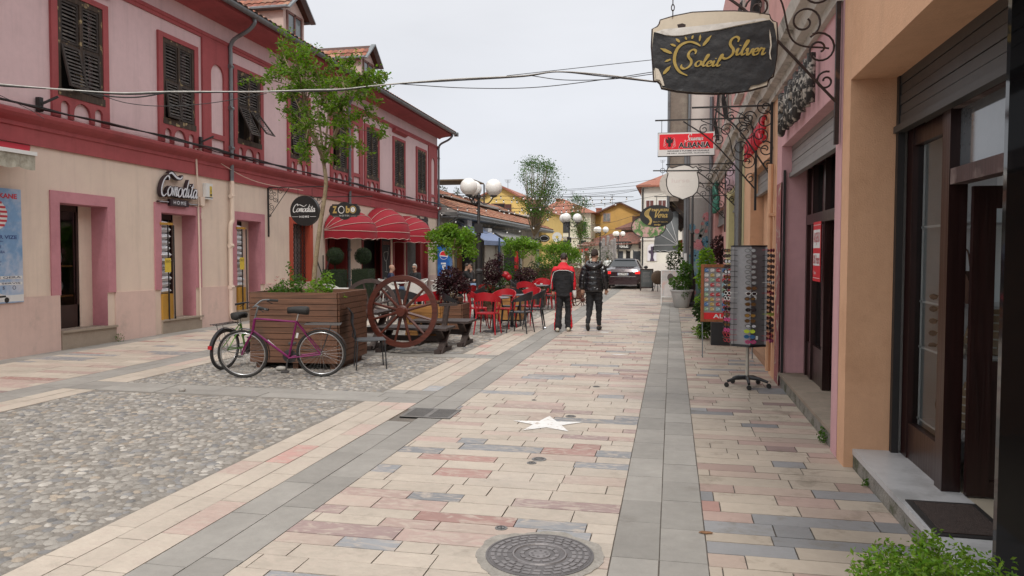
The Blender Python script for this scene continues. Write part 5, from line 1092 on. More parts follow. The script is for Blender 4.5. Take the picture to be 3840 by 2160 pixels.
M['leafA'] = leafmat('fresh_tree_leaf', (.12, .21, .02), .5); M['leafB'] = leafmat('bush_leaf', (.065, .15, .018)); M['leafC'] = leafmat('yellow_green_leaf', (.15, .27, .03)); M['leafP'] = leafmat('purple_leaf', (.042, .012, .018), .25)
M['leafD'] = leafmat('dark_leaf', (.03, .06, .018), .25); M['bark2'] = mat('smooth_tree_bark', (.27, .21, .13), .85, .25, 8, .4, 40, stain=(.15, .10, .06), ssc=9, sth=(.5, .65))
# --- main tree
t = thing('street_tree', 'slender young tree with an airy green crown growing out of the plank planter', 'tree', (-5.42, 10.85, 1.0))
O = V((-5.42, 10.85, 1.0)); TY = 10.85
g = B(); L_ = lambda px, py, dy=0: PY(px, py, TY + dy) - O
fork = L_(1215, 615)
g.tube(crom([(0, 0, -.1), L_(1180, 1020), L_(1200, 850), L_(1222, 700), fork], 5), [.04 - .012 * i / 20 for i in range(21)], 9)
rng = random.Random(5)
clus = [(1010, 270), (960, 288), (1045, 160), (1090, 150), (1110, 185), (1125, 215), (1160, 190), (1230, 225), (1290, 215), (1060, 265), (1130, 290), (1200, 290), (1280, 275), (1350, 285), (1400, 265), (1445, 300), (1040, 365), (1110, 350), (1180, 345), (1250, 350), (1320, 335), (1375, 325), (1100, 420), (1160, 415), (1225, 415), (1290, 420), (1345, 430), (1400, 430), (1430, 495), (1120, 480), (1165, 500), (1245, 470), (1310, 480), (1345, 530), (1330, 550), (1140, 560), (1150, 590), (1230, 590), (1250, 540), (1185, 250), (1250, 300), (1320, 290), (1080, 310), (1210, 380), (1270, 380), (1155, 320), (1225, 320), (1175, 460), (1210, 440), (1290, 360), (1060, 225), (1100, 250), (1150, 240), (1390, 300), (1360, 360)]
stems = []
for k, (px, py, dy) in enumerate([(1150, 470, -.3), (1190, 400, .1), (1235, 400, -.1), (1290, 430, .25), (1320, 330, .1), (1130, 330, .2)]):
 mid = fork.lerp(L_(px, py, dy), .55) + V((ru(-.05, .05), ru(-.05, .05), -.03)); e = L_(px, py, dy)
 P = crom([fork, fork.lerp(mid, .4) + V((0, 0, .02)), mid, e], 4); g.tube(P, [.026 - .014 * i / (len(P) - 1) for i in range(len(P))], 7); stems.append((mid, e))
lf = B()
for (px, py) in clus:
 dy = rng.uniform(-.6, .6); c = L_(px, py, dy); m_, e_ = min(stems, key=lambda q: min((q[1] - c).length, (q[0] - c).length * 1.15)); st = m_.lerp(e_, rng.uniform(.5, 1))
 md = st.lerp(c, .5) + V((ru(-.04, .04), ru(-.04, .04), ru(-.02, .06))); P = crom([st, md, c], 4); g.tube(P, [.009 - .005 * i / (len(P) - 1) for i in range(len(P))], 5)
 for q in range(5):                                   # twigs with leaves along them
  tip = c + V((ru(-.24, .24), ru(-.24, .24), ru(-.14, .17))); s0 = md.lerp(c, ru(.2, 1)); g.tube([s0, tip], .0028, 3)
  kk = ru(.75, 1.2)
  for j in range(27):
   f_ = ru(.1, 1.05); leaf(lf, s0.lerp(tip, f_) + V((ru(-.045, .045), ru(-.045, .045), ru(-.04, .04))), ru(.045, .085), (.5 * kk, 1.2 * kk))
g.build('trunk', M['bark2'], t, smooth='auto'); lf.build('crown', M['leafA'], t, col=True)
def clump(name, label, cat, loc, blobs, m, size, group=None, stem=None, flowers=None):
 t = thing(name, label, cat, loc, 0, group); g = B()
 for b in blobs:
  o, r, n = b[:3]; leaves(g, o, r, n, size, b[3] if len(b) > 3 else 'ball', b[4] if len(b) > 4 else .6)
 g.build('foliage', m, t, col=True)
 if stem:
  g = B()
  for P, r in stem: g.tube(crom(P, 4), r, 6)
  g.build('stem', M['bark2'], t)
 if flowers:
  g = B()
  for (x, y, z) in flowers[0]:
   for k in range(6): a = k * 1.05; g.poly([(x, y, z), (x + .035 * cos(a), y + .035 * sin(a), z + .02), (x + .035 * cos(a + .8), y + .035 * sin(a + .8), z + .02)])
  g.build('flowers', flowers[1], t)
 return t
pinkf = mat('pale_pink_flower', (.62, .33, .30), .7, .1)
clump('rose_bush', 'rose bush with pale pink blooms at the foot of the slender tree', 'bush', (-5.55, 10.5, 1.03), [((-.1, 0, .12), (.22, .2, .16), 420), ((-.25, 0, .1), (.15, .15, .1), 160), ((0, .1, .22), (.12, .12, .16), 160), ((-.12, .1, .4), (.05, .05, .14), 50)], M['leafB'], .055, flowers=([(-.32, -.15, .2), (-.2, -.2, .26), (-.38, -.1, .05), (-.1, -.16, .28), (-.28, .0, .3)], pinkf))
clump('leafy_bush', 'bright green leafy bush right of the tree trunk in the big planter', 'bush', (-5.15, 10.5, 1.03), [((0, 0, .12), (.2, .2, .16), 380), ((.12, 0, .25), (.1, .1, .16), 140)], M['leafC'], .06)
clump('weed_tuft', 'small weed at the left edge of the big planter', 'plant', (-5.9, 10.4, 1.05), [((0, 0, .06), (.1, .1, .1), 90), ((.45, 0, 0), (.12, .1, .04), 50)], M['leafB'], .04)
clump('weed_tuft', 'low weeds along the right corner of the big planter', 'plant', (-4.85, 10.45, 1.06), [((0, 0, .0), (.16, .15, .05), 110)], M['leafC'], .035)
# --- bicycles
def bicycle(name, label, col, rear, front, lean, R_=.335, rack=True, dark=False, small=False):
 rear = V(rear); front = V(front); d = (front - rear); L = d.length; rz = math.atan2(d.y, d.x)
 t = thing(name, label, 'bicycle', rear, 0); t.rotation_euler = (lean, 0, rz)     # local: x forward, z up, y left
 pm = mat(name + '_paint', col, .3, .05, 4, metal=.2)
 W = R_
 for i, x in enumerate((0, L)):
  g = B(); g.tube([(x + (W - .012) * cos(a), 0, W + (W - .012) * sin(a)) for a in [2 * pi * k / 48 for k in range(48)]], .021 if small else .0165, 8, True); wh = g.build('wheel', M['rubber'], t, smooth=True)
  g = B(); g.tube([(x + (W - .04) * cos(a), 0, W + (W - .04) * sin(a)) for a in [2 * pi * k / 48 for k in range(48)]], .010, 6, True); g.build('rim', M['chrome'] if not dark else M['zinc'], wh, smooth=True)
  g = B()
  for k in range(30): a = 2 * pi * k / 30; b = a + (.35 if k % 2 else -.35); s = .025 if k % 4 < 2 else -.025; g.tube([(x + .025 * cos(b), s, W + .025 * sin(b)), (x + (W - .045) * cos(a), 0, W + (W - .045) * sin(a))], .0014, 3)
  g.tube([(x, -.05, W), (x, .05, W)], .02, 8); g.build('spokes', M['chrome'], wh)
  g = B(); A0, A1 = (R(10), R(150)) if i == 0 else (R(-20), R(95)); N = 16      # mudguard
  for k in range(N):
   a1, a2 = A0 + (A1 - A0) * k / N, A0 + (A1 - A0) * (k + 1) / N
   if i == 0: a1, a2 = pi - a1, pi - a2
   if i == 1: a1, a2 = pi - a1 - R(0), pi - a2
   r = W + .022; g.poly([(x + r * cos(a1), -.025, W + r * sin(a1)), (x + r * cos(a2), -.025, W + r * sin(a2)), (x + r * cos(a2), .025, W + r * sin(a2)), (x + r * cos(a1), .025, W + r * sin(a1))])
  g.build('mudguard', M['blackp'], t)
 H = 1 if not small else .82
 bb = V((.44, 0, .28)); seat = V((.31, 0, .80 * H)); head_t = V((L - .185, 0, .83 * H)); head_b = V((L - .15, 0, .66 * H)); st_top = V((.275, 0, .93 * H)); bar = V((L - .24, 0, 1.0 * H + (.06 if small else 0)))
 g = B(); g.tube([head_t, seat + V((0, 0, -.02))], .014, 8) if not small else g.tube([head_t + V((0, 0, -.08)), seat + V((.05, 0, -.2))], .016, 8)
 g.tube([head_b, bb], .016, 8); g.tube([seat, bb], .015, 8); g.tube([head_t, head_b], .019, 8)
 for s in (-1, 1): g.tube([bb + V((0, s * .03, 0)), (0, s * .055, W)], .009, 6); g.tube([seat + V((0, s * .02, -.02)), (0, s * .055, W)], .008, 6)
 g.build('frame', pm, t, smooth='auto')
 g = B(); fk = [head_b, head_b + V((.03, 0, -.06))]
 for s in (-1, 1): g.tube(crom([head_b, head_b + V((.02, s * .05, -.05)), (L - .04, s * .055, W + .12), (L, s * .055, W)], 4), .010, 6)
 g.build('fork', pm, t, smooth='auto')
 g = B(); g.tube([head_t, bar], .012, 7); bw = .28
 g.tube(crom([(bar.x - .17, -bw, bar.z + .02), (bar.x - .02, -bw + .1, bar.z + .045), (bar.x + .05, -.06, bar.z + .0), (bar.x + .05, .06, bar.z), (bar.x - .02, bw - .1, bar.z + .045), (bar.x - .17, bw, bar.z + .02)], 5), .011, 7); hb = g.build('handlebar', M['blackp'] if dark or small else M['zinc'], t, smooth='auto')
 for s in (-1, 1): g = B(); g.tube([(bar.x - .2, s * bw, bar.z + .015), (bar.x - .07, s * (bw - .05), bar.z + .035)], .018, 8); g.tube([(bar.x - .06, s * (bw - .06), bar.z + .02), (bar.x - .13, s * (bw - .03), bar.z - .02)], .006, 5); g.build('grip', M['rubber'], hb)
 g = B(); g.tube([seat, st_top], .011, 7); g.build('seat_post', M['chrome'], t)
 g = B(); S = [(.15, .035, 0), (.06, .045, .01), (-.04, .075, .012), (-.1, .085, .01), (-.13, .06, 0)]; rings = []
 for x, w_, z in S: rings.append([g.V((st_top.x + x, w_ * cos(a), st_top.z + .02 + z + (.035 if sin(a) > 0 else .035 + w_ * .55) * sin(a))) for a in [2 * pi * k / 10 for k in range(10)]])
 for i in range(len(rings) - 1):
  for k in range(10): g.F((rings[i][k], rings[i][(k + 1) % 10], rings[i + 1][(k + 1) % 10], rings[i + 1][k]))
 g.F(rings[0]); g.F(rings[-1]); g.build('saddle', M['rubber'], t, smooth=True)
 g = B(); g.lathe([(.0, -.006), (.095, -.005), (.095, .002), (.06, .006), (0, .008)], (bb.x, -.055, bb.z), 24, ax='y'); g.bar((bb.x, -.075, bb.z), (bb.x - .03, -.08, bb.z + .165), .02, .012); g.bar((bb.x, .075, bb.z), (bb.x + .03, .08, bb.z - .165), .02, .012)
 g.box(bb.x - .08, bb.x + .02, -.16, -.085, bb.z + .155, bb.z + .175).box(bb.x - .02, bb.x + .08, .085, .16, bb.z - .175, bb.z - .155); g.build('crank', M['irond'], t)
 g = B(); g.tube([(bb.x, -.06, bb.z + .092), (0, -.06, W + .035)], .005, 4); g.tube([(bb.x, -.06, bb.z - .092), (0, -.06, W - .035)], .005, 4); g.build('chain', M['irond'], t)
 if rack:
  g = B(); z = W * 2 + .075
  for s in (-1, 0, 1): g.tube([(.2, s * .05, z + .01), (-.28, s * .05, z)], .005, 5)
  for x in (.2, .0, -.28): g.tube([(x, -.055, z + .005), (x, .055, z + .005)], .005, 5)
  for s in (-1, 1): g.tube([(-.15, s * .055, z), (0, s * .06, W)], .004, 5)
  g.tube([(.2, 0, z + .01), (seat.x, 0, seat.z - .05)], .005, 5); g.build('luggage_rack', M['blackp'], t)
 return t
b1 = bicycle('bicycle', 'magenta city bicycle leaning along the front of the big planter', (.17, .008, .085), (-4.71, 9.66, 0), (-5.72, 9.37, 0), R(-9))
g = B(); g.bar((.62, -.022, .42), (.72, -.022, .52), .004, .03); g.bar((.31, -.02, .62), (.33, -.02, .55), .004, .03); g.build('frame_decal', M['white'], b1)
b2 = bicycle('bicycle', 'small green and black bicycle parked behind the left corner of the big planter', (.12, .33, .04), (-6.42, 9.98, 0), (-6.30, 10.93, 0), R(5), R_=.30, small=True)
g = B(); g.box(-.335, -.315, -.03, .03, .33, .38); g.build('reflector', M['redp'], b2)
b3 = bicycle('bicycle', 'dark bicycle standing behind the planter with only its handlebar showing', (.05, .02, .02), (-6.6, 12.6, 0), (-6.1, 11.75, 0), R(3))
# small stone by the planter
g = B(); g.ball((0, 0, 0), (.09, .06, .035), 9); o = g.build('loose_stone', mat('pale_stone', (.42, .40, .36), .9, .2, 9, .5, 30), smooth=True); o.location = (-5.55, 10.06, .03); tag(o, 'loose pale stone lying under the front board of the big planter', 'stone')
g = B(); g.ball((0, 0, 0), (.05, .035, .028), 8); o = g.build('loose_stone', M['concrete'], smooth=True); o.location = G(683, 1462, .02); tag(o, 'small round grey stone on the cross band of paving', 'stone')
# --- woven grey chair beside the planter
def mesh_chair(name, label, loc, rz):
 t = thing(name, label, 'chair', loc, rz)
 wm = mat('woven_mesh', (.05, .052, .055), .6, .3, 60)
 g = B(); g.box(-.2, .2, -.2, .22, .425, .437); g.build('seat', wm, t)
 g = B(); P = [(.20, -.0), (.22, .12), (.255, .25), (.25, .38), (.30, .46)]
 for i in range(4): (a, b), (c, d) = P[i], P[i + 1]; g.poly([(-.19, -a, .43 + b), (.19, -a, .43 + b), (.19, -c, .43 + d), (-.19, -c, .43 + d)]); g.poly([(-.19, -a - .008, .43 + b), (-.19, -c - .008, .43 + d), (.19, -c - .008, .43 + d), (.19, -a - .008, .43 + b)])
 g.build('backrest', wm, t)
 for x in (-.2, .2):
  g = B(); g.tube(crom([(x, .22, .43), (x, -.2, .43), (x, -.22, .55), (x, -.255, .68), (x, -.25, .81), (x, -.3, .89)], 4), .009, 6); g.build('side_frame', M['blackp'], t)
  for y in (-.19, .2): g = B(); g.tube([(x, y, .43), (x * 1.05, y * 1.12, 0)], .009, 6); g.build('leg', M['blackp'], t)
 g = B(); g.tube([(-.2, -.3, .89), (.2, -.3, .89)], .009, 6); g.build('top_rail', M['blackp'], t); return t
mesh_chair('chair', 'dark woven metal chair at the right corner of the big planter', (-4.38, 10.55, 0), R(-62))
# --- cart wheels
def cartwheel(name, label, loc, rz, rad, tilt=0, m=None, n=12):
 m = m or M['wheelw']; t = thing(name, label, 'wagon wheel', loc); t.rotation_euler = (tilt, 0, rz); k = rad / .6
 g = B(); N = 60; w1, w2, th = rad, rad - .085 * k, .035 * k; R1 = []
 for i in range(N): a = 2 * pi * i / N; R1.append([g.V((r * cos(a), y, r * sin(a))) for r, y in ((w1, -th), (w1, th), (w2, th), (w2, -th))])
 for i in range(N):
  for j in range(4): g.F((R1[i][j], R1[i][(j + 1) % 4], R1[(i + 1) % N][(j + 1) % 4], R1[(i + 1) % N][j]))
 g.build('rim', m, t)
 for i in range(n): a = 2 * pi * (i + .5) / n; g = B(); g.tube([(.06 * k * cos(a), 0, .06 * k * sin(a)), (.3 * rad * cos(a), 0, .3 * rad * sin(a)), ((rad - .07 * k) * cos(a), 0, (rad - .07 * k) * sin(a))], [.03 * k, .025 * k, .02 * k], 7); g.build('spoke', m, t)
 g = B(); g.lathe([(.0, -.12), (.075, -.12), (.085, -.1), (.085, -.04), (.105, -.03), (.105, .04), (.08, .06), (.08, .12), (0, .12)], n=20, ax='y'); g.v = [(x * k, y * k, z * k) for x, y, z in g.v]; g.build('hub', m, t, smooth='auto'); return t
cartwheel('wagon_wheel', 'largest red-brown wagon wheel standing upright against the bench', (-4.43, 12.1, .725), R(2), .61)
cartwheel('wagon_wheel', 'dark wagon wheel half hidden between the planter and the big wheel', (-6.05, 14.6, .62), R(18), .56, m=mat('grey_brown_wood', (.07, .045, .04), .7, .3, 9))
cartwheel('wagon_wheel', 'small brown wagon wheel behind the man in the tracksuit', PY(2185, 1125, 24.5), R(20), .36)
cartwheel('wagon_wheel', 'wagon wheel leaning on the far wooden trough beside the walking men', PY(2155, 1030, 27.5), R(10), .42, m=mat('old_grey_wood', (.16, .12, .09), .8, .3, 9))
# --- rustic bench and table with crossed legs
def rustic(name, label, cat, x0, x1, y0, y1, h, back=False, planks=4):
 t = thing(name, label, cat, ((x0 + x1) / 2, (y0 + y1) / 2, 0)); w, d = (x1 - x0) / 2, (y1 - y0) / 2
 g = B(); pw = 2 * d / planks
 for i in range(planks): g.box(-w, w, -d + i * pw + .006, -d + (i + 1) * pw - .006, h - .04 + ru(-.003, .003), h)
 g.build('seat' if cat == 'bench' else 'tabletop', M['dwood'], t)
 for s in (-1, 1):
  x = s * (w - .14)
  for q in (-1, 1): g = B(); g.bar((x + .022 * q, -q * (d - .02), .0), (x + .022 * q, q * (d - .08), h - .04), .05, .11, up=(1, 0, 0)); g.build('leg', M['dwood'], t)
  g = B(); g.box(x - .05, x + .05, -d - .06, d + .06, 0, .07); g.build('foot', M['dwood'], t)
 g = B(); g.box(-w + .14, w - .14, -.03, .03, h * .42, h * .42 + .09); g.build('stretcher', M['dwood'], t)
 if back:
  for s in (-1, 1): g = B(); g.bar((s * (w - .14), d - .02, h - .05), (s * (w - .14), d + .1, h + .36), .06, .09, up=(1, 0, 0)); g.build('back_post', M['dwood'], t)
  g = B(); g.box(-w, w, d + .06, d + .1, h + .22, h + .36); g.build('backrest', M['dwood'], t)
 return t
rustic('rustic_bench', 'dark slatted wooden bench with crossed legs behind the big wagon wheel', 'bench', -5.05, -3.72, 12.25, 12.85, .43)
rustic('rustic_bench', 'dark slatted wooden bench standing right of and beyond the wagon wheel', 'bench', -4.75, -3.62, 13.3, 13.95, .46)
rustic('rustic_table', 'dark wooden table with crossed legs left of the big wagon wheel', 'table', -6.0, -5.05, 12.5, 13.3, .66)
g = B(); g.bar((-3.93, 12.86, .42), (-3.9, 12.95, .78), .09, .05); g.bar((-4.05, 12.95, .78), (-3.72, 12.95, .80), .07, .05); tag(g.build('armrest_post', M['dwood']), 'carved dark wooden armrest standing at the right end of the wheel bench', 'armrest')
# --- wooden planters with plants
pls = [(-5.05, -4.35, 13.98, 14.5, .68, 'honey coloured plank planter seen through the spokes of the wagon wheel', 5), (-5.0, -4.3, 15.3, 15.9, .64, 'reddish plank planter holding the nearest purple maple', 5), (-4.95, -4.1, 19.2, 19.9, .62, 'plank planter holding the tall purple shrub', 5), (-4.3, -3.7, 18.6, 19.1, .62, 'small honey plank planter right of the lamp post', 5), (-4.9, -4.0, 23.6, 24.3, .55, 'plank planter under the low purple maple', 4), (-6.3, -5.2, 25.5, 26.3, .6, 'plank planter under the second round green tree', 4), (-5.0, -3.3, 28.2, 28.9, 1.15, 'long raised wooden trough behind the walking men', 6), (-5.9, -5.2, 17.7, 18.6, .6, 'plank planter at the foot of the nearest round green tree', 5)]
for x0, x1, y0, y1, z1, lb_, n_ in pls: planter('plank_planter', lb_, x0, x1, y0, y1, .03, z1, M['ywood'] if 'honey' in lb_ else M['plank'], n_, feet=False)
def P3(px, py, Y): return PY(px, py, Y)
def at(px, py, Y, z=0): p = PY(px, py, Y); return (p.x, Y, z)
o = at(1690, 1100, 15.6); clump('purple_maple', 'nearest purple-leaved maple right of the wagon wheel', 'shrub', o, [((0, 0, 1.22), (.24, .22, .2), 900), ((-.17, 0, 1.0), (.18, .2, .2), 600), ((.22, 0, 1.06), (.2, .18, .16), 500), ((0, 0, .85), (.16, .16, .22), 300), ((.33, 0, .95), (.12, .12, .1), 150)], M['leafP'], .07, stem=[([(0, 0, .3), (.02, 0, .7), (-.05, 0, 1.1)], .018), ([(.02, 0, .6), (.15, 0, .85), (.25, .0, 1.1)], .012), ([(0, 0, .5), (-.12, .0, .8), (-.2, 0, 1.1)], .012)])
o = at(1850, 1100, 19.5); clump('purple_maple', 'tall narrow purple shrub beside the street lamp', 'shrub', o, [((0, 0, 1.25), (.27, .25, .3), 1100), ((0, 0, .85), (.3, .26, .3), 1000), ((.15, 0, 1.55), (.1, .1, .2), 160)], M['leafP'], .07, stem=[([(0, 0, .3), (0, 0, 1.1)], .02)])
clump('green_shrub', 'dark green shrub at the foot of the tall purple one', 'shrub', (o[0], 19.35, 0), [((-.1, -.1, .62), (.3, .25, .28), 600), ((.25, -.05, .7), (.15, .2, .3), 300)], M['leafD'], .06)
o = at(1970, 1060, 24); clump('purple_maple', 'wide low purple maple left of the walking men', 'shrub', o, [((0, 0, 1.0), (.38, .3, .26), 900), ((-.2, 0, .75), (.3, .3, .2), 500)], M['leafP'], .08, stem=[([(0, 0, .3), (0, 0, .9)], .02)])
def round_tree(name, label, o, zc, r, h, n, m, trunk=.028):
 t = thing(name, label, 'tree', o); g = B(); rg = random.Random(int(abs(o[0]) * 1000))
 for k in range(26):
  a = rg.uniform(0, 6.28); q = rg.uniform(.1, .85); c = (r * q * cos(a), r * q * sin(a), zc + h * rg.uniform(-.35, .75) * (1 - q * .6)); kk = rg.uniform(.7, 1.25)
  leaves(g, c, (r * .33, r * .33, h * .3), n // 26, .1, cvar=(.5 * kk, 1.25 * kk))
 for k in range(22): a = rg.uniform(0, 6.28); leaves(g, (r * .92 * cos(a), r * .92 * sin(a), zc - h * rg.uniform(.3, .95)), (.09, .09, .16), 26, .09)
 g.build('crown', m, t, col=True); g = B(); g.tube(crom([(0, 0, .3), (.03, 0, zc * .6), (0, 0, zc)], 4), trunk, 7)
 for k in range(5): a = k * 1.3; g.tube([(0, 0, zc - .4), (r * .6 * cos(a), r * .6 * sin(a), zc)], .012, 5)
 g.build('trunk', M['bark2'], t); return t
round_tree('round_tree', 'nearest round-headed tree with drooping bright green leaves beside the lamp post', at(1697, 1000, 18.2), 2.05, .58, .42, 2600, M['leafC'])
round_tree('round_tree', 'second round-headed bright green tree, right of the lamp post', at(1958, 1000, 26), 1.98, .66, .36, 2200, M['leafC'])
round_tree('round_tree', 'third bright green leafy tree, left of the man in the tracksuit', at(2075, 1000, 32), 1.9, .75, .5, 1800, M['leafC'])
round_tree('round_tree', 'small bright green tree above the shoulder of the man in the tracksuit', at(2140, 1000, 33), 1.65, .5, .4, 900, M['leafC'])
for k, (px, Y, z, r_, h_, n_, lb_) in enumerate([(2010, 27.6, .95, .5, .45, 500, 'dull green hedge behind the wide purple maple'), (2060, 28.3, 1.35, .5, .35, 600, 'hedge growing out of the raised wooden trough'), (1930, 28, .9, .5, .5, 500, 'dark shrub under the second round tree'), (2120, 30, 1.2, .6, .4, 500, 'leafy hedge behind the man in the tracksuit'), (2245, 45, 1.5, .9, .6, 400, 'low green bush left of the man in the puffer jacket'), (1900, 26.5, .9, .3, .6, 300, 'thin dark shrub left of the red parasol'), (2190, 40, 1.9, .7, .8, 500, 'green bush under the second globe lamp')]):
 o = at(px, 1000, Y); clump('hedge', lb_, 'shrub', o, [((0, 0, z), (r_, r_ * .7, h_), n_), ((r_ * .5, 0, z * .6), (r_ * .8, r_ * .6, z * .5), n_ // 2)], M['leafD'] if k % 2 == 0 else M['leafB'], .1, stem=[([(0, 0, 0), (0, 0, z)], .02)])
# --- topiaries
M['topi'] = leafmat('clipped_leaf', (.022, .045, .014), .15)
for px, Y, lb_ in ((1256, 21.3, 'left clipped topiary with ball on a cube, before the first red awning'), (1362, 22.2, 'right clipped topiary with ball on a taller cube, between the red awnings')):
 o = at(px, 1000, Y); t = thing('topiary', lb_, 'topiary', o, 0, 'clipped topiaries at the cafe'); g = B()
 leaves(g, (0, 0, 1.62), (.26, .26, .26), 2600, .032, dens=.12); g.build('ball', M['topi'], t, col=True)
 g = B(); leaves(g, (0, 0, .72), (.3, .3, .5), 4200, .034, 'box'); g.build('cube', M['topi'], t, col=True)
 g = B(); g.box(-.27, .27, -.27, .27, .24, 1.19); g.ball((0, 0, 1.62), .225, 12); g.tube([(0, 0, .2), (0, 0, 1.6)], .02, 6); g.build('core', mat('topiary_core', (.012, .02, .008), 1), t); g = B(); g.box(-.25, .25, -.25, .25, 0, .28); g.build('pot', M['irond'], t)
# --- cafe chairs and tables
def cafe_chair(name, label, m, loc=(0, 0, 0), rz=0):
 t = thing(name, label, 'chair', loc, rz)
 g = B(); P = []
 for i in range(20): a = 2 * pi * i / 20; P.append((.22 * (abs(cos(a)) ** .5) * (1 if cos(a) > 0 else -1), .21 * (abs(sin(a)) ** .5) * (1 if sin(a) > 0 else -1)))
 g.prism(P, .43, .455); g.build('seat', m, t)
 for sx in (-1, 1):
  for sy in (-1, 1): g = B(); g.tube([(sx * .19, sy * .17, .44), (sx * .235, sy * .235, 0)], [.021, .012], 7); g.build('leg', m, t)
  g = B(); g.tube([(sx * .20, -.17, .44), (sx * .235, -.2, .72)], [.02, .017], 6); g.build('back_post', m, t); g = B(); g.tube([(sx * .21, .08, .44), (sx * .26, .1, .68)], [.016, .013], 6); g.build('arm_post', m, t)
 g = B(); N = 18; rr = []
 for i in range(N + 1):
  a = pi + R(-18) + (pi + R(36)) * i / N; f = abs(i / N * 2 - 1); x, y = .265 * cos(a), .235 * sin(a); hgt = .15 * (1 - f ** 2) + .03; z0 = .715 - .05 * f
  rr.append([g.V(q) for q in ((x, y, z0), (x * 1.06, y * 1.06, z0 + hgt), (x * 1.12, y * 1.12, z0 + hgt), (x * 1.07, y * 1.07, z0))])
 for i in range(N):
  for j in range(4): g.F((rr[i][j], rr[i + 1][j], rr[i + 1][(j + 1) % 4], rr[i][(j + 1) % 4]))
 g.F(rr[0]); g.F(rr[-1][::-1]); g.build('backrest', m, t, smooth='auto'); return t
def cafe_table(name, label, loc, r=.34, m=None):
 t = thing(name, label, 'table', loc); g = B(); g.lathe([(r - .005, .72), (r, .728), (r, .742), (r - .008, .746), (0, .746)], n=28); g.build('tabletop', m or M['greyp'], t)
 g = B(); g.box(-.035, .035, -.035, .035, .02, .72); g.build('column', M['blackp'], t); g = B(); g.lathe([(.24, 0), (.24, .008), (.05, .025), (0, .025)], n=24); g.build('base', M['blackp'], t); return t
rc = cafe_chair('cafe_chair', 'red plastic chair nearest the camera, its back turned to us', M['redp'], (-3.80, 15.55, 0), R(-3))
bc = cafe_chair('cafe_chair', 'front black plastic chair right of the nearest cafe table', M['blackp'], (-3.17, 15.95, 0), R(80))
tb = cafe_table('cafe_table', 'nearest round grey cafe table among red and black chairs', (-3.8, 16.15, 0))
GC, GR = 'red plastic cafe chairs', 'black plastic cafe chairs'; rc['group'] = GC; bc['group'] = GR; tb['group'] = 'round cafe tables'
for src, x, y, rz, lb_ in [(bc, -3.05, 16.9, 95, 'second black chair on the right, just behind the front one'), (bc, -4.55, 15.6, -75, 'black chair by the nearest purple maple, facing right'), (rc, -4.38, 16.95, -70, 'red chair with its back to the nearest purple maple'), (rc, -3.75, 16.85, 170, 'red chair on the far side of the nearest table'), (rc, -3.35, 17.9, 150, 'red chair in front of the small honey planter'), (bc, -3.75, 17.7, 10, 'black chair between the two nearest tables'),
  (rc, -4.75, 19.6, -15, 'red chair left of the street lamp'), (rc, -5.2, 18.9, 60, 'red chair partly behind the lamp post table'), (bc, -4.85, 18.5, 100, 'black chair at the table beside the lamp'),
  (rc, -4.18, 21.9, 0, 'red chair with its back to us at the farther group of tables'), (rc, -3.85, 23.2, 185, 'red chair at the far side of the farther table'), (bc, -3.5, 22.4, 75, 'black chair right of the farther table, nearest the tracksuit man'), (rc, -3.3, 23.6, 100, 'red chair half hidden behind the tracksuit man'), (bc, -3.35, 24.6, 120, 'black chair behind the farther table group'), (rc, -4.2, 24.6, 180, 'red chair under the wide purple maple'), (bc, -4.9, 20.9, -60, 'black chair right of the tall purple shrub'), (bc, -4.6, 22.9, -95, 'black chair left of the farther red chair'),
  (rc, -5.15, 15.6, 60, 'red chair seen through the wagon wheel'), (bc, -5.6, 15.9, -20, 'black chair seen through the wagon wheel'), (bc, -6.2, 16.6, 20, 'black chair beyond the dark half hidden wheel')]:
 dup(src, (x, y, 0), R(rz), lb_, GC if src is rc else GR)
for x, y, lb_ in [(-3.65, 17.35, 'second round cafe table just behind the nearest one'), (-5.05, 19.3, 'cafe table beside the street lamp base'), (-3.95, 22.55, 'farther round cafe table with small white cups'), (-3.4, 23.7, 'cafe table behind the tracksuit man'), (-5.6, 16.4, 'dark cafe table seen through the wagon wheel'), (-5.1, 21.7, 'cafe table behind the tall purple shrub')]: dup(tb, (x, y, 0), 0, lb_)
M['cup'] = mat('white_cup', (.75, .75, .73), .3)
for k, (x, y, lb_) in enumerate([(-4.02, 22.45, 'left white ashtray cup on the farther cafe table'), (-3.85, 22.6, 'right white ashtray cup on the farther cafe table'), (-3.4, 23.65, 'white cup on the table behind the tracksuit man'), (-5.0, 19.2, 'white cup on the table beside the lamp')]):
 g = B(); g.lathe([(.03, 0), (.045, .05), (.04, .05), (.0, .01)], n=12); o = g.build('cup', M['cup']); o.location = (x, y, .746); tag(o, lb_, 'cup')
# white woven armchairs and tables at the hotel cafe
M['wh'] = mat('white_rattan', (.56, .55, .52), .6, .08, 30)
wc_ = thing('white_armchair', 'white rattan armchair just right of the tall topiary, behind the wheel', 'chair', (-8.75, 23.0, 0), R(-100), 'white rattan armchairs at the hotel cafe')
g = B(); g.box(-.24, .24, -.22, .24, .40, .44); g.build('seat', M['wh'], wc_)
g = B(); N = 16; rr = []
for i in range(N + 1): a = pi + R(-10) + (pi + R(20)) * i / N; f = abs(i / N * 2 - 1); rr.append([g.V((.3 * cos(a), .28 * sin(a), .44)), g.V((.33 * cos(a), .31 * sin(a), .84 - .2 * f * f))])
for i in range(N): g.F((rr[i][0], rr[i + 1][0], rr[i + 1][1], rr[i][1]));
g.build('backrest', M['wh'], wc_); g = B(); g.tube([(.33 * cos(pi + R(-10) + (pi + R(20)) * i / 16), .31 * sin(pi + R(-10) + (pi + R(20)) * i / 16), .84 - .2 * abs(i / 8 - 1) ** 2) for i in range(17)], .018, 6); g.build('armrest', M['wh'], wc_)
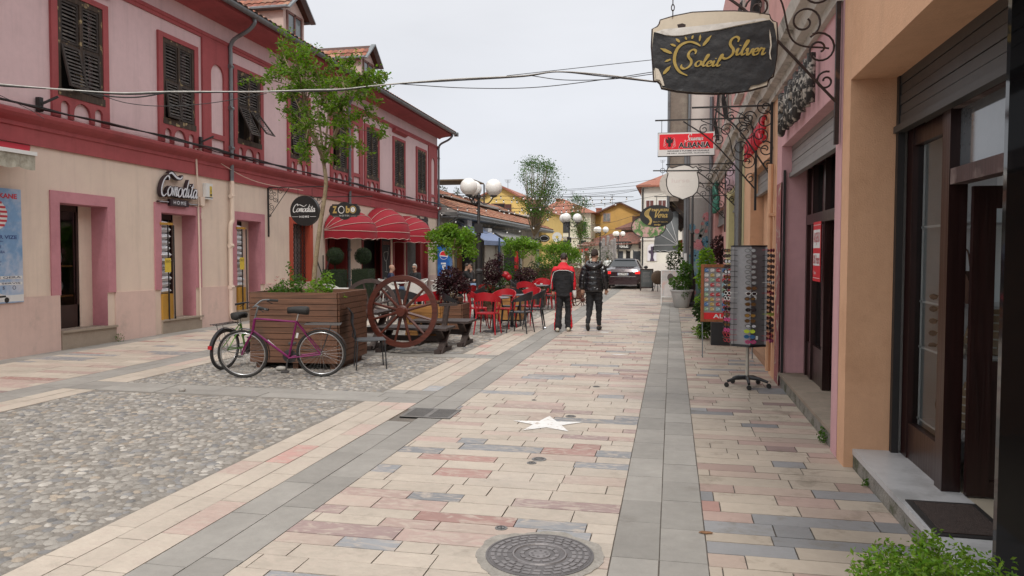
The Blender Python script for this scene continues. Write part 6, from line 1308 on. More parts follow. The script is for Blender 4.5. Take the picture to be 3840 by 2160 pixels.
for sx in (-1, 1):
 for sy in (-1, 1): g = B(); g.tube([(sx * .22, sy * .2, .42), (sx * .24, sy * .23, 0)], .017, 6); g.build('leg', M['wh'], wc_)
for x, y, rz, lb_ in [(-7.85, 22.6, 20, 'white armchair with its back to us, behind the wheel top'), (-7.3, 23.4, 60, 'white armchair right of the man in sunglasses'), (-6.95, 24.6, 100, 'white armchair nearest the purple maple'), (-7.6, 25.2, 150, 'white armchair behind the seated men'), (-8.1, 26.6, 200, 'farthest white armchair by the red doors'), (-9.3, 24.0, -80, 'white armchair of the man in the blue jacket'), (-8.3, 24.2, 130, 'white armchair of the man in sunglasses'), (-9.4, 20.0, -20, 'white armchair behind the big planter')]: dup(wc_, (x, y, 0), R(rz), lb_)
wt = cafe_table('white_table', 'white round table between the two seated men', (-8.85, 23.6, 0), .36, M['wh']); wt['group'] = 'white cafe tables'
for x, y, lb_ in [(-7.2, 24.0, 'white table right of the man in sunglasses'), (-8.0, 25.7, 'white table in front of the red doors'), (-8.95, 19.4, 'white table behind the big planter'), (-9.8, 18.6, 'white round table left of the slender tree trunk')]: dup(wt, (x, y, 0), 0, lb_)
g = B(); g.tube([(0, 0, 0), (0, 0, 1.15)], .03, 6); g.tube(crom([(0, 0, 1.0), (-.12, 0, 1.3), (-.2, 0, 1.55)], 3), .018, 5); g.tube(crom([(0, 0, 1.0), (.12, 0, 1.3), (.2, 0, 1.55)], 3), .018, 5); g.tube([(0, 0, 1.0), (0, 0, 1.65)], .018, 5); o = g.build('coat_rack', M['black']); o.location = at(1212, 1000, 20.2); tag(o, 'black three-pronged metal stand left of the first topiary', 'stand')
# --- globe street lamps
M['globe'] = mat('milky_globe', (.78, .765, .73), .35, .03, 3, stain=(.6, .57, .5), ssc=4, sth=(.6, .8))
M['lampi'] = mat('lamp_iron', (.022, .02, .02), .5, .15, 9, .1, 40)
t = thing('street_lamp', 'nearest three-globe street lamp in front of the low tiled row', 'street lamp', (-5.47, 21.32, 0), 0, 'three-globe street lamps')
g = B(); g.lathe([(.16, 0), (.16, .08), (.11, .14), (.10, .5), (.13, .55), (.13, .6), (.085, .66), (.08, 1.1), (.11, 1.14), (.11, 1.2), (.06, 1.26), (.052, 2.2), (.07, 2.22), (.07, 2.3), (.045, 2.34), (.04, 3.28), (.07, 3.3), (.06, 3.38), (.02, 3.42), (0, 3.46)], n=16); g.build('post', M['lampi'], t, smooth='auto')
g = B(); g.box(-.11, .11, -.08, .08, 2.28, 2.55); g.build('switch_box', M['lampi'], t)
for a in (R(5), R(125), R(245)):
 c, s = cos(a), sin(a); g = B(); g.tube(crom([(c * r_, s * r_, z) for r_, z in ((.03, 3.2), (.15, 3.12), (.28, 3.14), (.38, 3.24), (.44, 3.34))], 4), .02, 6); g.tube([(c * r_ * .3 + c * .14, s * r_ * .3 + s * .14, 3.3 + z * .3) for r_, z in [(.25 * (1 - i / 20) * cos(i * .5), .25 * (1 - i / 20) * sin(i * .5)) for i in range(16)]], .011, 5)
 g.lathe([(.03, 3.3), (.11, 3.335), (.1, 3.36), (0, 3.36)], (c * .44, s * .44, 0), 12); g.build('arm', M['lampi'], t)
 g = B(); g.ball((c * .44, s * .44, 3.585), .245, 24); g.build('globe', M['globe'], t, smooth=True)
for px, Y, lb_, sc in ((2134, 40.5, 'second three-globe street lamp, above the man in the tracksuit', 1), (2250, 61, 'third three-globe street lamp, above the man in the puffer jacket', 1), (2318, 74, 'farthest globe lamp left of the black shop sign', .95)): dup(t, at(px, 1000, Y), R(12), lb_)
t = thing('street_lamp', 'slim black street lamp post in front of the flower mural', 'street lamp', (.62, 24.85, 0)); g = B(); g.lathe([(.14, 0), (.14, .1), (.09, .16), (.085, .5), (.12, .56), (.12, .95), (.075, 1.02), (.07, 1.1), (.05, 1.2), (.048, 2.3), (.07, 2.34), (.035, 2.4), (.03, 3.9), (0, 3.95)], n=14); g.build('post', M['lampi'], t, smooth='auto')
g = B(); g.tube(crom([(0, 0, 3.8), (.2, 0, 3.95), (.35, 0, 3.8)], 4), .015, 5); g.build('arm', M['lampi'], t)
t = thing('utility_pole', 'grey metal pole beside the mural carrying the grey awning', 'pole', (.42, 25.9, 0)); g = B(); g.tube([(0, 0, 0), (0, 0, 5.4)], .06, 10); g.build('pole', M['zinc'], t, smooth='auto'); g = B(); g.box(-.04, .05, -.07, -.06, 1.4, 1.7); g.build('sticker', M['white'], t)
# --- right side display: sunglasses stand
M['panelm'] = mat('brushed_metal_panel', (.30, .30, .31), .4, .12, 3, metal=.5)
t = thing('sunglasses_stand', 'revolving grey hexagonal sunglasses stand on a wheeled star base', 'display stand', (.95, 10.05, 0), R(0)); RR = .225
g = B(); P = [(RR * cos(R(60 * k + 30)), RR * sin(R(60 * k + 30))) for k in range(6)]; g.prism(P, .56, 1.78); g.build('drum', M['panelm'], t)
g = B(); g.prism([(x * 1.08, y * 1.08) for x, y in P], 1.782, 1.8); g.build('top_plate', M['blackp'], t); g = B(); g.prism([(x * 1.08, y * 1.08) for x, y in P], .53, .558); g.build('bottom_plate', M['blackp'], t)
g = B(); g.tube([(0, 0, .1), (0, 0, .53)], .022, 12); g.build('pole', mat('beige_pole', (.5, .48, .42), .4, .05, metal=.3), t, smooth='auto')
g = B()
for k in range(5): a = R(72 * k - 90); g.tube([(0, 0, .12), (.15 * cos(a), .15 * sin(a), .11), (.26 * cos(a), .26 * sin(a), .075)], [.03, .022, .018], 7)
g.build('star_base', M['blackp'], t)
for k in range(5): a = R(72 * k - 90); g = B(); g.lathe([(0, -.02), (.03, -.02), (.03, .02), (0, .02)], (.27 * cos(a), .27 * sin(a), .03), 10, ax='y'); g.build('caster', M['rubber'], t)
for k in range(6): a = R(60 * k + 30); g = B(); g.box(-.012, .012, -.012, .012, .56, 1.78); o = g.build('corner_strip', mat('strip', (.42, .42, .43), .4, .05, metal=.5) if k == 0 else bpy.data.materials['strip'], t); o.location = (RR * 1.02 * cos(a), RR * 1.02 * sin(a), 0)
GLM = {k: mat('frame_' + k, c, .35) for k, c in (('black', (.015, .015, .016)), ('white', (.7, .7, .68)), ('tortoise', (.12, .06, .03)), ('pink', (.55, .03, .22)), ('red', (.45, .02, .04)), ('lime', (.45, .6, .03)), ('blue', (.03, .12, .3)), ('clear', (.1, .1, .1)))}
LNM = {k: mat('lens_' + k, c, .08, 0, spec=.8) for k, c in (('dark', (.012, .012, .014)), ('brown', (.12, .06, .02)), ('amber', (.30, .17, .04)), ('clear', (.30, .31, .31)), ('lime', (.5, .62, .05)), ('blue', (.03, .12, .25)), ('silver', (.5, .52, .54)), ('pink', (.35, .08, .15)))}
def glasses(fr_, ln):
 t = thing('sunglasses', '', 'sunglasses'); g = B()
 for s in (-1, 1): g.tube([(s * .034 + .028 * cos(a) * 1.05, 0, .021 * sin(a)) for a in [2 * pi * k / 14 for k in range(14)]], .0035, 5, True)
 g.tube([(-.008, 0, .006), (.008, 0, .006)], .003, 5)
 for s in (-1, 1): g.tube([(s * .064, 0, .008), (s * .067, .03, .008), (s * .066, .1, .004)], .0028, 5)
 g.build('frame', GLM[fr_], t);
 for s in (-1, 1): g = B(); g.prism([(s * .034 + .027 * cos(a), .0205 * sin(a)) for a in [2 * pi * k / 14 for k in range(14)]], -.001, .001); g.v = [(x, z, y) for x, y, z in g.v]; g.build('lens', LNM[ln], t)
 return t
used = {}; cnt = 0
spec0 = ['clear'] * 7 + ['brown', 'white', 'black2', 'brown', 'dark', 'amber', 'brown', 'silver', 'lime', 'blue', 'pinkd']
sp = {'clear': ('clear', 'clear'), 'brown': ('tortoise', 'brown'), 'white': ('white', 'dark'), 'black2': ('black', 'brown'), 'dark': ('black', 'dark'), 'amber': ('tortoise', 'amber'), 'silver': ('black', 'silver'), 'lime': ('lime', 'lime'), 'blue': ('blue', 'blue'), 'pinkd': ('pink', 'pink'), 'redd': ('red', 'dark')}
desc = {'clear': 'clear black spectacles', 'brown': 'brown sunglasses', 'white': 'white-framed sunglasses', 'black2': 'black-framed brown sunglasses', 'dark': 'dark black sunglasses', 'amber': 'amber-lens sunglasses', 'silver': 'mirrored sunglasses', 'lime': 'lime green sunglasses', 'blue': 'blue sunglasses', 'pinkd': 'pink sunglasses', 'redd': 'red sunglasses'}
facn = {-90: 'front face', -150: 'left face', -30: 'right face', 150: 'far left face', 30: 'far right face'}
ordn = ['top', 'second', 'third', 'fourth', 'fifth', 'sixth', 'seventh', 'eighth', 'ninth', 'tenth', 'eleventh', 'twelfth', 'thirteenth', 'fourteenth', 'fifteenth', 'sixteenth', 'seventeenth', 'lowest']
for fa in (-90, -150, -30, 150, 30):
 for r_ in range(18):
  if fa == -90: kd = spec0[r_]
  elif fa == -30: kd = 'white' if r_ == 6 else ('lime' if r_ == 12 else ('pinkd' if r_ == 17 else random.choice(['dark', 'dark', 'brown', 'redd', 'black2'])))
  elif fa == -150: kd = 'white' if r_ in (8, 9) else ('pinkd' if r_ in (13, 15) else ('redd' if r_ in (16, 17) else random.choice(['dark', 'dark', 'brown', 'black2', 'silver'])))
  else: kd = random.choice(['dark', 'brown', 'black2', 'redd'])
  a = R(fa + ru(-2, 2)); z = 1.735 - r_ * .0665 + ru(-.004, .004); d_ = RR * .866 + .115; loc = (.95 + d_ * cos(a), 10.05 + d_ * sin(a), z)
  lb_ = f'{desc[kd]} on the {facn[fa]} of the stand, {ordn[r_]} from the top'
  if kd not in used: o = glasses(*sp[kd]); used[kd] = o; o.location = loc; o.rotation_euler = (0, 0, a + pi / 2); o['label'] = lb_; o['group'] = 'sunglasses on the revolving stand'
  else: dup(used[kd], loc, a + pi / 2, lb_, 'sunglasses on the revolving stand')
for k, (fa, z, lb_) in enumerate([(-80, 1.15, 'white price tag in the middle of the front face'), (-75, .66, 'small pink price tag low on the front face'), (-20, 1.13, 'white price tag on the right face, upper one'), (-22, 1.03, 'white price tag on the right face, lower one'), (-160, .88, 'white price tag hanging low on the left face')]):
 g = B(); g.box(-.014, .014, -.001, .001, -.022, .022); o = g.build('price_tag', M['white']); a = R(fa); o.location = (.95 + .31 * cos(a), 10.05 + .31 * sin(a), z); o.rotation_euler[2] = a + pi / 2; tag(o, lb_ + ' of the sunglasses stand', 'price tag')
# --- souvenir board
t = thing('souvenir_board', 'wooden framed board of fridge magnets with a red ALBANIA strip, on thin legs', 'display board', (.89, 12.95, 0)); bw_, z0, z1 = .42, .57, 1.52
M['ofr'] = wood('orange_brown_frame', (.27, .09, .03), .5, .3, 2)
g = B(); g.box(-bw_, -bw_ + .05, -.02, .03, z0, z1).box(bw_ - .05, bw_, -.02, .03, z0, z1).box(-bw_ + .05, bw_ - .05, -.02, .03, z1 - .05, z1).box(-bw_ + .05, bw_ - .05, -.02, .03, z0, z0 + .04); g.build('frame', M['ofr'], t)
g = B(); g.box(-bw_ + .05, bw_ - .05, 0, .02, z0 + .04, z1 - .05); g.build('panel', mat('grey_board', (.26, .26, .26), .7, .06), t)
g = B(); g.box(-bw_ + .05, bw_ - .05, -.012, -.001, z0 + .04, z0 + .15); g.build('red_strip', mat('strip_red', (.6, .015, .02), .5), t)
g = B(FF((0, -.0125, 0))); text(g, 'ALBANIA', -.22, .36, z0 + .06, z0 + .13, .001, bold=.02); g.build('strip_writing', M['white'], t)
for x in (-bw_ + .03, bw_ - .03): g = B(); g.tube([(x, -.0, z0), (x, -.22, .0)], .01, 6); g.build('leg', M['zinc'], t)
mc = [(.5, .03, .04), (.62, .6, .58), (.06, .18, .42), (.5, .34, .08), (.3, .45, .28), (.62, .30, .3), (.08, .08, .09), (.3, .5, .55)]; mm = [mat('magnet_%s' % n_, c, .4, .5, 60, stain=(.7, .68, .65), ssc=50, sth=(.55, .6)) for n_, c in zip(('red', 'white', 'blue', 'ochre', 'green', 'rose', 'black', 'aqua'), mc)]
mn = ['red', 'white', 'blue', 'ochre', 'green', 'rose', 'black', 'pale blue']
srcm = {}
for r_ in range(9):
 for c_ in range(8):
  k = [2, 1, 0, 7, 1, 0, 5, 3, 4][r_] if rnd() < .45 else random.randrange(8); x = .89 - .33 + c_ * .0935; z = z1 - .1 - r_ * .08
  if k not in srcm: g = B(); g.prism([(-.03, -.025), (.03, -.025), (.034, .01), (.02, .03), (-.02, .03), (-.034, .01)], 0, .008); g.v = [(a, -c, b) for a, b, c in g.v]; o = g.build('fridge_magnet', mm[k]); srcm[k] = o
  else: o = srcm[k].copy(); C.objects.link(o)
  o.location = (x, 12.949, z); o.rotation_euler[1] = ru(-.2, .2); tag(o, f'{mn[k]} souvenir magnet on the framed board, {ordn[r_]} row, {ordn[c_] if c_ else "first"} from the left', 'magnet', 'fridge magnets on the souvenir board')
# --- plants beside the mural and by the board
clump('hanging_fern', 'arching pale green plant in front of the mural, left of the souvenir board', 'plant', (.66, 15.6, 0), [((0, 0, 1.55), (.14, .12, .26), 420), ((-.06, 0, 1.2), (.1, .1, .2), 260), ((0, 0, .75), (.18, .15, .2), 420), ((.02, 0, .45), (.16, .14, .2), 260), ((-.05, 0, .15), (.14, .14, .14), 160)], M['leafC'], .09)
clump('dark_fern', 'dark green fern low beside the souvenir board', 'plant', (.7, 15.2, 0), [((-.02, 0, .6), (.24, .2, .22), 420), ((.05, 0, .3), (.2, .2, .16), 260)], M['leafD'], .1)
clump('purple_wall_plant', 'dark purple climbing plant on the salmon shop front', 'plant', (1.25, 21.6, 0), [((0, 0, 1.9), (.25, .6, .3), 500), ((.0, 0, 1.6), (.15, .5, .3), 300)], M['leafP'], .1)
g = B(); g.box(-.28, .24, -.12, .12, 0, .42); o = g.build('black_trough', M['blackp']); o.location = (1.0, 14.6, 0); tag(o, 'black plastic trough under the souvenir board', 'planter')
t = thing('flower_pot', 'big pale stone pot with a leafy plant in front of the portrait stand', 'flower pot', (.30, 24.4, 0)); g = B(); g.lathe([(.2, 0), (.22, .02), (.33, .5), (.36, .52), (.36, .56), (.3, .56), (.27, .48), (0, .46)], n=24); g.build('pot', mat('pale_stone_pot', (.42, .42, .41), .6, .1, 4, .1, 50), t, smooth='auto')
g = B(); leaves(g, (-.04, 0, .78), (.36, .3, .22), 900, .08); leaves(g, (.1, 0, 1.15), (.2, .2, .3), 420, .11); leaves(g, (.1, -.28, .5), (.12, .06, .2), 160, .06); g.build('foliage', M['leafB'], t, col=True)
for k, (px, py, Y, r_, n_, lb_) in enumerate([(2530, 990, 30, (.3, .3, .75), 900, 'tall dark conifer-like bush under the red awning'), (2545, 925, 27, (.14, .12, .2), 200, 'hanging green plant below the grey awning')]):
 p = PY(px, py, Y); clump('bush', lb_, 'bush', (p.x, Y, p.z), [((0, 0, 0), r_, n_)], M['leafD'] if k == 0 else M['leafC'], .1, stem=[([(0, 0, -.5 if k == 0 else 0), (0, 0, 0)], .02)])
# portrait stand, menu board, wicker chair
t = thing('portrait_stand', 'white framed stand with a pale wedding portrait beside the stone pot', 'poster stand', (-.05, 25.2, 0)); g = B(); g.box(-.3, -.27, -.01, .02, 0, 1.16).box(.42, .45, -.01, .02, 0, 1.16).box(-.27, .42, -.01, .02, 1.13, 1.16).box(-.27, .42, -.01, .02, .27, .3); g.build('frame', M['white'], t)
g = B(); g.box(-.27, .42, 0, .01, .3, 1.13); g.build('picture', mat('pale_portrait', (.50, .48, .47), .5, .2, 3, stain=(.58, .40, .36), ssc=3, sth=(.5, .6)), t); g = B(FF((0, -.002, 0))); g.prism([(.0 + .1 * cos(a), .92 + .13 * sin(a)) for a in [k * .5 for k in range(12)]], 0, .001); g.m = 0; g.build('portrait_hair', mat('hair_print', (.10, .08, .07), .6), t); g = B(FF((0, -.001, 0))); g.prism([(-.2, .32), (.3, .32), (.25, .7), (.1, .82), (-.05, .8), (-.18, .65)], 0, .001); g.build('portrait_dress', mat('dress_print', (.60, .56, .54), .6, .1, 6), t)
t = thing('menu_board', 'grey chalk menu board standing right of the car', 'menu board', (G(2425, 1090).x, 35.0, 0)); g = B(); g.box(-.3, -.25, -.02, .02, 0, 1.0).box(.25, .3, -.02, .02, 0, 1.0).box(-.25, .25, -.02, .02, .94, 1.0).box(-.25, .25, -.02, .02, .12, .18); g.build('frame', M['dwood'], t); g = B(); g.box(-.25, .25, -.01, .01, .18, .94); g.build('panel', mat('slate', (.10, .11, .11), .7, .2, 6, stain=(.35, .22, .14), ssc=7, sth=(.68, .72)), t)
g = B(FF((0, -.012, 0)))
for i in range(8): g.box(-.18, .18 - .06 * rnd(), .82 - i * .06, .835 - i * .06, 0, .001)
g.build('chalk_lines', mat('chalk2', (.3, .3, .3), .8), t)
t = thing('wicker_chair', 'round brown wicker chair with thin legs right of the menu board', 'chair', (-.62, 34.6, 0)); g = B(); g.ball((0, 0, .62), (.3, .28, .32), 14); g.build('basket', mat('wicker', (.12, .08, .05), .8, .4, 30, .6, 60), t, smooth=True); g = B()
for k in range(8): a = k * .785; g.tube([(.1 * cos(a), .1 * sin(a), .4), (.28 * cos(a), .28 * sin(a), 0)], .01, 4)
g.build('legs', M['black'], t)
# boxwood in the foreground corner and weeds
t = thing('boxwood_bush', 'bright green boxwood bush in the lower right corner', 'bush', (1.02, 3.2, 0)); g = B(); rg = random.Random(3)
for k in range(46):
 a = rg.uniform(0, 6.28); q = rg.uniform(0, 1) ** .5; c = (.30 * q * cos(a), .25 * q * sin(a), .30 + .16 * (1 - q * q) + rg.uniform(-.02, .09));
 for j in range(95): leaf(g, V(c) + V((ru(-.055, .055), ru(-.055, .055), ru(-.1, .07))), ru(.02, .036), (.5, 1.3))
leaves(g, (0, 0, .2), (.3, .26, .16), 1500, .022, cvar=(.3, .8)); g.build('foliage', M['leafC'], t, col=True); g = B()
for k in range(14): a = k * .45; g.tube([(0, 0, .05), (.2 * cos(a) * (k % 3 + 1) / 3, .2 * sin(a) * (k % 3 + 1) / 3, .42)], .005, 4)
g.build('stem', M['bark2'], t); g = B(); g.box(-.2, .2, -.18, .18, 0, .14); g.build('pot', M['irond'], t)
for k, (x, y, r_, n_, lb_) in enumerate([(1.36, 7.2, .07, 160, 'weed growing at the foot of the pink and apricot pier'), (1.40, 5.9, .025, 30, 'tiny weed in the kerb joint by the marble step'), (-10.40, 12.72, .08, 90, 'grass tuft at the corner of the first doorstep')]):
 clump('weed', lb_, 'weed', (x, y, 0), [((0, 0, r_ * .9), (r_, r_ * 1.3, r_), n_)], M['leafB'], .03)
# litter
g = B(); g.ball((0, 0, 0), (.04, .025, .02), 8); o = g.build('crushed_can', mat('silver_blue_foil', (.5, .53, .58), .3, .4, 40, metal=.6)); o.location = G(2043, 1229, .02); tag(o, 'crushed silver wrapper on the paving left of the walking men', 'litter')
g = B(); g.prism([(-.04, -.01), (0, -.022), (.045, -.006), (.03, .012), (-.02, .015)], 0, .005); o = g.build('dry_leaf', mat('dry_leaf', (.22, .11, .05), .8, .3, 30)); o.location = G(2645, 1997, .006); tag(o, 'dry brown leaf on the grey stone band near the camera', 'leaf')
g = B(); g.prism([(-.09, -.05), (.1, -.07), (.12, .05), (-.06, .08)], 0, .003); o = g.build('paper_scrap', M['white']); o.location = G(2263, 1246, .004); tag(o, 'flat white paper scrap beside the puffer jacket man\'s shoe', 'litter')
g = B(); g.prism([(-.13, -.02), (.02, -.05), (.15, .0), (.05, .04), (-.08, .03)], 0, .003); o = g.build('paper_scrap', M['white']); o.location = G(2320, 1330, .004); tag(o, 'torn white paper scrap in the middle of the paving', 'litter')
# ================================================================ signs and fittings on the left facade
def lscript(mb, s, a, b, xh, z0, z1, w=.28, sx=1., lo=.5): script(mb, s, a, b, xh, z0, z1, w=w, slant=.22, sx=sx, lo=lo)
t = thing('letter_sign', 'raised white script letters with dark sides over the second doorway', 'shop sign', (-10.47, 14.62, 3.08)); f = FL((0, 0, 0)); f0 = FL((0, 0, 0))
bk = mat('plum_black', (.03, .015, .02), .5, .1); whl = mat('letter_white', (.62, .64, .68), .5, .03)
g = B(f); lscript(g, 'Comodita', -.66, -.16, .185, 0, .085, w=.36, sx=.97, lo=.6); brush(g, [(-.38, .29), (-.25, .33), (-.1, .24), (.03, .22), (.12, .3)], .09, lambda a, b, c: (a, b, c), 0, .085, lo=.6); g.box(-.66, .68, -.31, -.28, 0, .05).box(-.3, .32, -.37, -.225, 0, .07); g.build('letter_sides', bk, t)
g = B(f); lscript(g, 'Comodita', -.66, -.16, .185, .086, .086, w=.23, sx=.97, lo=.5); brush(g, [(-.36, .29), (-.25, .32), (-.1, .24), (.03, .225), (.1, .28)], .05, lambda a, b, c: (a, b, c), .087, .087, lo=.6); text(g, 'HOME', -.2, .22, -.335, -.255, .072, bold=.015, spacing=1.4); g.box(-.62, -.33, -.3, -.29, .05, .053).box(.35, .66, -.3, -.29, .05, .053); g.build('letter_faces', whl, t)
# round hanging sign and its bracket
YS = 18.45; p = PY(1140, 790, YS); t = thing('hanging_sign', 'round black hanging sign with white script, left of the awnings', 'sign', (p.x, YS, p.z), R(0)); f = FF((0, 0, 0)); r_ = .395
g = B(f); g.lathe([(0, -.14), (r_, -.14), (r_, 0), (0, 0)], n=44); g.build('disc', mat('sign_disc_black', (.012, .012, .012), .45), t, smooth='auto')
g = B(f); lscript(g, 'Comodita', -.335, -.03, .092, .003, .003, w=.25, sx=.99, lo=.5); brush(g, [(-.2, .12), (-.12, .155), (.0, .11), (.08, .16)], .02, lambda a, b, c: (a, b, .004), 0, 0); text(g, 'HOME', -.13, .14, -.185, -.13, .003, bold=.02, spacing=1.3); g.box(-.34, -.16, -.16, -.152, .002, .004).box(.17, .34, -.16, -.152, .002, .004); g.build('white_lettering', M['white'], t)
for x in (-.2, .2): g = B(f); g.tube([(x, .33, -.07), (x, 3.4 - p.z, -.07)], .005, 5); g.build('hanger', M['black'], t)
bracket('sign_bracket', 'scrollwork bracket holding the round black sign on the cream wall', YS, 3.42, -1.9, .95, x0=-10.5, m=M['black']) if 0 else None
def lbracket(label, Y, z, reach, drop):
 t = thing('sign_bracket', label, 'sign bracket', (-10.5, Y, z)); f = FF((0, 0, 0)); m = M['black']
 g = B(f); g.box(.0, .035, -drop * 1.3, .03, -.02, .02); g.build('wall_post', m, t); g = B(f); g.box(.035, reach, -.012, .012, -.012, .012); g.build('arm', m, t)
 g = B(f); g.tube([(.04, -drop * .78, 0), (.62 * drop, -.02, 0)], .009, 5); g.tube([(.3 * drop, -.0, 0), (.3 * drop, -.4 * drop, 0)], .008, 5)
 scrolls(g, [(x * drop, y * drop, a * drop, b * drop, c, d) for x, y, a, b, c, d in [(.1, -.1, .08, .02, 1, 1.4), (.2, -.18, .06, .015, 3, -1.3), (.38, -.1, .09, .015, 0, 1.6), (.12, -.26, .08, .02, 2, 1.4), (.22, -.34, .07, .02, -1, 1.4), (.11, -.52, .1, .015, 1.5, 1.8), (.07, -.74, .04, .01, 2, 1.3)]], .007); g.build('scrollwork', m, t)
lbracket('scrollwork bracket holding the round black sign on the cream wall', YS, 3.44, 1.75, 1.0)
lbracket('scrollwork bracket with the hotel sign, above the first red awning', 20.9, 3.36, 1.95, .7)
YZ = 20.9; p = PY(1291, 789, YZ); t = thing('hanging_sign', 'black lobed hotel sign with gold letters over the first red awning', 'sign', (p.x, YZ, p.z)); k = 22.3 / 2850 * .98
OU = [(-64, 0), (-58, 16), (-50, 20), (-50, 24), (-24, 24), (-12, 31), (0, 33), (12, 31), (24, 24), (50, 24), (50, 20), (58, 16), (64, 0), (58, -18), (50, -20), (48, -25), (22, -25), (14, -32), (0, -36), (-14, -32), (-22, -25), (-48, -25), (-50, -20), (-58, -18)]
g = B(f); g.prism([(x * k, y * k) for x, y in OU], -.07, 0); g.build('board', mat('hotel_black', (.018, .018, .018), .5), t)
gz = mat('hotel_gold', (.42, .29, .09), .5); g = B(f); text(g, 'Z', -.37, -.23, -.08, .13, .004, bold=.05); text(g, 'b', .05, .17, -.08, .13, .004, bold=.05)
N = 24
for i in range(N):
 a1, a2 = 2 * pi * i / N, 2 * pi * (i + 1) / N; g.poly([(.27 + q[0] * cos(q[1]), .02 + q[0] * 1.05 * sin(q[1]), .004) for q in ((.085, a1), (.105, a1), (.105, a2), (.085, a2))])
g.build('gold_letters', gz, t); g = B(f)
for i in range(N):
 a1, a2 = 2 * pi * i / N, 2 * pi * (i + 1) / N; w_ = .012 + .012 * sin(a1 / 2); g.poly([(-.09 + (.08 + w_ * q[0]) * cos(q[1]), .02 + (.09 + w_ * q[0]) * sin(q[1]), .004) for q in ((0, a1), (1, a1), (1, a2), (0, a2))])
g.prism([(.27 + .068 * cos(i * .45), .02 + .075 * sin(i * .45)) for i in range(14)], 0, .004); text(g, 'HOTEL', -.15, .17, -.175, -.13, .003, spacing=1.4); g.box(-.36, -.18, -.17, -.165, .002, .004).box(.2, .38, -.17, -.165, .002, .004); g.build('white_letters', M['white'], t)
g = B(f); g.box(.25, .258, -.03, .07, .004, .006).box(.28, .288, -.03, .07, .004, .006); g.build('cutlery', M['black'], t)
# small raised sign by the far doors
t = thing('letter_sign', 'small dark raised letters beside the last red awning', 'shop sign', (-10.44, 31.0, 2.95)); g = B(f0); script(g, 'Comod', 0, 0, .01, 0, .01) if 0 else None; text(g, 'Grand', -.75, .35, .0, .32, 0, .06, bold=.03, shear=.3); text(g, 'R', .35, .75, -.12, .3, 0, .06, bold=.04); text(g, 'Residence', -.1, .9, -.3, -.18, 0, .05); g.build('letters', bk, t)
# poster on the far left
t = thing('wall_poster', 'tall pale blue translation office poster at the left edge of the wall', 'poster', (-10.46, 9.98, .9)); F3 = FL((0, 0, 0))
g = B(F3); g.box(-.6, .6, 0, 1.84, 0, .01); pm_ = mat('poster_sky_blue', (.19, .34, .55), .5, .1, 1.5, stain=(.50, .53, .60), ssc=1.4, sth=(.42, .62)); g.build('sheet', pm_, t)
g = B(F3); text(g, 'AMERIKANE', -.2, .52, 1.68, 1.76, .012, bold=.04)
for k_ in range(7):
 v = 1.64 - k_ * .072; h = math.sqrt(max(0, .25 ** 2 - (v - .03 - 1.41) ** 2)); g.box(.08, .08 + h * 1.0, v - .05, v - .015, .011, .013)
g.build('red_print', mat('poster_print_red', (.48, .03, .05), .6), t)
g = B(F3); P = [(.08 + .25 * cos(a), 1.41 + .25 * sin(a)) for a in [k_ * .3 for k_ in range(21)]]; g.prism(P, .0, .0108); g.build('white_disc', M['white'], t)
g = B(F3); P = [(.08 + .25 * cos(a), 1.41 + .25 * sin(a)) for a in [pi / 2 + k_ * .3 for k_ in range(6)]] + [(-.17, 1.38), (.06, 1.38)]; g.prism(P, .0, .0125); text(g, 'SHERBIME PER VIZE', -.5, .5, 1.03, 1.09, .012, bold=.03)
for i, s_ in enumerate(['AMBASADA - DUBAI', 'PERKTHIME', 'TE LICENSUARA', 'ANGLISHT', 'ITALISHT', 'GJERMANISHT', 'FRENGJISHT', 'GREQISHT', 'TURQISHT', 'etj.']):
 v = [.98, .88, .80, .745, .695, .645, .597, .55, .505, .46][i]; h = [.022, .045, .045, .028, .028, .028, .028, .028, .028, .025][i]; w_ = .03 * len(s_) * (h / .045) ** .5 * 1.0; text(g, s_, .05 - w_ * .55, .05 + w_ * .55, v, v + h, .012, bold=.02)
g.build('blue_print', mat('poster_print_blue', (.03, .06, .2), .6), t)
g = B(F3); P = [(.0, 1.16), (.14, 1.16), (.12, 1.3), (.13, 1.4), (.2, 1.42), (.19, 1.46), (.1, 1.46), (.08, 1.53), (.1, 1.57), (.05, 1.6), (.01, 1.55), (.02, 1.48), (-.04, 1.62), (-.06, 1.6), (-.02, 1.42)]; g.prism(P, 0, .0145); g.build('grey_figure', mat('poster_grey', (.25, .28, .30), .6, .3, 30), t)
g = B(F3); g.box(-.55, .58, .385, .435, .011, .012).box(-.55, .58, .29, .335, .011, .012); g.prism([(-.6, .02), (.6, .02), (.6, .13), (-.6, .1)], 0, .0115); g.build('white_strips', M['white'], t)
g = B(F3); text(g, 'MAKINA ME QERA', -.52, .55, .39, .43, .0135, bold=.02); text(g, 'VENDOSJE - SERVIS', -.52, .54, .295, .33, .0135, bold=.02)
for i in range(4): g.tube([(-.12 + i * .045 + .03 * cos(a), .245 + .03 * sin(a), .012) for a in [k_ * .7 for k_ in range(9)]], .004, 3, True)
g.tube([(.42 + .03 * cos(a), .245 + .03 * sin(a), .012) for a in [k_ * .7 for k_ in range(9)]], .004, 3, True); text(g, 'S', .2, .24, .22, .27, .012, bold=.04)
g.build('dark_print', mat('poster_print_dark', (.10, .11, .16), .6), t)
g = B(F3); P = [(-.3, .03), (.3, .03), (.34, .08), (.33, .12), (.2, .14), (.08, .19), (-.15, .2), (-.3, .15)]; g.prism(P, 0, .0135); g.build('printed_car', mat('poster_car', (.6, .6, .6), .4), t)
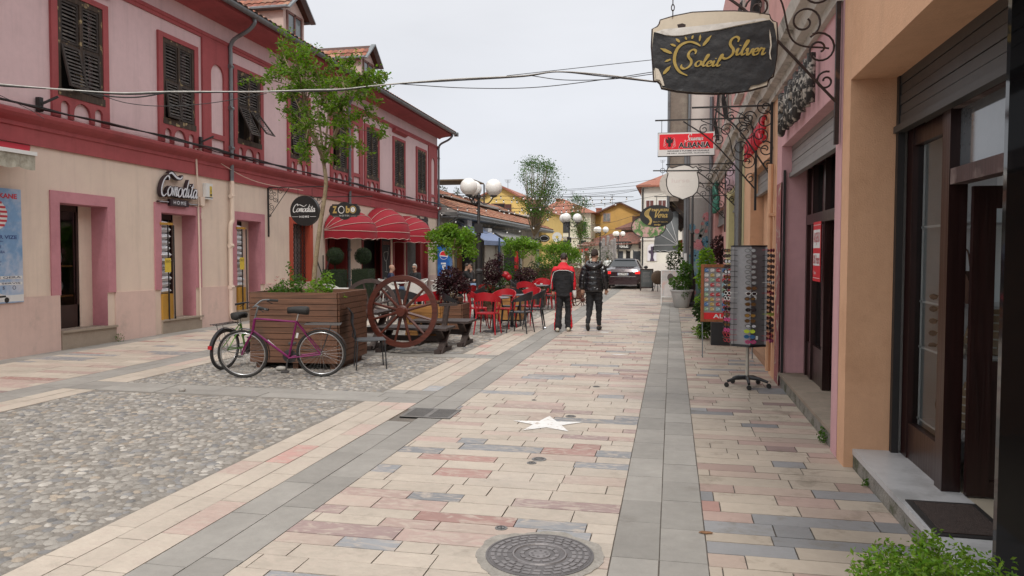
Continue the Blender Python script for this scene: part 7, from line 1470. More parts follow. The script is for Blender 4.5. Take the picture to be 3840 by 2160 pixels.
g = B(F3); P = [(-.25, .14), (-.1, .185), (.06, .18), (.15, .14)]; g.prism(P, 0, .015); g.prism([(.02, .09), (.26, .095), (.25, .125), (.04, .12)], 0, .015); g.prism([(-.2 + .05 * cos(k_ * .6), .04 + .05 * sin(k_ * .6)) for k_ in range(10)], 0, .015); g.prism([(.27 + .045 * cos(k_ * .6), .05 + .045 * sin(k_ * .6)) for k_ in range(10)], 0, .015); g.build('printed_dark_parts', M['black'], t)
# small red retractable awning
t = thing('red_awning', 'short red retractable awning with dirty cream valance at the left edge', 'awning', (-10.5, 9.2, 3.2)); g = B(); g.poly([(0, -1.4, .3), (0, 1.65, .3), (.55, 1.05, .10), (.55, -1.4, .10)]); g.poly([(0, 1.65, .3), (0, 1.65, .26), (.55, 1.05, .06), (.55, 1.05, .1)]); g.build('canopy', M['awr'], t)
g = B(); g.box(.52, .64, -1.4, 1.12, .04, .10); g.tube([(0, 1.5, .22), (.55, 1.0, .06)], .018, 6); g.build('front_bar', M['white'], t); g = B(); N = 40
P = [(.62 + .012 * sin(i * 1.7), -1.4 + 2.5 * i / N, -.16 - .035 * abs(sin(i * .45))) for i in range(N + 1)]
for i in range(N): g.poly([(.62, -1.4 + 2.5 * i / N, .05), P[i], P[i + 1], (.62, -1.4 + 2.5 * (i + 1) / N, .05)])
g.build('valance', mat('dirty_cream_cloth', (.40, .38, .31), .9, .1, 5, stain=(.24, .22, .17), ssc=6, sth=(.45, .65)), t)
# boxes, brackets, cables on the wall
for y, z, w_, h, d, m_, lb_, nm in ((15.72, 3.12, .24, .36, .1, M['white'], 'white meter box with a yellow warning label by the drainpipe', 'meter_box'), (15.5, 2.88, .16, .2, .07, M['cream'], 'small cream junction box left of the white meter box', 'junction_box'), (15.5, 2.55, .07, .14, .05, M['cream'], 'tiny cream junction box below the other boxes', 'junction_box'), (29.95, 2.7, .34, .35, .2, M['white'], 'white air conditioner box behind the last red awning', 'air_conditioner') if 0 else (33.0, 2.2, .5, .3, .2, M['white'], 'white box at the far corner of the pink row', 'air_conditioner')):
 t = thing(nm, lb_, nm.replace('_', ' '), (-10.5, y, z)); g = B(); g.box(0, d, -w_ / 2, w_ / 2, -h / 2, h / 2); g.build('casing', m_, t)
 if 'meter' in nm: g = B(FL((d + .002, 0, 0))); g.box(.0, .09, -.12, .12, 0, .002); g.build('warning_label', M['yel'], t); g = B(FL((d + .005, 0, 0))); g.prism([(.03, .02), (.06, .06), (.05, .02), (.065, .0), (.03, -.04), (.04, 0)], 0, .001); g.box(.01, .08, -.1, -.06, 0, .001); g.build('label_print', M['black'], t); g = B(); g.box(0, d + .004, -w_ / 2, w_ / 2, -.15, -.135); g.build('seam', M['black'], t)
for k_, (y, z, lb_) in enumerate(((11.0, 4.2, 'black floodlight bracket left of the nearest window apron'), (15.45, 4.2, 'black floodlight bracket left of the arched pilaster'))):
 t = thing('lamp_bracket', lb_, 'bracket', (-10.48, y, z)); g = B(); g.box(0, .08, -.04, .04, -.12, .12); g.build('plate', M['black'], t); g = B(); g.bar((.05, 0, 0), (.32, .1, .14), .035, .035); g.build('arm', M['black'], t)
g = B()
for q in range(4):
 P = []
 for i in range(60): y = 4 + i * .5; P.append((-10.5 + .12 + .02 * sin(q * 2 + i * .7), y, 4.12 - .0105 * (y - 15) + .025 * sin(i * .35 + q * .4) * (.7 + .3 * sin(i * .11)) - .02 * q * .6 + .012 * sin(i * 1.9 + q)))
 g.tube(P, .013, 4)
tag(g.build('facade_cable', M['black']), 'black bundle of cables drooping along the red string course', 'cable')
g = B(); g.tube(crom([(-10.42, 15.3, 4.05), (-10.4, 17.5, 3.55), (-10.38, 20.2, 3.5)], 8), .008, 4); g.tube(crom([(-10.44, 15.28, 4.05), (-10.44, 15.32, 3.3), (-10.45, 15.36, 2.2), (-10.45, 15.37, .2)], 5), .022, 5); tag(g.build('wall_cable', M['cream']), 'thin cream conduit running down the wall beside the meter box', 'cable')
# cables across the street
M['wire'] = mat('black_wire', (.03, .03, .03), .6); M['wirel'] = mat('pale_wire', (.42, .41, .38), .6, .3, 9)
def cable(pts, r, lb_, m, Yf=lambda px: 8 + max(px, -300) / 2450 * 4): g = B(); g.tube(crom([PY(x, y, Yf(x)) for x, y in pts], 8), r, 4); return tag(g.build('street_cable', m), lb_, 'cable')
main = [(-120, 300), (0, 316), (210, 334), (450, 349), (640, 344), (960, 344), (1150, 338), (1290, 334), (1440, 318), (1700, 297), (1960, 284), (2090, 269), (2250, 279), (2460, 306)]
cable(main, .011, 'thick pale cable bundle crossing the street high up', M['wirel']); cable([(x, y + 3 * sin(i * 2.2) + 3) for i, (x, y) in enumerate(main)], .009, 'black cable twisted round the pale cable bundle', M['wire'])
cable([(300, 345), (420, 362), (520, 364), (640, 345)], .009, 'short slack black cable loop before the second window', M['wire']); cable([(350, 345), (470, 385), (620, 398), (800, 385), (1000, 350)], .005, 'thin slack wire under the bundle by the second window', M['wire']); cable([(1500, 315), (1750, 330), (2000, 328), (2250, 300), (2460, 268)], .006, 'thin lower wire crossing the sky left of the big sign', M['wire']); cable([(1900, 284), (2100, 262), (2300, 240), (2450, 224)], .005, 'thin upper wire rising to the right toward the big sign', M['wire']); cable([(1980, 282), (2120, 300), (2300, 296), (2460, 276)], .006, 'middle thin wire sagging left of the big sign', M['wire']); cable([(-60, 330), (100, 405), (165, 445)], .005, 'thin wire running down to the floodlight bracket', M['wire'], lambda x: 10.2)
for k_, pp in enumerate([[(2100, 712), (2250, 700), (2460, 672)], [(2095, 717), (2300, 703), (2440, 692)], [(2090, 730), (2250, 722), (2430, 704)], [(2080, 748), (2240, 728), (2400, 712)], [(2060, 742), (2290, 730), (2460, 700)], [(2150, 780), (2290, 765), (2420, 742), (2520, 720)], [(2200, 858), (2290, 862), (2420, 850)], [(2190, 850), (2300, 832), (2400, 800)]]):
 cable(pp, .012, ['highest', 'second', 'third', 'fourth', 'fifth', 'sixth', 'seventh', 'lowest'][k_] + ' of the far wires across the end of the street', M['wire'], lambda x: 55)
# festoon lights
M['bulb'] = mat('white_bulb', (.78, .77, .74), .3)
ST = [([(1625, 772), (1806, 783), (1974, 780), (2150, 770), (2349, 757)], 18, 32, 'nearest string of bulbs, from the corner of the pink row'), ([(1649, 728), (1760, 734), (1878, 735), (2000, 738), (2122, 737), (2376, 738)], 19, 34, 'string of bulbs level with the top of the yellow wall'), ([(1790, 795), (1890, 793), (1990, 792), (2106, 788), (2181, 782)], 20, 50, 'close-set string of bulbs in front of the yellow wall'), ([(1850, 748), (1910, 750), (2020, 752), (2143, 751), (2306, 748)], 16, 44, 'string of bulbs crossing the dark window of the yellow house'), ([(1640, 790), (1800, 868), (1850, 868), (1990, 852), (2080, 800)], 9, 33, 'low slack string of bulbs under the tiled eaves')]
for pts, n_, Yk, lb_ in ST:
 P = crom([PY(x, y, Yk) for x, y in pts], 10); mean = P[0]; t = thing('string_lights', lb_, 'string lights', P[0]); g = B(); g.tube([p - P[0] for p in P], .011, 4); g.build('wire', M['wire'], t)
 L = [0];
 for a, b in zip(P, P[1:]): L.append(L[-1] + (b - a).length)
 s_ = .028 * Yk / 33
 for i in range(n_):
  d_ = L[-1] * (i + .5) / n_; j = max(q for q in range(len(L)) if L[q] <= d_); q = P[j] - P[0]; g = B(); g.ball((q.x, q.y, q.z - s_ * 3.4), (s_ * 1.35, s_ * 1.35, s_ * 1.5), 8); g.m = 1; g.tube([(q.x, q.y, q.z), (q.x, q.y, q.z - s_ * 2.4)], s_ * .8, 6); g.build('bulb', [M['bulb'], M['black']], t, smooth=True)
# ================================================================ low tiled row beyond the pink building
t = thing('low_shop_row', 'low shabby row of shops with old clay tile roof beyond the pink building', 'building', (0, 0, 0))
g = B(); g.box(-16, -10.4, 33.8, 62, -.1, 3.5); g.build('wall', mat('row_wall', (.20, .185, .165), .9, .2, 1.5, stain=(.34, .31, .26), ssc=1.1, sth=(.5, .6)), t)
g = B(); th2 = math.atan(.45); M['oldroof'] = mat('old_clay_tiles', (1, 1, 1), .9, .3, 6, .3, 60, attr=True, stain=(.10, .075, .055), ssc=2.2, sth=(.5, .66)); tile_roof(g, (-9.6, 33.6, 3.62), (0, 1, 0), (-cos(th2), 0, sin(th2)), 28.5, 4.6, per=.24, amp=.05, row=.4, pal=((.30, .11, .06), (.36, .15, .085), (.24, .09, .055), (.40, .22, .14))); g.build('roof', M['oldroof'], t, col=True)
g = B(); g.poly([(-9.6, 33.62, 3.6), (-13.8, 33.62, 5.5), (-16, 33.62, 3.5)]); g.build('gable', M['greyw'], t)
g = B(); g.bar((-11.6, 33.4, 4.66), (-11.4, 62, 4.56), .5, .06); g.build('pale_flashing', M['concrete'], t)
g = B(); g.tube([(-9.56, 33.5, 3.55), (-9.56, 62, 3.5)], .07, 6); g.box(-9.62, -9.58, 33.6, 62, 3.38, 3.6); g.box(-10.4, -9.6, 33.6, 62, 3.36, 3.4); g.build('eaves', M['zinc'], t)
g = B(); g.tube(crom([(-9.56, 33.9, 3.5), (-9.8, 33.9, 3.3), (-10.3, 33.9, 3.0)], 4), .05, 6); g.tube(crom([(-9.56, 42, 3.5), (-9.8, 42, 3.3), (-10.3, 42, 3.0)], 4), .05, 6); g.build('drainpipe', M['zinc'], t)
for y0, y1, m_ in ((34.2, 34.9, mat('row_white', (.45, .44, .42), .8, .1)), (36.2, 37.0, mat('row_orange', (.26, .10, .03), .7, .2)), (37.1, 39.2, M['dark']), (39.8, 45.8, M['dark']), (47, 52, M['dark']), (53, 58, mat('row_straw', (.33, .25, .13), .9, .3, 9))): g = B(); g.box(-10.39, -10.36, y0, y1, .0, 2.6); g.build('shop_front', m_, t)
g = B(); g.box(-9.05, -9.0, 36.4, 38.6, 0, 2.1); g.box(-9.7, -8.9, 38.6, 38.65, 0, 2.1); t2 = g.build('screen_panel', mat('beige_panel', (.34, .31, .26), .8, .08, 3)); tag(t2, 'beige folding screen panels behind the street lamp', 'screen')
g = B(); g.box(-8.8, -8.72, 38.4, 38.48, 0, 2.5); tag(g.build('blue_post', mat('dark_blue_paint', (.02, .05, .09), .5)), 'dark blue post right of the beige screen panels', 'post')
def slope_awning(nm, lb_, y0, y1, xa, za, xb, zb, m_, val=.2):
 t = thing(nm, lb_, 'awning', (xa, y0, za)); g = B(); g.poly([(0, 0, 0), (0, y1 - y0, 0), (xb - xa, y1 - y0, zb - za), (xb - xa, 0, zb - za)]); g.poly([(0, 0, -.04), (xb - xa, 0, zb - za - .04), (xb - xa, y1 - y0, zb - za - .04), (0, y1 - y0, -.04)]); g.build('canopy', m_, t); g = B(); g.box(xb - xa - .01, xb - xa + .01, 0, y1 - y0, zb - za - val, zb - za); g.build('valance', m_, t); g = B(); g.bar((0, 0, -.02), (xb - xa, 0, zb - za - .02), .04, .04); g.build('side_arm', M['zinc'], t)
slope_awning('blue_awning', 'pale blue sloping awning beyond the corner of the pink row', 35.6, 40.5, -10.55, 3.42, -8.85, 2.33, mat('pale_blue_canvas', (.19, .24, .38), .8, .08, 2), .22)
slope_awning('grey_awning', 'grey sloping awning over the dark shop left of the second round tree', 41.5, 47, -10.4, 3.2, -8.6, 2.3, mat('grey_canvas', (.20, .19, .18), .8, .08, 2))
slope_awning('pale_awning', 'small pale awning at the far end of the low row', 48.5, 52, -10.4, 3.0, -9.0, 2.4, M['offw'])
for k_, (px, py, Y, lb_) in enumerate(((1745, 838, 36.5, 'upper white air conditioner under the tiled eaves'), (1823, 874, 39.5, 'lower white air conditioner right of the lamp post'))):
 p = PY(px, py, Y); t = thing('air_conditioner', lb_, 'air conditioner', p); g = B(); g.box(-.45, .12, 0, .8, -.28, .26); g.build('casing', M['white'], t); g = B(FF((-.2, -.003, 0))); g.lathe([(.17, 0), (.17, .006), (0, .006)], n=20); g.build('fan', M['zinc'], t)
# drinks fridge
p = PY(1662, 1050, 31.5); t = thing('drinks_fridge', 'tall blue drinks fridge with red white and blue disc at the building corner', 'fridge', (p.x, 31.6, 0)); FU = FF((0, 0, 0))
g = B(); g.box(-.28, .28, 0, .55, .1, 2.05); g.build('cabinet', mat('fridge_blue', (.02, .10, .36), .4, .15, 2, stain=(.05, .30, .55), ssc=2, sth=(.5, .7)), t)
g = B(FU); vs, fs, x0, y0, w_, h_ = text_data('pepsi', .03); g.mesh(vs, fs, lambda q: (.17 - (q[1] - y0) / h_ * .30, .35 + (q[0] - x0) / w_ * .95, .004)); P = [(.19 * cos(a), 1.62 + .19 * sin(a)) for a in [k_ * .3 for k_ in range(21)]]; g.prism(P, 0, .002); g.build('white_print', M['white'], t)
g = B(FU); P = [(.17 * cos(a), 1.62 + .17 * sin(a)) for a in [R(-10) + k_ * R(190) / 12 for k_ in range(13)]]; g.prism(P, 0, .005); g.build('red_wave', mat('disc_red', (.6, .02, .03), .5), t); g = B(FU); P = [(.17 * cos(a), 1.62 + .17 * sin(a)) for a in [R(195) + k_ * R(140) / 12 for k_ in range(13)]]; g.prism(P, 0, .005); g.build('blue_wave', mat('disc_blue', (.02, .08, .35), .5), t)
# roof terrace pergola
t = thing('pergola', 'dark metal pergola with reed mats on a roof terrace above the low row', 'pergola', (-15.1, 46, 0)); z0, z1 = 4.9, 6.25
for x in (-.6, 2.9):
 for y in (0, 3): g = B(); g.box(x - .04, x + .04, y - .04, y + .04, z0, z1); g.build('post', M['black'], t)
g = B(); g.box(-.6, 2.9, 0, 3, z1, z1 + .08); g.build('canopy', mat('reed_mat', (.13, .09, .05), .9, .4, 12), t)
for z in (5.2, 5.45): g = B(); g.tube([(-.6, 0, z), (2.9, 0, z)], .02, 5); g.build('rail', M['zinc'], t)
g = B(); g.box(-1.2, 3.2, -.2, 6, 0, 4.9); tag(g.build('roof_terrace', M['greyw']), 'x', 'x') if 0 else g.build('terrace_block', M['greyw'], t)
o = PY(1660, 715, 46); clump('roof_plants', 'scruffy plants at the left end of the roof terrace', 'plant', (o.x, 45.8, o.z - .5), [((0, 0, .4), (.4, .3, .4), 260), ((1.0, 0, .4), (.2, .2, .3), 80)], M['leafD'], .12)
# ================================================================ houses at the end of the street
def house(name, label, x0, x1, y0, y1, z, m, roof=None, rm=None, gx=None):
 t = thing(name, label, 'house', ((x0 + x1) / 2, y0, 0)); w_ = (x1 - x0) / 2; d = y1 - y0; g = B(); g.box(-w_, w_, 0, d, -.1, z); g.build('wall', m, t); return t, w_, d
def win(t, x, z, w_, h, m=None, fm=None, sh=None, y=-.01):
 g = B(); g.box(x - w_ / 2 - .07, x + w_ / 2 + .07, y - .04, y, z - .07, z + h + .07); f_ = g.build('window', fm or M['white'], t); g = B(); g.box(x - w_ / 2, x + w_ / 2, y - .05, y - .041, z, z + h); g.build('pane', m or M['pane'], f_)
 g = B(); g.box(x - .02, x + .02, y - .058, y - .051, z, z + h); g.build('glazing_bar', fm or M['white'], f_)
 if sh:
  for s in (-1, 1): g = B(); g.box(x + s * (w_ * .75 + .1) - w_ * .25, x + s * (w_ * .75 + .1) + w_ * .25, y - .1, y - .06, z, z + h); g.build('shutter', sh, f_)
M['pane'] = mat('far_window_pane', (.05, .055, .065), .15, .3, 2); M['ylw'] = mat('yellow_wall', (.70, .50, .17), .9, .05, 1, stain=(.50, .37, .13), ssc=.6, sth=(.55, .8)); M['ora'] = mat('ochre_orange_wall', (.55, .33, .10), .9, .07, .8, stain=(.42, .26, .10), ssc=.5, sth=(.5, .75)); M['crm'] = mat('pale_cream_wall', (.62, .58, .46), .9, .05, 1, stain=(.48, .45, .37), ssc=.6, sth=(.55, .8)); M['wht'] = mat('warm_white_wall', (.60, .57, .51), .9, .05, 1, stain=(.48, .45, .4), ssc=.7, sth=(.55, .8)); M['farroof'] = mat('far_roof_tiles', (.30, .115, .075), .85, .3, 9, .5, 9); M['brsh'] = mat('brown_shutters', (.09, .03, .025), .7, .2)
# yellow gabled house
t, w_, d = house('yellow_house', 'bright yellow gabled house with brown shutters above the low tiled roofs', -17.5, -10.2, 60, 72, 5.2, M['ylw']); ax = PY(1880, 700, 60).x - (-17.5 - 10.2) / 2
g = B(); g.poly([(-w_, 0, 5.2), (w_, 0, 5.2), (ax, 0, 7.05)]); g.build('gable', M['ylw'], t)
g = B(); g.poly([(ax, -.3, 7.15), (w_ + .3, -.3, 5.12), (w_ + .3, d, 5.12), (ax, d, 7.15)]); g.poly([(ax, -.3, 7.15), (ax, d, 7.15), (-w_ - .3, d, 5.12), (-w_ - .3, -.3, 5.12)]); g.bar((ax, -.32, 7.1), (w_ + .3, -.32, 5.08), .08, .14); g.bar((ax, -.32, 7.1), (-w_ - .3, -.32, 5.08), .08, .14); g.build('roof', M['farroof'], t)
g = B(); g.box(-w_ + 2, w_ + .02, -.1, 0, 4.55, 4.8); g.build('white_band', M['offw'], t)
win(t, ax - .25 + .0, 4.95, 1.0, .7, M['dark'], M['brsh'], M['brsh'])
# cream house with hipped roof
t, w_, d = house('cream_house', 'cream two-storey house with red hipped roof behind the second lamp', -13.9, -8.4, 80, 90, 6.0, M['crm'])
g = B(); hx = PY(2105, 745, 83).x - (-13.9 - 8.4) / 2; P = [(-w_ - .5, -.5, 5.95), (w_ + .7, -.5, 5.95), (w_ + .7, d, 5.95), (-w_ - .5, d, 5.95)]; A_ = (hx, 3.5, 7.75); g.poly([P[0], P[1], A_]); g.poly([P[1], P[2], A_]); g.poly([P[3], P[0], A_]); g.poly([P[2], P[3], A_]); g.poly(P); g.build('roof', M['farroof'], t)
for x in (-1.6, .1, 1.9):
 win(t, x, 3.95, .62, 1.0, fm=M['black']); win(t, x, 1.9, .62, 1.1, fm=M['black'])
g = B(); g.box(-w_ - .02, w_ + .02, -.12, 0, 3.3, 3.42); g.box(-w_ - .02, w_ + .02, -.08, 0, 5.75, 5.95); g.build('cornice', M['offw'], t)
for x, z in ((-.75, 4.05), (-.8, 2.0)): g = B(); g.box(x - .22, x + .22, -.35, -.05, z, z + .4); o = g.build('air_conditioner', M['white']); o.location = t.location; tag(o, f'white air conditioner on the cream house, {"upper" if z > 3 else "lower"} storey', 'air conditioner')
# ochre house with asymmetrical gable
t, w_, d = house('ochre_house', 'ochre orange house with a long sloping gable at the end of the street', -10.9, -3.2, 85, 97, 4.9, M['ora']); c_ = (-10.9 - 3.2) / 2
ap = PY(2325, 762, 85); L1 = PY(2165, 842, 85); R1_ = PY(2420, 805, 85)
g = B(); g.poly([(-w_, 0, 4.9), (w_, 0, 4.9), (w_, 0, R1_.z), (ap.x - c_, 0, ap.z), (-w_, 0, L1.z)]); g.build('gable', M['ora'], t)
g = B(); g.poly([(ap.x - c_, -.4, ap.z + .1), (w_ + .6, -.4, R1_.z - .1), (w_ + .6, d, R1_.z - .1), (ap.x - c_, d, ap.z + .1)]); g.poly([(ap.x - c_, -.4, ap.z + .1), (ap.x - c_, d, ap.z + .1), (-w_ - .3, d, L1.z - .02), (-w_ - .3, -.4, L1.z - .02)]); g.bar((ap.x - c_, -.42, ap.z + .06), (w_ + .6, -.42, R1_.z - .14), .08, .16); g.bar((ap.x - c_, -.42, ap.z + .06), (-w_ - .3, -.42, L1.z - .06), .08, .16); g.build('roof', mat('brown_roof', (.12, .06, .045), .85, .3, 5), t)
p = PY(2275, 830, 85); win(t, p.x - c_, p.z, .7, .85, mat('half_dark_pane', (.2, .2, .19), .3, .6, 1.5), mat('pinkish_frame', (.4, .24, .18), .7))
g = B(); x_ = PY(2385, 800, 85).x - c_; g.box(x_ - .4, w_ + .02, -.03, 0, 5.1, 5.8); g.build('dark_opening', mat('brown_boards', (.10, .06, .045), .9, .3, 4), t)
# grey-green annex with tiled roof
p0 = PY(2330, 850, 82); t, w_, d = house('grey_annex', 'small grey-green house with lean-to tiled roof in front of the ochre one', p0.x, p0.x + 3.4, 82, 85, 4.5, mat('sage_wall', (.33, .31, .25), .9, .1, 1)); g = B(); g.poly([(-w_ - .6, -.6, 4.35), (w_ + 1, -.6, 4.7), (w_ + 1, 3, 5.7), (-w_ + 1.0, 3, 5.2)]); g.box(-w_ - .6, w_ + 1, -.62, -.55, 4.2, 4.4); g.build('roof', mat('brown_tiles', (.19, .09, .07), .9, .4, 6), t)
# low shops with MOBILE sign
p0 = PY(2165, 950, 78); p1 = PY(2412, 950, 78); t, w_, d = house('end_shops', 'low white-fronted shops with old tile roof closing the end of the street', p0.x, p1.x, 78, 82, 2.6, M['wht']); c_ = (p0.x + p1.x) / 2; X_ = lambda px, Y=78: PY(px, 900, Y).x - c_; Z_ = lambda py, Y=78: PY(2300, py, Y).z
g = B(); rn = [(X_(2165), -.5, Z_(922)), (X_(2412), -.5, Z_(912)), (X_(2412), 3.9, Z_(858)), (X_(2290), 3.9, Z_(870)), (X_(2200), 3.9, Z_(895))]; g.poly(rn); g.bar(rn[0], rn[1], .1, .12); g.build('roof', mat('old_red_tiles', (.22, .095, .07), .9, .45, 5, .6, 8, stain=(.10, .07, .055), ssc=1.5, sth=(.5, .65)), t)
for a, b, c, e_, m_, nm in ((2198, 2210, 948, 990, wood('far_door_wood', (.15, .06, .03), .7, .2, 2), 'door'), (2303, 2312, 950, 985, wood('far_door_wood2', (.22, .11, .04), .7, .2, 2), 'door'), (2320, 2337, 942, 985, M['pane'], 'shop_window'), (2352, 2364, 942, 985, M['dark'], 'doorway'), (2378, 2402, 942, 985, M['pane'], 'shop_window'), (2228, 2240, 945, 985, M['pane'], 'shop_window')): g = B(); g.box(X_(a), X_(b), -.06, -.02, Z_(e_), Z_(c)); g.box(X_(a) - .1, X_(a), -.08, -.01, Z_(e_), Z_(c) + .1); g.build(nm, m_, t)
g = B(); g.box(-w_, w_, -.05, -.01, 0, .7); g.build('plinth', M['offw'], t)
tt = thing('shop_sign', 'black arrow-ended shop sign reading MOBILE over the white shops', 'sign', (c_ + X_(2337), 77.6, Z_(920))); k = .0268; g = B(f); g.prism([(-38 * k, -15 * k), (26 * k, -15 * k), (36 * k, 4 * k), (28 * k, 15 * k), (-38 * k, 14 * k)], -.1, 0); g.build('board', M['black'], tt); g = B(f); text(g, 'MOBILE', -35 * k, 20 * k, -9 * k, 9 * k, .02, bold=.03); g.build('letters', M['white'], tt)
for a, b, c, e_, lb_ in ((2163, 2176, 933, 944, 'left small red sign over the white shops'), (2177, 2188, 934, 945, 'middle small red sign over the white shops'), (2192, 2208, 931, 940, 'third small red sign over the brown door')): g = B(); g.box(X_(a), X_(b), -.3, -.25, Z_(e_), Z_(c)); o = g.build('wall_sign', mat('far_red', (.5, .05, .05), .6, .3, 9) if a == 2163 else bpy.data.materials['far_red']); o.location = (c_, 78, 0); tag(o, lb_, 'sign')
g = B(); g.box(X_(2396), X_(2408), -.8, -.75, Z_(933), Z_(908)); o = g.build('wall_sign', M['brownframe']); o.location = (c_, 78, 0); tag(o, 'narrow dark sign right of the black shop sign', 'sign')
t = thing('rock_sculpture', 'tall rough grey rock sculpture in the middle of the square', 'sculpture', (PY(2278, 1000, 66).x, 66, 0)); g = B(); rg = random.Random(9)
for k_ in range(7):
 x = -.55 + k_ * .19; z = .8 + rg.uniform(1.3, 2.5); N = 9; pr = []
 for j in range(10): pr.append((.14 + rg.uniform(-.03, .05), j / 9 * z))
 g.lathe(pr + [(0, z + .1)], (x, rg.uniform(-.15, .15), 0), 8)
g.build('rock', mat('grey_rock', (.24, .22, .21), .95, .3, 3, .8, 14), t)
# white corner house
t = thing('white_house', 'white corner house with red roof, black balcony and an arched poster window', 'house', (0, 75, 0)); x0 = PY(2404, 900, 75).x
g = B(); g.box(x0, 7, 0, 14, -.1, 8.3); g.build('wall', M['wht'], t)
g = B(); g.poly([(x0 - .5, -.5, 8.25), (7, -.5, 8.25), (7, 6, 11), (x0 + 4, 6, 10.6)]); g.poly([(x0 - .5, -.5, 8.25), (x0 + 4, 6, 10.6), (x0 + 4, 8, 10.6), (x0 - .5, 14, 8.25)]); g.box(x0 - .5, 7, -.52, 14, 8.1, 8.25); g.build('roof', M['farroof'], t)
g = B(); g.box(x0 - .08, 7, -.1, 0, 2.95, 3.1); g.box(x0 - .1, 7, -.12, 0, .0, .75); g.box(x0 - .06, 7, -.06, 0, 4.3, 4.4); g.build('moulding', M['offw'], t)
for px in (2437, 2483): p = PY(px, 770, 75); win(t, p.x, 4.9, .7, 1.9, mat('shut_pane', (.12, .04, .035), .7, .2) if px == 2437 else bpy.data.materials['shut_pane'])
g = B(); p = PY(2460, 780, 75);
for i in range(22): g.box(p.x - .6 + i * .14 - .015, p.x - .6 + i * .14 + .015, -.9, -.86, 5.0, 6.0)
g.box(p.x - .7, p.x + 2.6, -.92, -.84, 5.98, 6.05); g.box(p.x - .7, p.x + 2.6, -.92, 0, 4.85, 5.0); g.build('balcony', M['black'], t)
g = B(); g.tube([(x0 + .15, -.12, 8.0), (x0 + .15, -.12, .2)], .08, 6); g.build('drainpipe', M['black'], t)
p = PY(2445, 955, 75); g = B(FF((p.x, -.02, 0))); P = [(-.42, .95), (.42, .95)] + [(.42 * cos(a), 2.2 + .42 * sin(a)) for a in [pi * i / 10 for i in range(11)]]; g.prism([(x * 1.25, .8 + (y - .8) * 1.06) for x, y in P], 0, .05); fr_ = g.build('arched_window', M['offw'], t); g = B(FF((p.x, -.08, 0))); g.prism(P, 0, .01); g.build('poster', mat('white_lilac_poster', (.58, .56, .60), .5, .1, 3), fr_)
g = B(FF((p.x, -.1, 0))); g.prism([(-.2, .95), (.25, .95), (.12, 1.3), (.18, 1.7), (.3, 1.9), (.1, 2.0), (.1, 2.35), (-.12, 2.35), (-.1, 2.0), (-.35, 1.95), (-.3, 1.75), (-.12, 1.65), (-.12, 1.3)], 0, .01); g.build('printed_figure', mat('violet_black', (.05, .03, .06), .6, .4, 8), fr_)
for x, y, z, h in ((-13.4, 62, 6.6, 1.2), (-10.6, 82, 7.4, 1.0), (-6.6, 86, 7.0, 1.3), (-1.0, 77, 9.3, 1.6), (-12.6, 34.6, 4.8, .9)):
 t = thing('roof_aerial', 'thin television aerial standing on %s' % {-13.4: 'the yellow house', -10.6: 'the cream hipped roof', -6.6: 'the ochre gable', -1.0: 'the white corner house', -12.6: 'the near end of the low tiled roof'}[x], 'aerial', (x, y, z)); g = B(); g.tube([(0, 0, -.3), (0, 0, h)], .02, 4)
 for k in range(4): g.tube([(-.3 + .04 * k, 0, h - .08 * k), (.3 - .04 * k, 0, h - .08 * k)], .012, 3)
 g.build('mast', M['zinc'], t)
for x, y, z, lb_ in ((-12.2, 83, 7.0, 'small brick chimney on the cream house'), (-8.3, 88, 6.2, 'small brick chimney on the ochre house'), (-15.2, 64, 6.3, 'small brick chimney on the yellow house')): g = B(); g.box(-.3, .3, -.3, .3, -.8, .6); g.box(-.36, .36, -.36, .36, .6, .7); o = g.build('chimney_stack', M['farroof']); o.location = (x, y, z); tag(o, lb_, 'chimney')
p = PY(2345, 888, 81.4); t = thing('satellite_dish', 'white satellite dish on the grey-green annex', 'satellite dish', p); g = B(); g.lathe([(0, 0), (.2, -.03), (.36, -.1)], n=16, ax='y'); g.build('dish', M['white'], t); g = B(); g.tube([(0, 0, -.4), (0, 0, 0), (0, -.3, .05)], .02, 4); g.build('mount', M['zinc'], t)
# trees at the end
def airy_tree(name, label, base, h0, cx, cz, rx, rz, n, m, sz=.14, trunk=.06, seed=1):
 t = thing(name, label, 'tree', base); g = B(); l = B(); rg = random.Random(seed); fk = V((cx * .5, 0, h0)); g.tube(crom([(0, 0, 0), (cx * .2, 0, h0 * .5), fk], 5), [trunk * (1 - .4 * i / 10) for i in range(11)], 7)
 for k in range(n):
  a = rg.uniform(0, 6.28); q = rg.uniform(.15, 1) ** .6; b = rg.uniform(-1, 1); c = V((cx + rx * q * cos(a) * (1 - .35 * b * b), rx * q * sin(a), cz + rz * b)); md = fk.lerp(c, .5) + V((rg.uniform(-.1, .1), 0, rg.uniform(-.1, .15))); g.tube(crom([fk, md, c], 4), [trunk * .35 * (1 - .09 * i) for i in range(9)], 4)
  kk = ru(.6, 1.3)
  for j in range(46): leaf(l, c + V((rg.gauss(0, .16), rg.gauss(0, .16), rg.gauss(0, .13))) * (sz / .1), sz * ru(.6, 1.2), (.5 * kk, 1.25 * kk))
 g.build('trunk', M['bark2'], t); l.build('crown', m, t, col=True)
p = PY(1985, 1000, 36); airy_tree('street_tree', 'tall airy tree left of centre in front of the yellow house', (p.x, 36, 0), 2.5, .45, 4.8, 1.1, 1.35, 120, M['leafB'], .1, .05, 4)
p = PY(2180, 1000, 47); airy_tree('street_tree', 'slim leafy tree behind the second globe lamp', (p.x, 47, 0), 2.6, -.15, 4.0, .6, 1.25, 60, M['leafB'], .11, .05, 8)
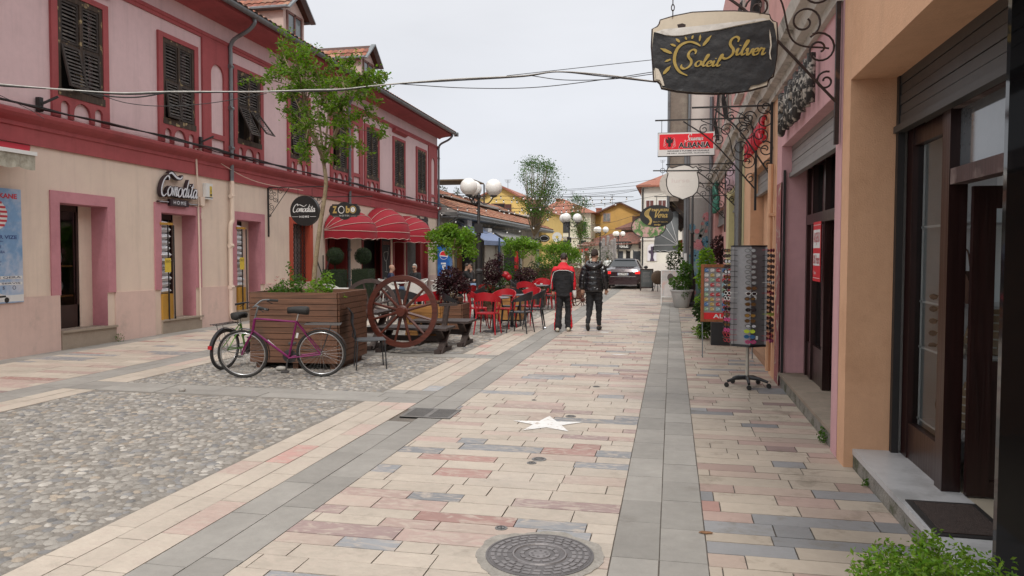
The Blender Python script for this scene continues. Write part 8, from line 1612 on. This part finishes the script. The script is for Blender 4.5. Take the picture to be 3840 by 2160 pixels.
clump('vine', 'dark vine tuft climbing left of the third round tree', 'plant', (PY(2010, 1000, 33).x, 33, 0), [((0, 0, 2.1), (.25, .2, .3), 200)], M['leafD'], .1, stem=[([(0, 0, 0), (0, 0, 2.2)], .02)])
t = thing('street_lamp', 'second lamp arm sign: round white sign with a yellow star on the second globe lamp', 'sign', PY(2089, 889, 40.3)); t['category'] = 'round sign'; g = B(f); g.lathe([(.26, -.05), (.26, 0), (0, 0)], n=24); t.name = 'round_sign'; g.build('disc', M['white'], t); g = B(f); g.prism([((.12 if i % 2 == 0 else .05) * cos(pi / 2 + i * pi / 5), (.12 if i % 2 == 0 else .05) * sin(pi / 2 + i * pi / 5)) for i in range(10)], 0, .01); g.build('star', M['yel'], t); g = B(f); g.tube([(.25, 0, -.03), (.64, 0, -.03)], .02, 5); g.build('arm', M['black'], t)
t['label'] = 'round white sign with a yellow star fixed to the second globe lamp'
p = PY(2041, 894, 39); t = thing('hanging_sign', 'dark oval sign at the end of the low tiled row', 'sign', p); g = B(f); g.prism(ell(.28, .19, 20), -.04, 0); g.build('board', M['black'], t); g = B(f); g.tube([(x, y, .01) for x, y in ell(.22, .13, 20)], .012, 4, True); g.build('white_ring', M['white'], t)
p = PY(1937, 1000, 29); t = thing('closed_parasol', 'closed red parasol between the purple shrub and the second round tree', 'parasol', (p.x, 29, 0)); g = B(); g.lathe([(.03, .9), (.09, 1.0), (.08, 1.5), (.03, 2.0), (0, 2.05)], n=10); g.build('canopy', M['redp'], t); g = B(); g.tube([(0, 0, 0), (0, 0, 2.1)], .02, 6); g.build('pole', M['black'], t)
p = PY(1895, 1030, 26); g = B(); g.ball((0, 0, 0), (.16, .1, .12), 10); g.ball((.12, 0, -.1), (.12, .1, .12), 10); o = g.build('red_cushion', M['redp'], smooth=True); o.location = p; tag(o, 'bright red cushion propped behind the tall purple shrub', 'cushion')
# ================================================================ car
t = thing('car', 'dark maroon saloon car seen from behind with lit tail lights', 'car', (-2.28, 36.4, 0)); W0 = .88
ST_ = [(0, .42, .80, .82, .80, .70), (.06, .26, .88, .95, .84, .74), (.3, .22, .94, 1.0, W0, .76), (.62, .22, .96, 1.03, W0, .74), (1.35, .2, .96, 1.40, W0, .56), (1.8, .2, .95, 1.44, W0, .57), (2.7, .2, .93, 1.43, W0, .58), (3.5, .2, .92, .97, W0, .72), (4.3, .22, .82, .86, .84, .66), (4.6, .3, .66, .7, .74, .6)]
g = B(); rings = []
for y, zb, zc, zt, w_, wt_ in ST_:
 h = [(w_ * .86, zb), (w_ * .98, zb + .14), (w_, .6), (w_ * .97, zc), (wt_, zt - .05), (wt_ * .75, zt - .004), (0, zt)]; rings.append([g.V((x, y, z)) for x, z in h] + [g.V((-x, y, z)) for x, z in h[:-1][::-1]])
n_ = len(rings[0])
for i in range(len(rings) - 1):
 for j in range(n_): g.F((rings[i][j], rings[i + 1][j], rings[i + 1][(j + 1) % n_], rings[i][(j + 1) % n_]))
g.F(rings[0][::-1]); g.F(rings[-1]); g.build('body', mat('maroon_car_paint', (.035, .014, .018), .22, .05, 3, coat=.6, metal=.2), t, smooth='auto')
cg = mat('tinted_car_glass', (.03, .035, .04), .25, .1, 2, spec=.4)
g = B(); g.poly([(-.68, .66, 1.06), (.68, .66, 1.06), (.50, 1.32, 1.405), (-.50, 1.32, 1.405)]); g.build('rear_window', cg, t)
for s in (-1, 1): g = B(); g.poly([(s * .865, 1.0, 1.0), (s * .87, 2.9, .98), (s * .61, 2.6, 1.38), (s * .61, 1.55, 1.38)]); g.build('side_window', cg, t)
g = B(); g.box(-.5, .5, 1.25, 1.45, 1.43, 1.455); g.build('spoiler', M['black'], t)
tl = mat('lit_tail_light', (.5, .01, .01), .3, 0); tl.node_tree.nodes['Principled BSDF'].inputs['Emission Color'].default_value = (1, .02, .02, 1); tl.node_tree.nodes['Principled BSDF'].inputs['Emission Strength'].default_value = .9
for s in (-1, 1):
 g = B(); g.box(s * .70 - .13, s * .70 + .13, -.012, .1, .72, .84); g.build('tail_light', tl, t)
 g = B(); g.ball((s * .99, 2.5, 1.0), (.11, .08, .08), 8); g.build('wing_mirror', M['black'], t)
 for y in (.75, 3.6): g = B(); g.lathe([(0, -.1), (.3, -.1), (.31, -.06), (.31, .06), (.3, .1), (0, .1)], (s * .74, y, .31), 20, ax='x'); g.build('wheel', M['rubber'], t)
g = B(); g.box(-.26, .26, -.01, .0, .66, .77); g.build('number_plate', M['white'], t); g = B(FF((0, -.012, 0))); text(g, 'AA 779 RI', -.2, .2, .685, .745, .001, bold=.02); g.build('plate_writing', M['black'], t)
g = B(); g.box(-.25, -.225, -.0125, -.009, .66, .77).box(.225, .25, -.0125, -.009, .66, .77); g.build('plate_ends', M['fridge'] if 'fridge' in M else bpy.data.materials['fridge_blue'], t)
g = B(); g.box(-.6, .6, -.012, .02, .585, .61); g.build('chrome_strip', M['chrome'], t); g = B(); g.box(-.66, .66, .0, .1, .2, .4); g.build('bumper_skirt', bpy.data.materials['maroon_car_paint'], t)
g = B(); g.tube([(.05 * cos(a), .0, .93 + .025 * sin(a)) for a in [k_ * .7 for k_ in range(9)]], .008, 4, True); g.build('badge', M['chrome'], t)
# ================================================================ people
SK = mat('skin', (.40, .23, .16), .6, .05, 8); HR = mat('dark_hair', (.03, .02, .015), .6, .3, 40, .5, 120); GH = mat('grey_hair', (.36, .35, .33), .7, .2, 40, .4, 90)
def solid(name, mb, mats, parent, vox, smooth=4, fn=None, fold=0):
 """joins overlapping shapes into one continuous skin"""
 o = mb.build(name, mats, None); m = o.modifiers.new('r', 'REMESH'); m.mode = 'VOXEL'; m.voxel_size = vox; s = o.modifiers.new('s', 'SMOOTH'); s.factor = .5; s.iterations = smooth
 dg = bpy.context.evaluated_depsgraph_get(); me = bpy.data.meshes.new_from_object(o.evaluated_get(dg)); old = o.data; o.modifiers.clear(); o.data = me; bpy.data.meshes.remove(old); me.name = name
 me.materials.clear()
 for q in mats: me.materials.append(q)
 if fold:      # soft creases in the cloth
  for v in me.vertices:
   c = v.co; v.co = c + v.normal * (fold * noise.noise(V((c.x * 7, c.y * 7, c.z * 15))) + fold * .6 * noise.noise(V((c.x * 18, c.y * 18 + 5, c.z * 30))))
 if fn:
  for p in me.polygons: p.material_index = fn(p.center)
 me.polygons.foreach_set('use_smooth', [True] * len(me.polygons)); o.parent = parent; return o
def limb(mb, pts, rs, n=12, k=3):
 P = crom(pts, k); m = len(P); R_ = []
 for i in range(m): f_ = i / (m - 1) * (len(rs) - 1); j = min(int(f_), len(rs) - 2); R_.append(rs[j] + (rs[j + 1] - rs[j]) * (f_ - j))
 mb.tube(P, R_, n); mb.ball(P[0], R_[0], n); mb.ball(P[-1], R_[-1], n)
def torso(mb, rings, n=20):
 rr = []
 for x, y, z, rx, ry in rings: rr.append([mb.V((x + rx * cos(2 * pi * j / n), y + ry * (abs(sin(2 * pi * j / n)) ** .85) * (1 if sin(2 * pi * j / n) > 0 else -1), z)) for j in range(n)])
 for a, b in zip(rr, rr[1:]):
  for j in range(n): mb.F((a[j], a[(j + 1) % n], b[(j + 1) % n], b[j]))
 mb.F(rr[0][::-1]); mb.F(rr[-1])
def hand(mb, w, d, side, up=V((0, 1, 0)), curl=.5):
 """palm, four unequal bent fingers and a thumb leaving the side of the palm; w wrist, d pointing direction"""
 w = V(w); d = V(d).normalized(); s = d.cross(up).normalized(); u = s.cross(d).normalized()
 limb(mb, [w, w + d * .03, w + d * .08], [.024, .03, .033], 8)
 for k in range(4):
  b = w + d * .085 + s * (.027 - .018 * k); L = (.062, .075, .07, .055)[k]; m_ = b + d * L * .5 + u * L * .08 * curl; e = b + d * L * (.5 + .45 * (1 - curl)) + u * L * .5 * curl
  limb(mb, [b, m_, e], [.0098, .009, .0078], 6, 2)
 b = w + d * .03 + s * .026; limb(mb, [b, b + d * .028 + s * .022 + u * .006, b + d * .06 + s * .024 + u * .02], [.012, .011, .009], 6, 2)
def head(mb, c, fwd, tilt=0, scale=1):
 """skull, jaw, nose, ears, brows, neck; fwd is the facing direction in the ground plane"""
 f_ = V((sin(fwd), cos(fwd), 0)); f_ = (f_ * cos(tilt) + V((0, 0, -sin(tilt)))); s = V((cos(fwd), -sin(fwd), 0)); u = s.cross(f_)
 c = V(c); K = scale
 def el(off, r):
  mb2 = MB(); mb2.ball((0, 0, 0), r, 14); mb.mesh(mb2.v, mb2.f, lambda p: c + s * (off[0] + p[0]) * K + f_ * (off[1] + p[1]) * K + u * (off[2] + p[2]) * K)
 el((0, -.012, .03), (.076, .094, .09)); el((0, .02, -.025), (.064, .074, .085)); el((0, .04, -.075), (.045, .045, .036)); el((0, .097, -.015), (.012, .018, .024)); el((0, .088, -.052), (.022, .01, .008))
 for q in (-1, 1): el((q * .078, -.005, -.01), (.01, .018, .03)); el((q * .03, .08, .022), (.02, .012, .008))
 return c, s, f_, u
def hair(name, c, s, f_, u, parent, m, full=1.0, top=.0):
 g = B(); mb2 = MB(); mb2.ball((0, 0, 0), (.083, .1, .1), 18); vs = []; rg = random.Random(2)
 for p in mb2.v: k = 1 + .06 * noise.noise(V(p) * 30); vs.append((p[0] * k, p[1] * k, p[2] * k * (1 + top if p[2] > 0 else 1)))
 keep = [f for f in mb2.f if not (sum(vs[i][1] for i in f) / len(f) > .035 and sum(vs[i][2] for i in f) / len(f) < .045) and sum(vs[i][2] for i in f) / len(f) > -.062 * full and not (abs(sum(vs[i][0] for i in f) / len(f)) > .06 and sum(vs[i][2] for i in f) / len(f) < -.01)]
 g.mesh(vs, keep, lambda p: c + s * p[0] + f_ * (p[1] - .014) + u * (p[2] + .034)); o = g.build(name, m, parent, smooth=True)
 md = o.modifiers.new('t', 'SOLIDIFY'); md.thickness = .012; return o
def eyes(c, s, f_, u, parent):
 for q in (-1, 1): g = B(); g.ball(c + s * q * .03 + f_ * .083 + u * .006, .009, 8); g.build('eye', mat('eye_dark', (.03, .025, .02), .2) if 'eye_dark' not in bpy.data.materials else bpy.data.materials['eye_dark'], parent)
def shoe(mb, a, toe):
 a = V(a); t_ = V(toe); d = (t_ - a); mb2 = MB(); limb(mb, [a + V((0, 0, .0)) - d * .22, a + d * .35, t_], [.045, .047, .04], 10, 3)
BLK = mat('black_fabric', (.012, .012, .014), .85, .2, 9, .3, 60)
# --- man in red and black tracksuit, walking away, head bowed
o = (-2.31, 16.4, 0); t = thing('person', 'person in a red and black tracksuit walking away, head bowed, white wrap on one hand', 'person', o, R(2))
g = B(); c, s, f_, u = head(g, (.0, .09, 1.575), 0, R(32)); limb(g, [(0, .0, 1.40), (0, .03, 1.47), (0, .07, 1.54)], [.062, .057, .055])
torso(g, [(0, 0, .88, .15, .1), (0, 0, 1.0, .14, .09), (0, 0, 1.2, .155, .1), (0, 0, 1.36, .17, .095), (0, 0, 1.43, .08, .06)])
for q in (-1, 1):
 limb(g, [(q * .17, 0, 1.36), (q * .222, -.03 - .03 * q, 1.12), (q * .235, .03 - .03 * q, .9)], [.045, .04, .028]); hand(g, (q * .235, .03 - .03 * q, .89), (0, .15, -1), q)
 limb(g, [(q * .085, 0, .86), (q * .098, .05 + .04 * q, .5), (q * .112, -.02 + .09 * q, .1)], [.065, .045, .038]); limb(g, [(q * .11, -.03 + .09 * q, .06), (q * .12, .08 + .09 * q, .045)], [.033, .028])
solid('body', g, [SK], t, .009)
hair('hair', c, s, f_, u, t, HR, 1.15); eyes(c, s, f_, u, t)
redt = mat('red_track_fabric', (.62, .008, .02), .7, .08, 9); g = B()
torso(g, [(0, 0, .80, .17, .12), (0, 0, .9, .178, .125), (0, 0, 1.1, .178, .125), (0, 0, 1.28, .195, .128), (0, -.01, 1.38, .18, .11), (0, .0, 1.43, .12, .085), (0, .02, 1.485, .075, .07), (0, .03, 1.50, .07, .065)])
for q in (-1, 1): limb(g, [(q * .17, -.005, 1.35), (q * .225, -.04 - .03 * q, 1.12), (q * .232, .03 - .03 * q, .90)], [.074, .058, .046])
solid('track_jacket', g, [BLK, redt], t, .013, fold=.011, fn=lambda p: 1 if (p.z > 1.34 - .3 * max(0, abs(p.x) - .12) or (abs(p.x) > .238 - .04 * (1.2 - p.z) and p.z > .92)) else 0)
g = B()
for q in (-1, 1): g.tube(crom([(0, -.142, 1.335), (q * .1, -.138, 1.33), (q * .19, -.1, 1.29), (q * .225, -.1, 1.2), (q * .245, -.1, 1.1), (q * .262, -.065, 1.0), (q * .268, -.04, .93)], 5), .0055, 5)
g.build('white_piping', M['white'], t)
g = B(); torso(g, [(0, 0, .76, .17, .125), (0, 0, .86, .17, .12), (0, 0, .94, .16, .11)])
for q in (-1, 1): limb(g, [(q * .085, 0, .84), (q * .098, .05 + .04 * q, .5), (q * .112, -.02 + .09 * q, .1)], [.096, .074, .086], 14)
solid('track_trousers', g, [BLK, redt], t, .014, fold=.016, fn=lambda p: 1 if abs(p.x) > .158 + .02 * (.5 - p.z) else 0)
g = B()
for q in (-1, 1): shoe(g, (q * .11, -.06 + .09 * q, .05), (q * .125, .11 + .09 * q, .045))
solid('shoes', g, [mat('cream_shoe', (.50, .46, .38), .7, .1, 9)], t, .009)
g = B(); limb(g, [(.232, .0, .93), (.242, .01, .84), (.246, .03, .77)], [.045, .043, .035], 12); g.build('hand_wrap', mat('white_gauze', (.68, .67, .65), .9, .08, 20), t, smooth=True)
# --- man in black puffer jacket, mid-stride
o = (-1.68, 16.75, 0); t = thing('person', 'person in a glossy black hooded puffer jacket walking away beside the tracksuit', 'person', o, R(-2))
g = B(); c, s, f_, u = head(g, (.01, .05, 1.635), R(22), R(8)); limb(g, [(0, .0, 1.45), (0, .02, 1.52), (.005, .04, 1.6)], [.062, .057, .055])
torso(g, [(0, 0, .92, .15, .1), (0, 0, 1.05, .14, .09), (0, 0, 1.25, .155, .1), (0, 0, 1.41, .17, .095), (0, 0, 1.48, .08, .06)])
for q in (-1, 1):
 limb(g, [(q * .2, 0, 1.41), (q * .25, -.03, 1.16), (q * .255, .06 * q, .93)], [.045, .04, .028]); hand(g, (q * .255, .06 * q, .92), (0, .12, -1), q)
LK = {-1: [(-.09, 0, .9), (-.1, .02, .5), (-.1, -.2, .16)], 1: [(.09, 0, .9), (.1, .08, .48), (.1, .1, .09)]}
for q in (-1, 1): limb(g, LK[q], [.07, .05, .038])
limb(g, [(-.1, -.22, .13), (-.1, -.16, .03)], [.035, .03]); limb(g, [(.1, .08, .06), (.11, .24, .04)], [.035, .03])
solid('body', g, [SK], t, .009); hair('hair', c, s, f_, u, t, mat('brown_curls', (.035, .02, .014), .7, .4, 40, .9, 70), .95, .32); eyes(c, s, f_, u, t)
puf = mat('glossy_puffer', (.010, .010, .012), .24, .1, 5, .35, 22, spec=.6); g = B(); rg_ = []
z = .85
for i in range(37):
 zz = .85 + .62 * i / 36; bul = .020 * abs(sin(pi * (zz - .85) / .115)) ** .6; k = 1.0 if zz < 1.3 else 1 - .5 * ((zz - 1.3) / .17) ** 2; rg_.append((0, 0, zz, (.195 + bul) * k, (.142 + bul) * k))
torso(g, rg_, 24)
for q in (-1, 1):
 P = crom([(q * .18, 0, 1.38), (q * .248, -.03, 1.17), (q * .258, .055 * q, .935)], 9); g.tube(P, [(.085 - .024 * i / (len(P) - 1)) + .012 * abs(sin(i * .95)) for i in range(len(P))], 14); g.ball(P[0], .085, 12); g.ball(P[-1], .05, 10)
g.tube(crom([(-.12, .02, 1.50), (-.13, -.1, 1.44), (0, -.17, 1.39), (.13, -.1, 1.44), (.12, .02, 1.50)], 5), .055, 10); g.ball((0, -.12, 1.42), (.12, .07, .07), 14); g.tube([(0, 0, 1.42), (0, .01, 1.52)], .085, 14)
solid('puffer_jacket', g, [puf], t, .0115, 2, fold=.008)
g = B(); torso(g, [(0, 0, .80, .155, .115), (0, 0, .9, .155, .11), (0, 0, .98, .15, .1)])
for q in (-1, 1): limb(g, [V(LK[q][0]) + V((0, 0, -.03)), LK[q][1], V(LK[q][2]) + V((0, 0, .05))], [.1, .078, .05], 14, 4)
solid('jogging_trousers', g, [BLK], t, .014, fold=.016)
g = B(); limb(g, [(-.1, -.26, .14), (-.1, -.2, .06), (-.1, -.16, .03)], [.046, .048, .036], 10); shoe(g, (.1, .06, .052), (.115, .24, .042)); solid('shoes', g, [M['rubber']], t, .009)
# --- seated figures
def seated(label, loc, rz, top, legs, hairm, turn=0, hairtop=0, bald=False, lean=0, shades=False, chin=False, sc=1):
 t = thing('person', label, 'person', loc, rz); t.scale = (sc,) * 3; g = B(); L = lean
 c, s, f_, u = head(g, (0, .04 + L * .5, 1.20), turn, R(6)); limb(g, [(0, L * .3, 1.0), (0, .02 + L * .4, 1.08), (0, .03 + L * .5, 1.16)], [.062, .057, .055])
 torso(g, [(0, 0, .46, .15, .12), (0, 0, .6, .14, .1), (0, L * .2, .8, .155, .1), (0, L * .3, .96, .17, .095), (0, L * .35, 1.03, .08, .06)])
 A = {}
 for q in (-1, 1):
  e = (q * .24, .05 + L * .3, .72); w = (q * .1, .3, .68) if not (chin and q == 1) else (q * .05, .17 + L * .5, 1.0)
  if chin and q == 1: e = (.2, .25, .74)
  A[q] = [(q * .19, L * .3, .97), e, w]; limb(g, A[q], [.045, .04, .028], 10, 3); hand(g, w, (-q * .3, .8, .1) if not (chin and q == 1) else (-.1, 0, 1), q, V((0, 0, 1)) if not chin else V((0, -1, 0)))
  limb(g, [(q * .1, .02, .5), (q * .14, .44, .5)], [.075, .055], 10); limb(g, [(q * .14, .44, .5), (q * .13, .42, .09)], [.055, .038], 10); limb(g, [(q * .13, .4, .06), (q * .14, .54, .04)], [.035, .03], 8)
 solid('body', g, [SK], t, .011)
 if not bald: hair('hair', c, s, f_, u, t, hairm, .7, hairtop)
 eyes(c, s, f_, u, t)
 if shades: g = B(); g.bar(c + f_ * .094 + s * -.068 + u * .008, c + f_ * .094 + s * .068 + u * .008, .022, .03, up=u); g.build('sunglasses', M['black'], t)
 g = B(); torso(g, [(0, 0, .45, .19, .15), (0, 0, .6, .185, .14), (0, L * .2, .8, .195, .135), (0, L * .3, .94, .21, .125), (0, L * .35, 1.01, .12, .09), (0, L * .38, 1.05, .075, .07)])
 for q in (-1, 1): limb(g, [A[q][0], A[q][1], V(A[q][1]).lerp(V(A[q][2]), .85)], [.078, .064, .045], 12)
 solid('jacket', g, [top], t, .012)
 g = B(); torso(g, [(0, .02, .42, .17, .15), (0, .02, .5, .17, .14), (0, 0, .56, .16, .12)])
 for q in (-1, 1): limb(g, [(q * .1, .02, .5), (q * .14, .44, .5)], [.1, .078], 12); limb(g, [(q * .14, .45, .5), (q * .13, .42, .12)], [.076, .06], 12)
 solid('trousers', g, [legs], t, .012)
 g = B()
 for q in (-1, 1): shoe(g, (q * .13, .4, .055), (q * .14, .56, .045))
 solid('shoes', g, [M['rubber']], t, .011); return t
jean = mat('blue_jeans', (.05, .085, .15), .85, .2, 12); navy = mat('navy_quilted', (.018, .025, .06), .6, .2, 9, .3, 30)
p = PY(1466, 1080, 24.3); seated('bald person in a navy quilted jacket seated with back half turned, by the chalkboard', (p.x, 24.3, 0), R(-62), navy, jean, HR, turn=R(10), bald=True)
p = PY(1558, 1080, 24.9); seated('grey-haired person in dark sunglasses and black jacket facing us at the white table', (p.x, 24.9, 0), R(150), BLK, jean, GH, turn=R(-25), shades=True, hairtop=.1)
p = PY(1742, 1080, 27.5); seated('dark-haired person in black leaning on one hand beside the lamp post', (p.x, 27.5, 0), R(-70), BLK, mat('light_jeans', (.16, .24, .36), .85, .15, 12), HR, lean=.12, chin=True)
p = PY(1768, 1070, 28.3); seated('person in a dark jacket sitting close behind the black-clad one', (p.x, 28.3, 0), R(110), mat('dark_brown_jacket', (.03, .022, .02), .8, .2), BLK, HR, turn=R(-20), chin=True)
p = PY(2278, 1030, 52); seated('far seated person in a white shirt left of the car', (p.x, 52, .18), R(5), M['white'], BLK, HR)
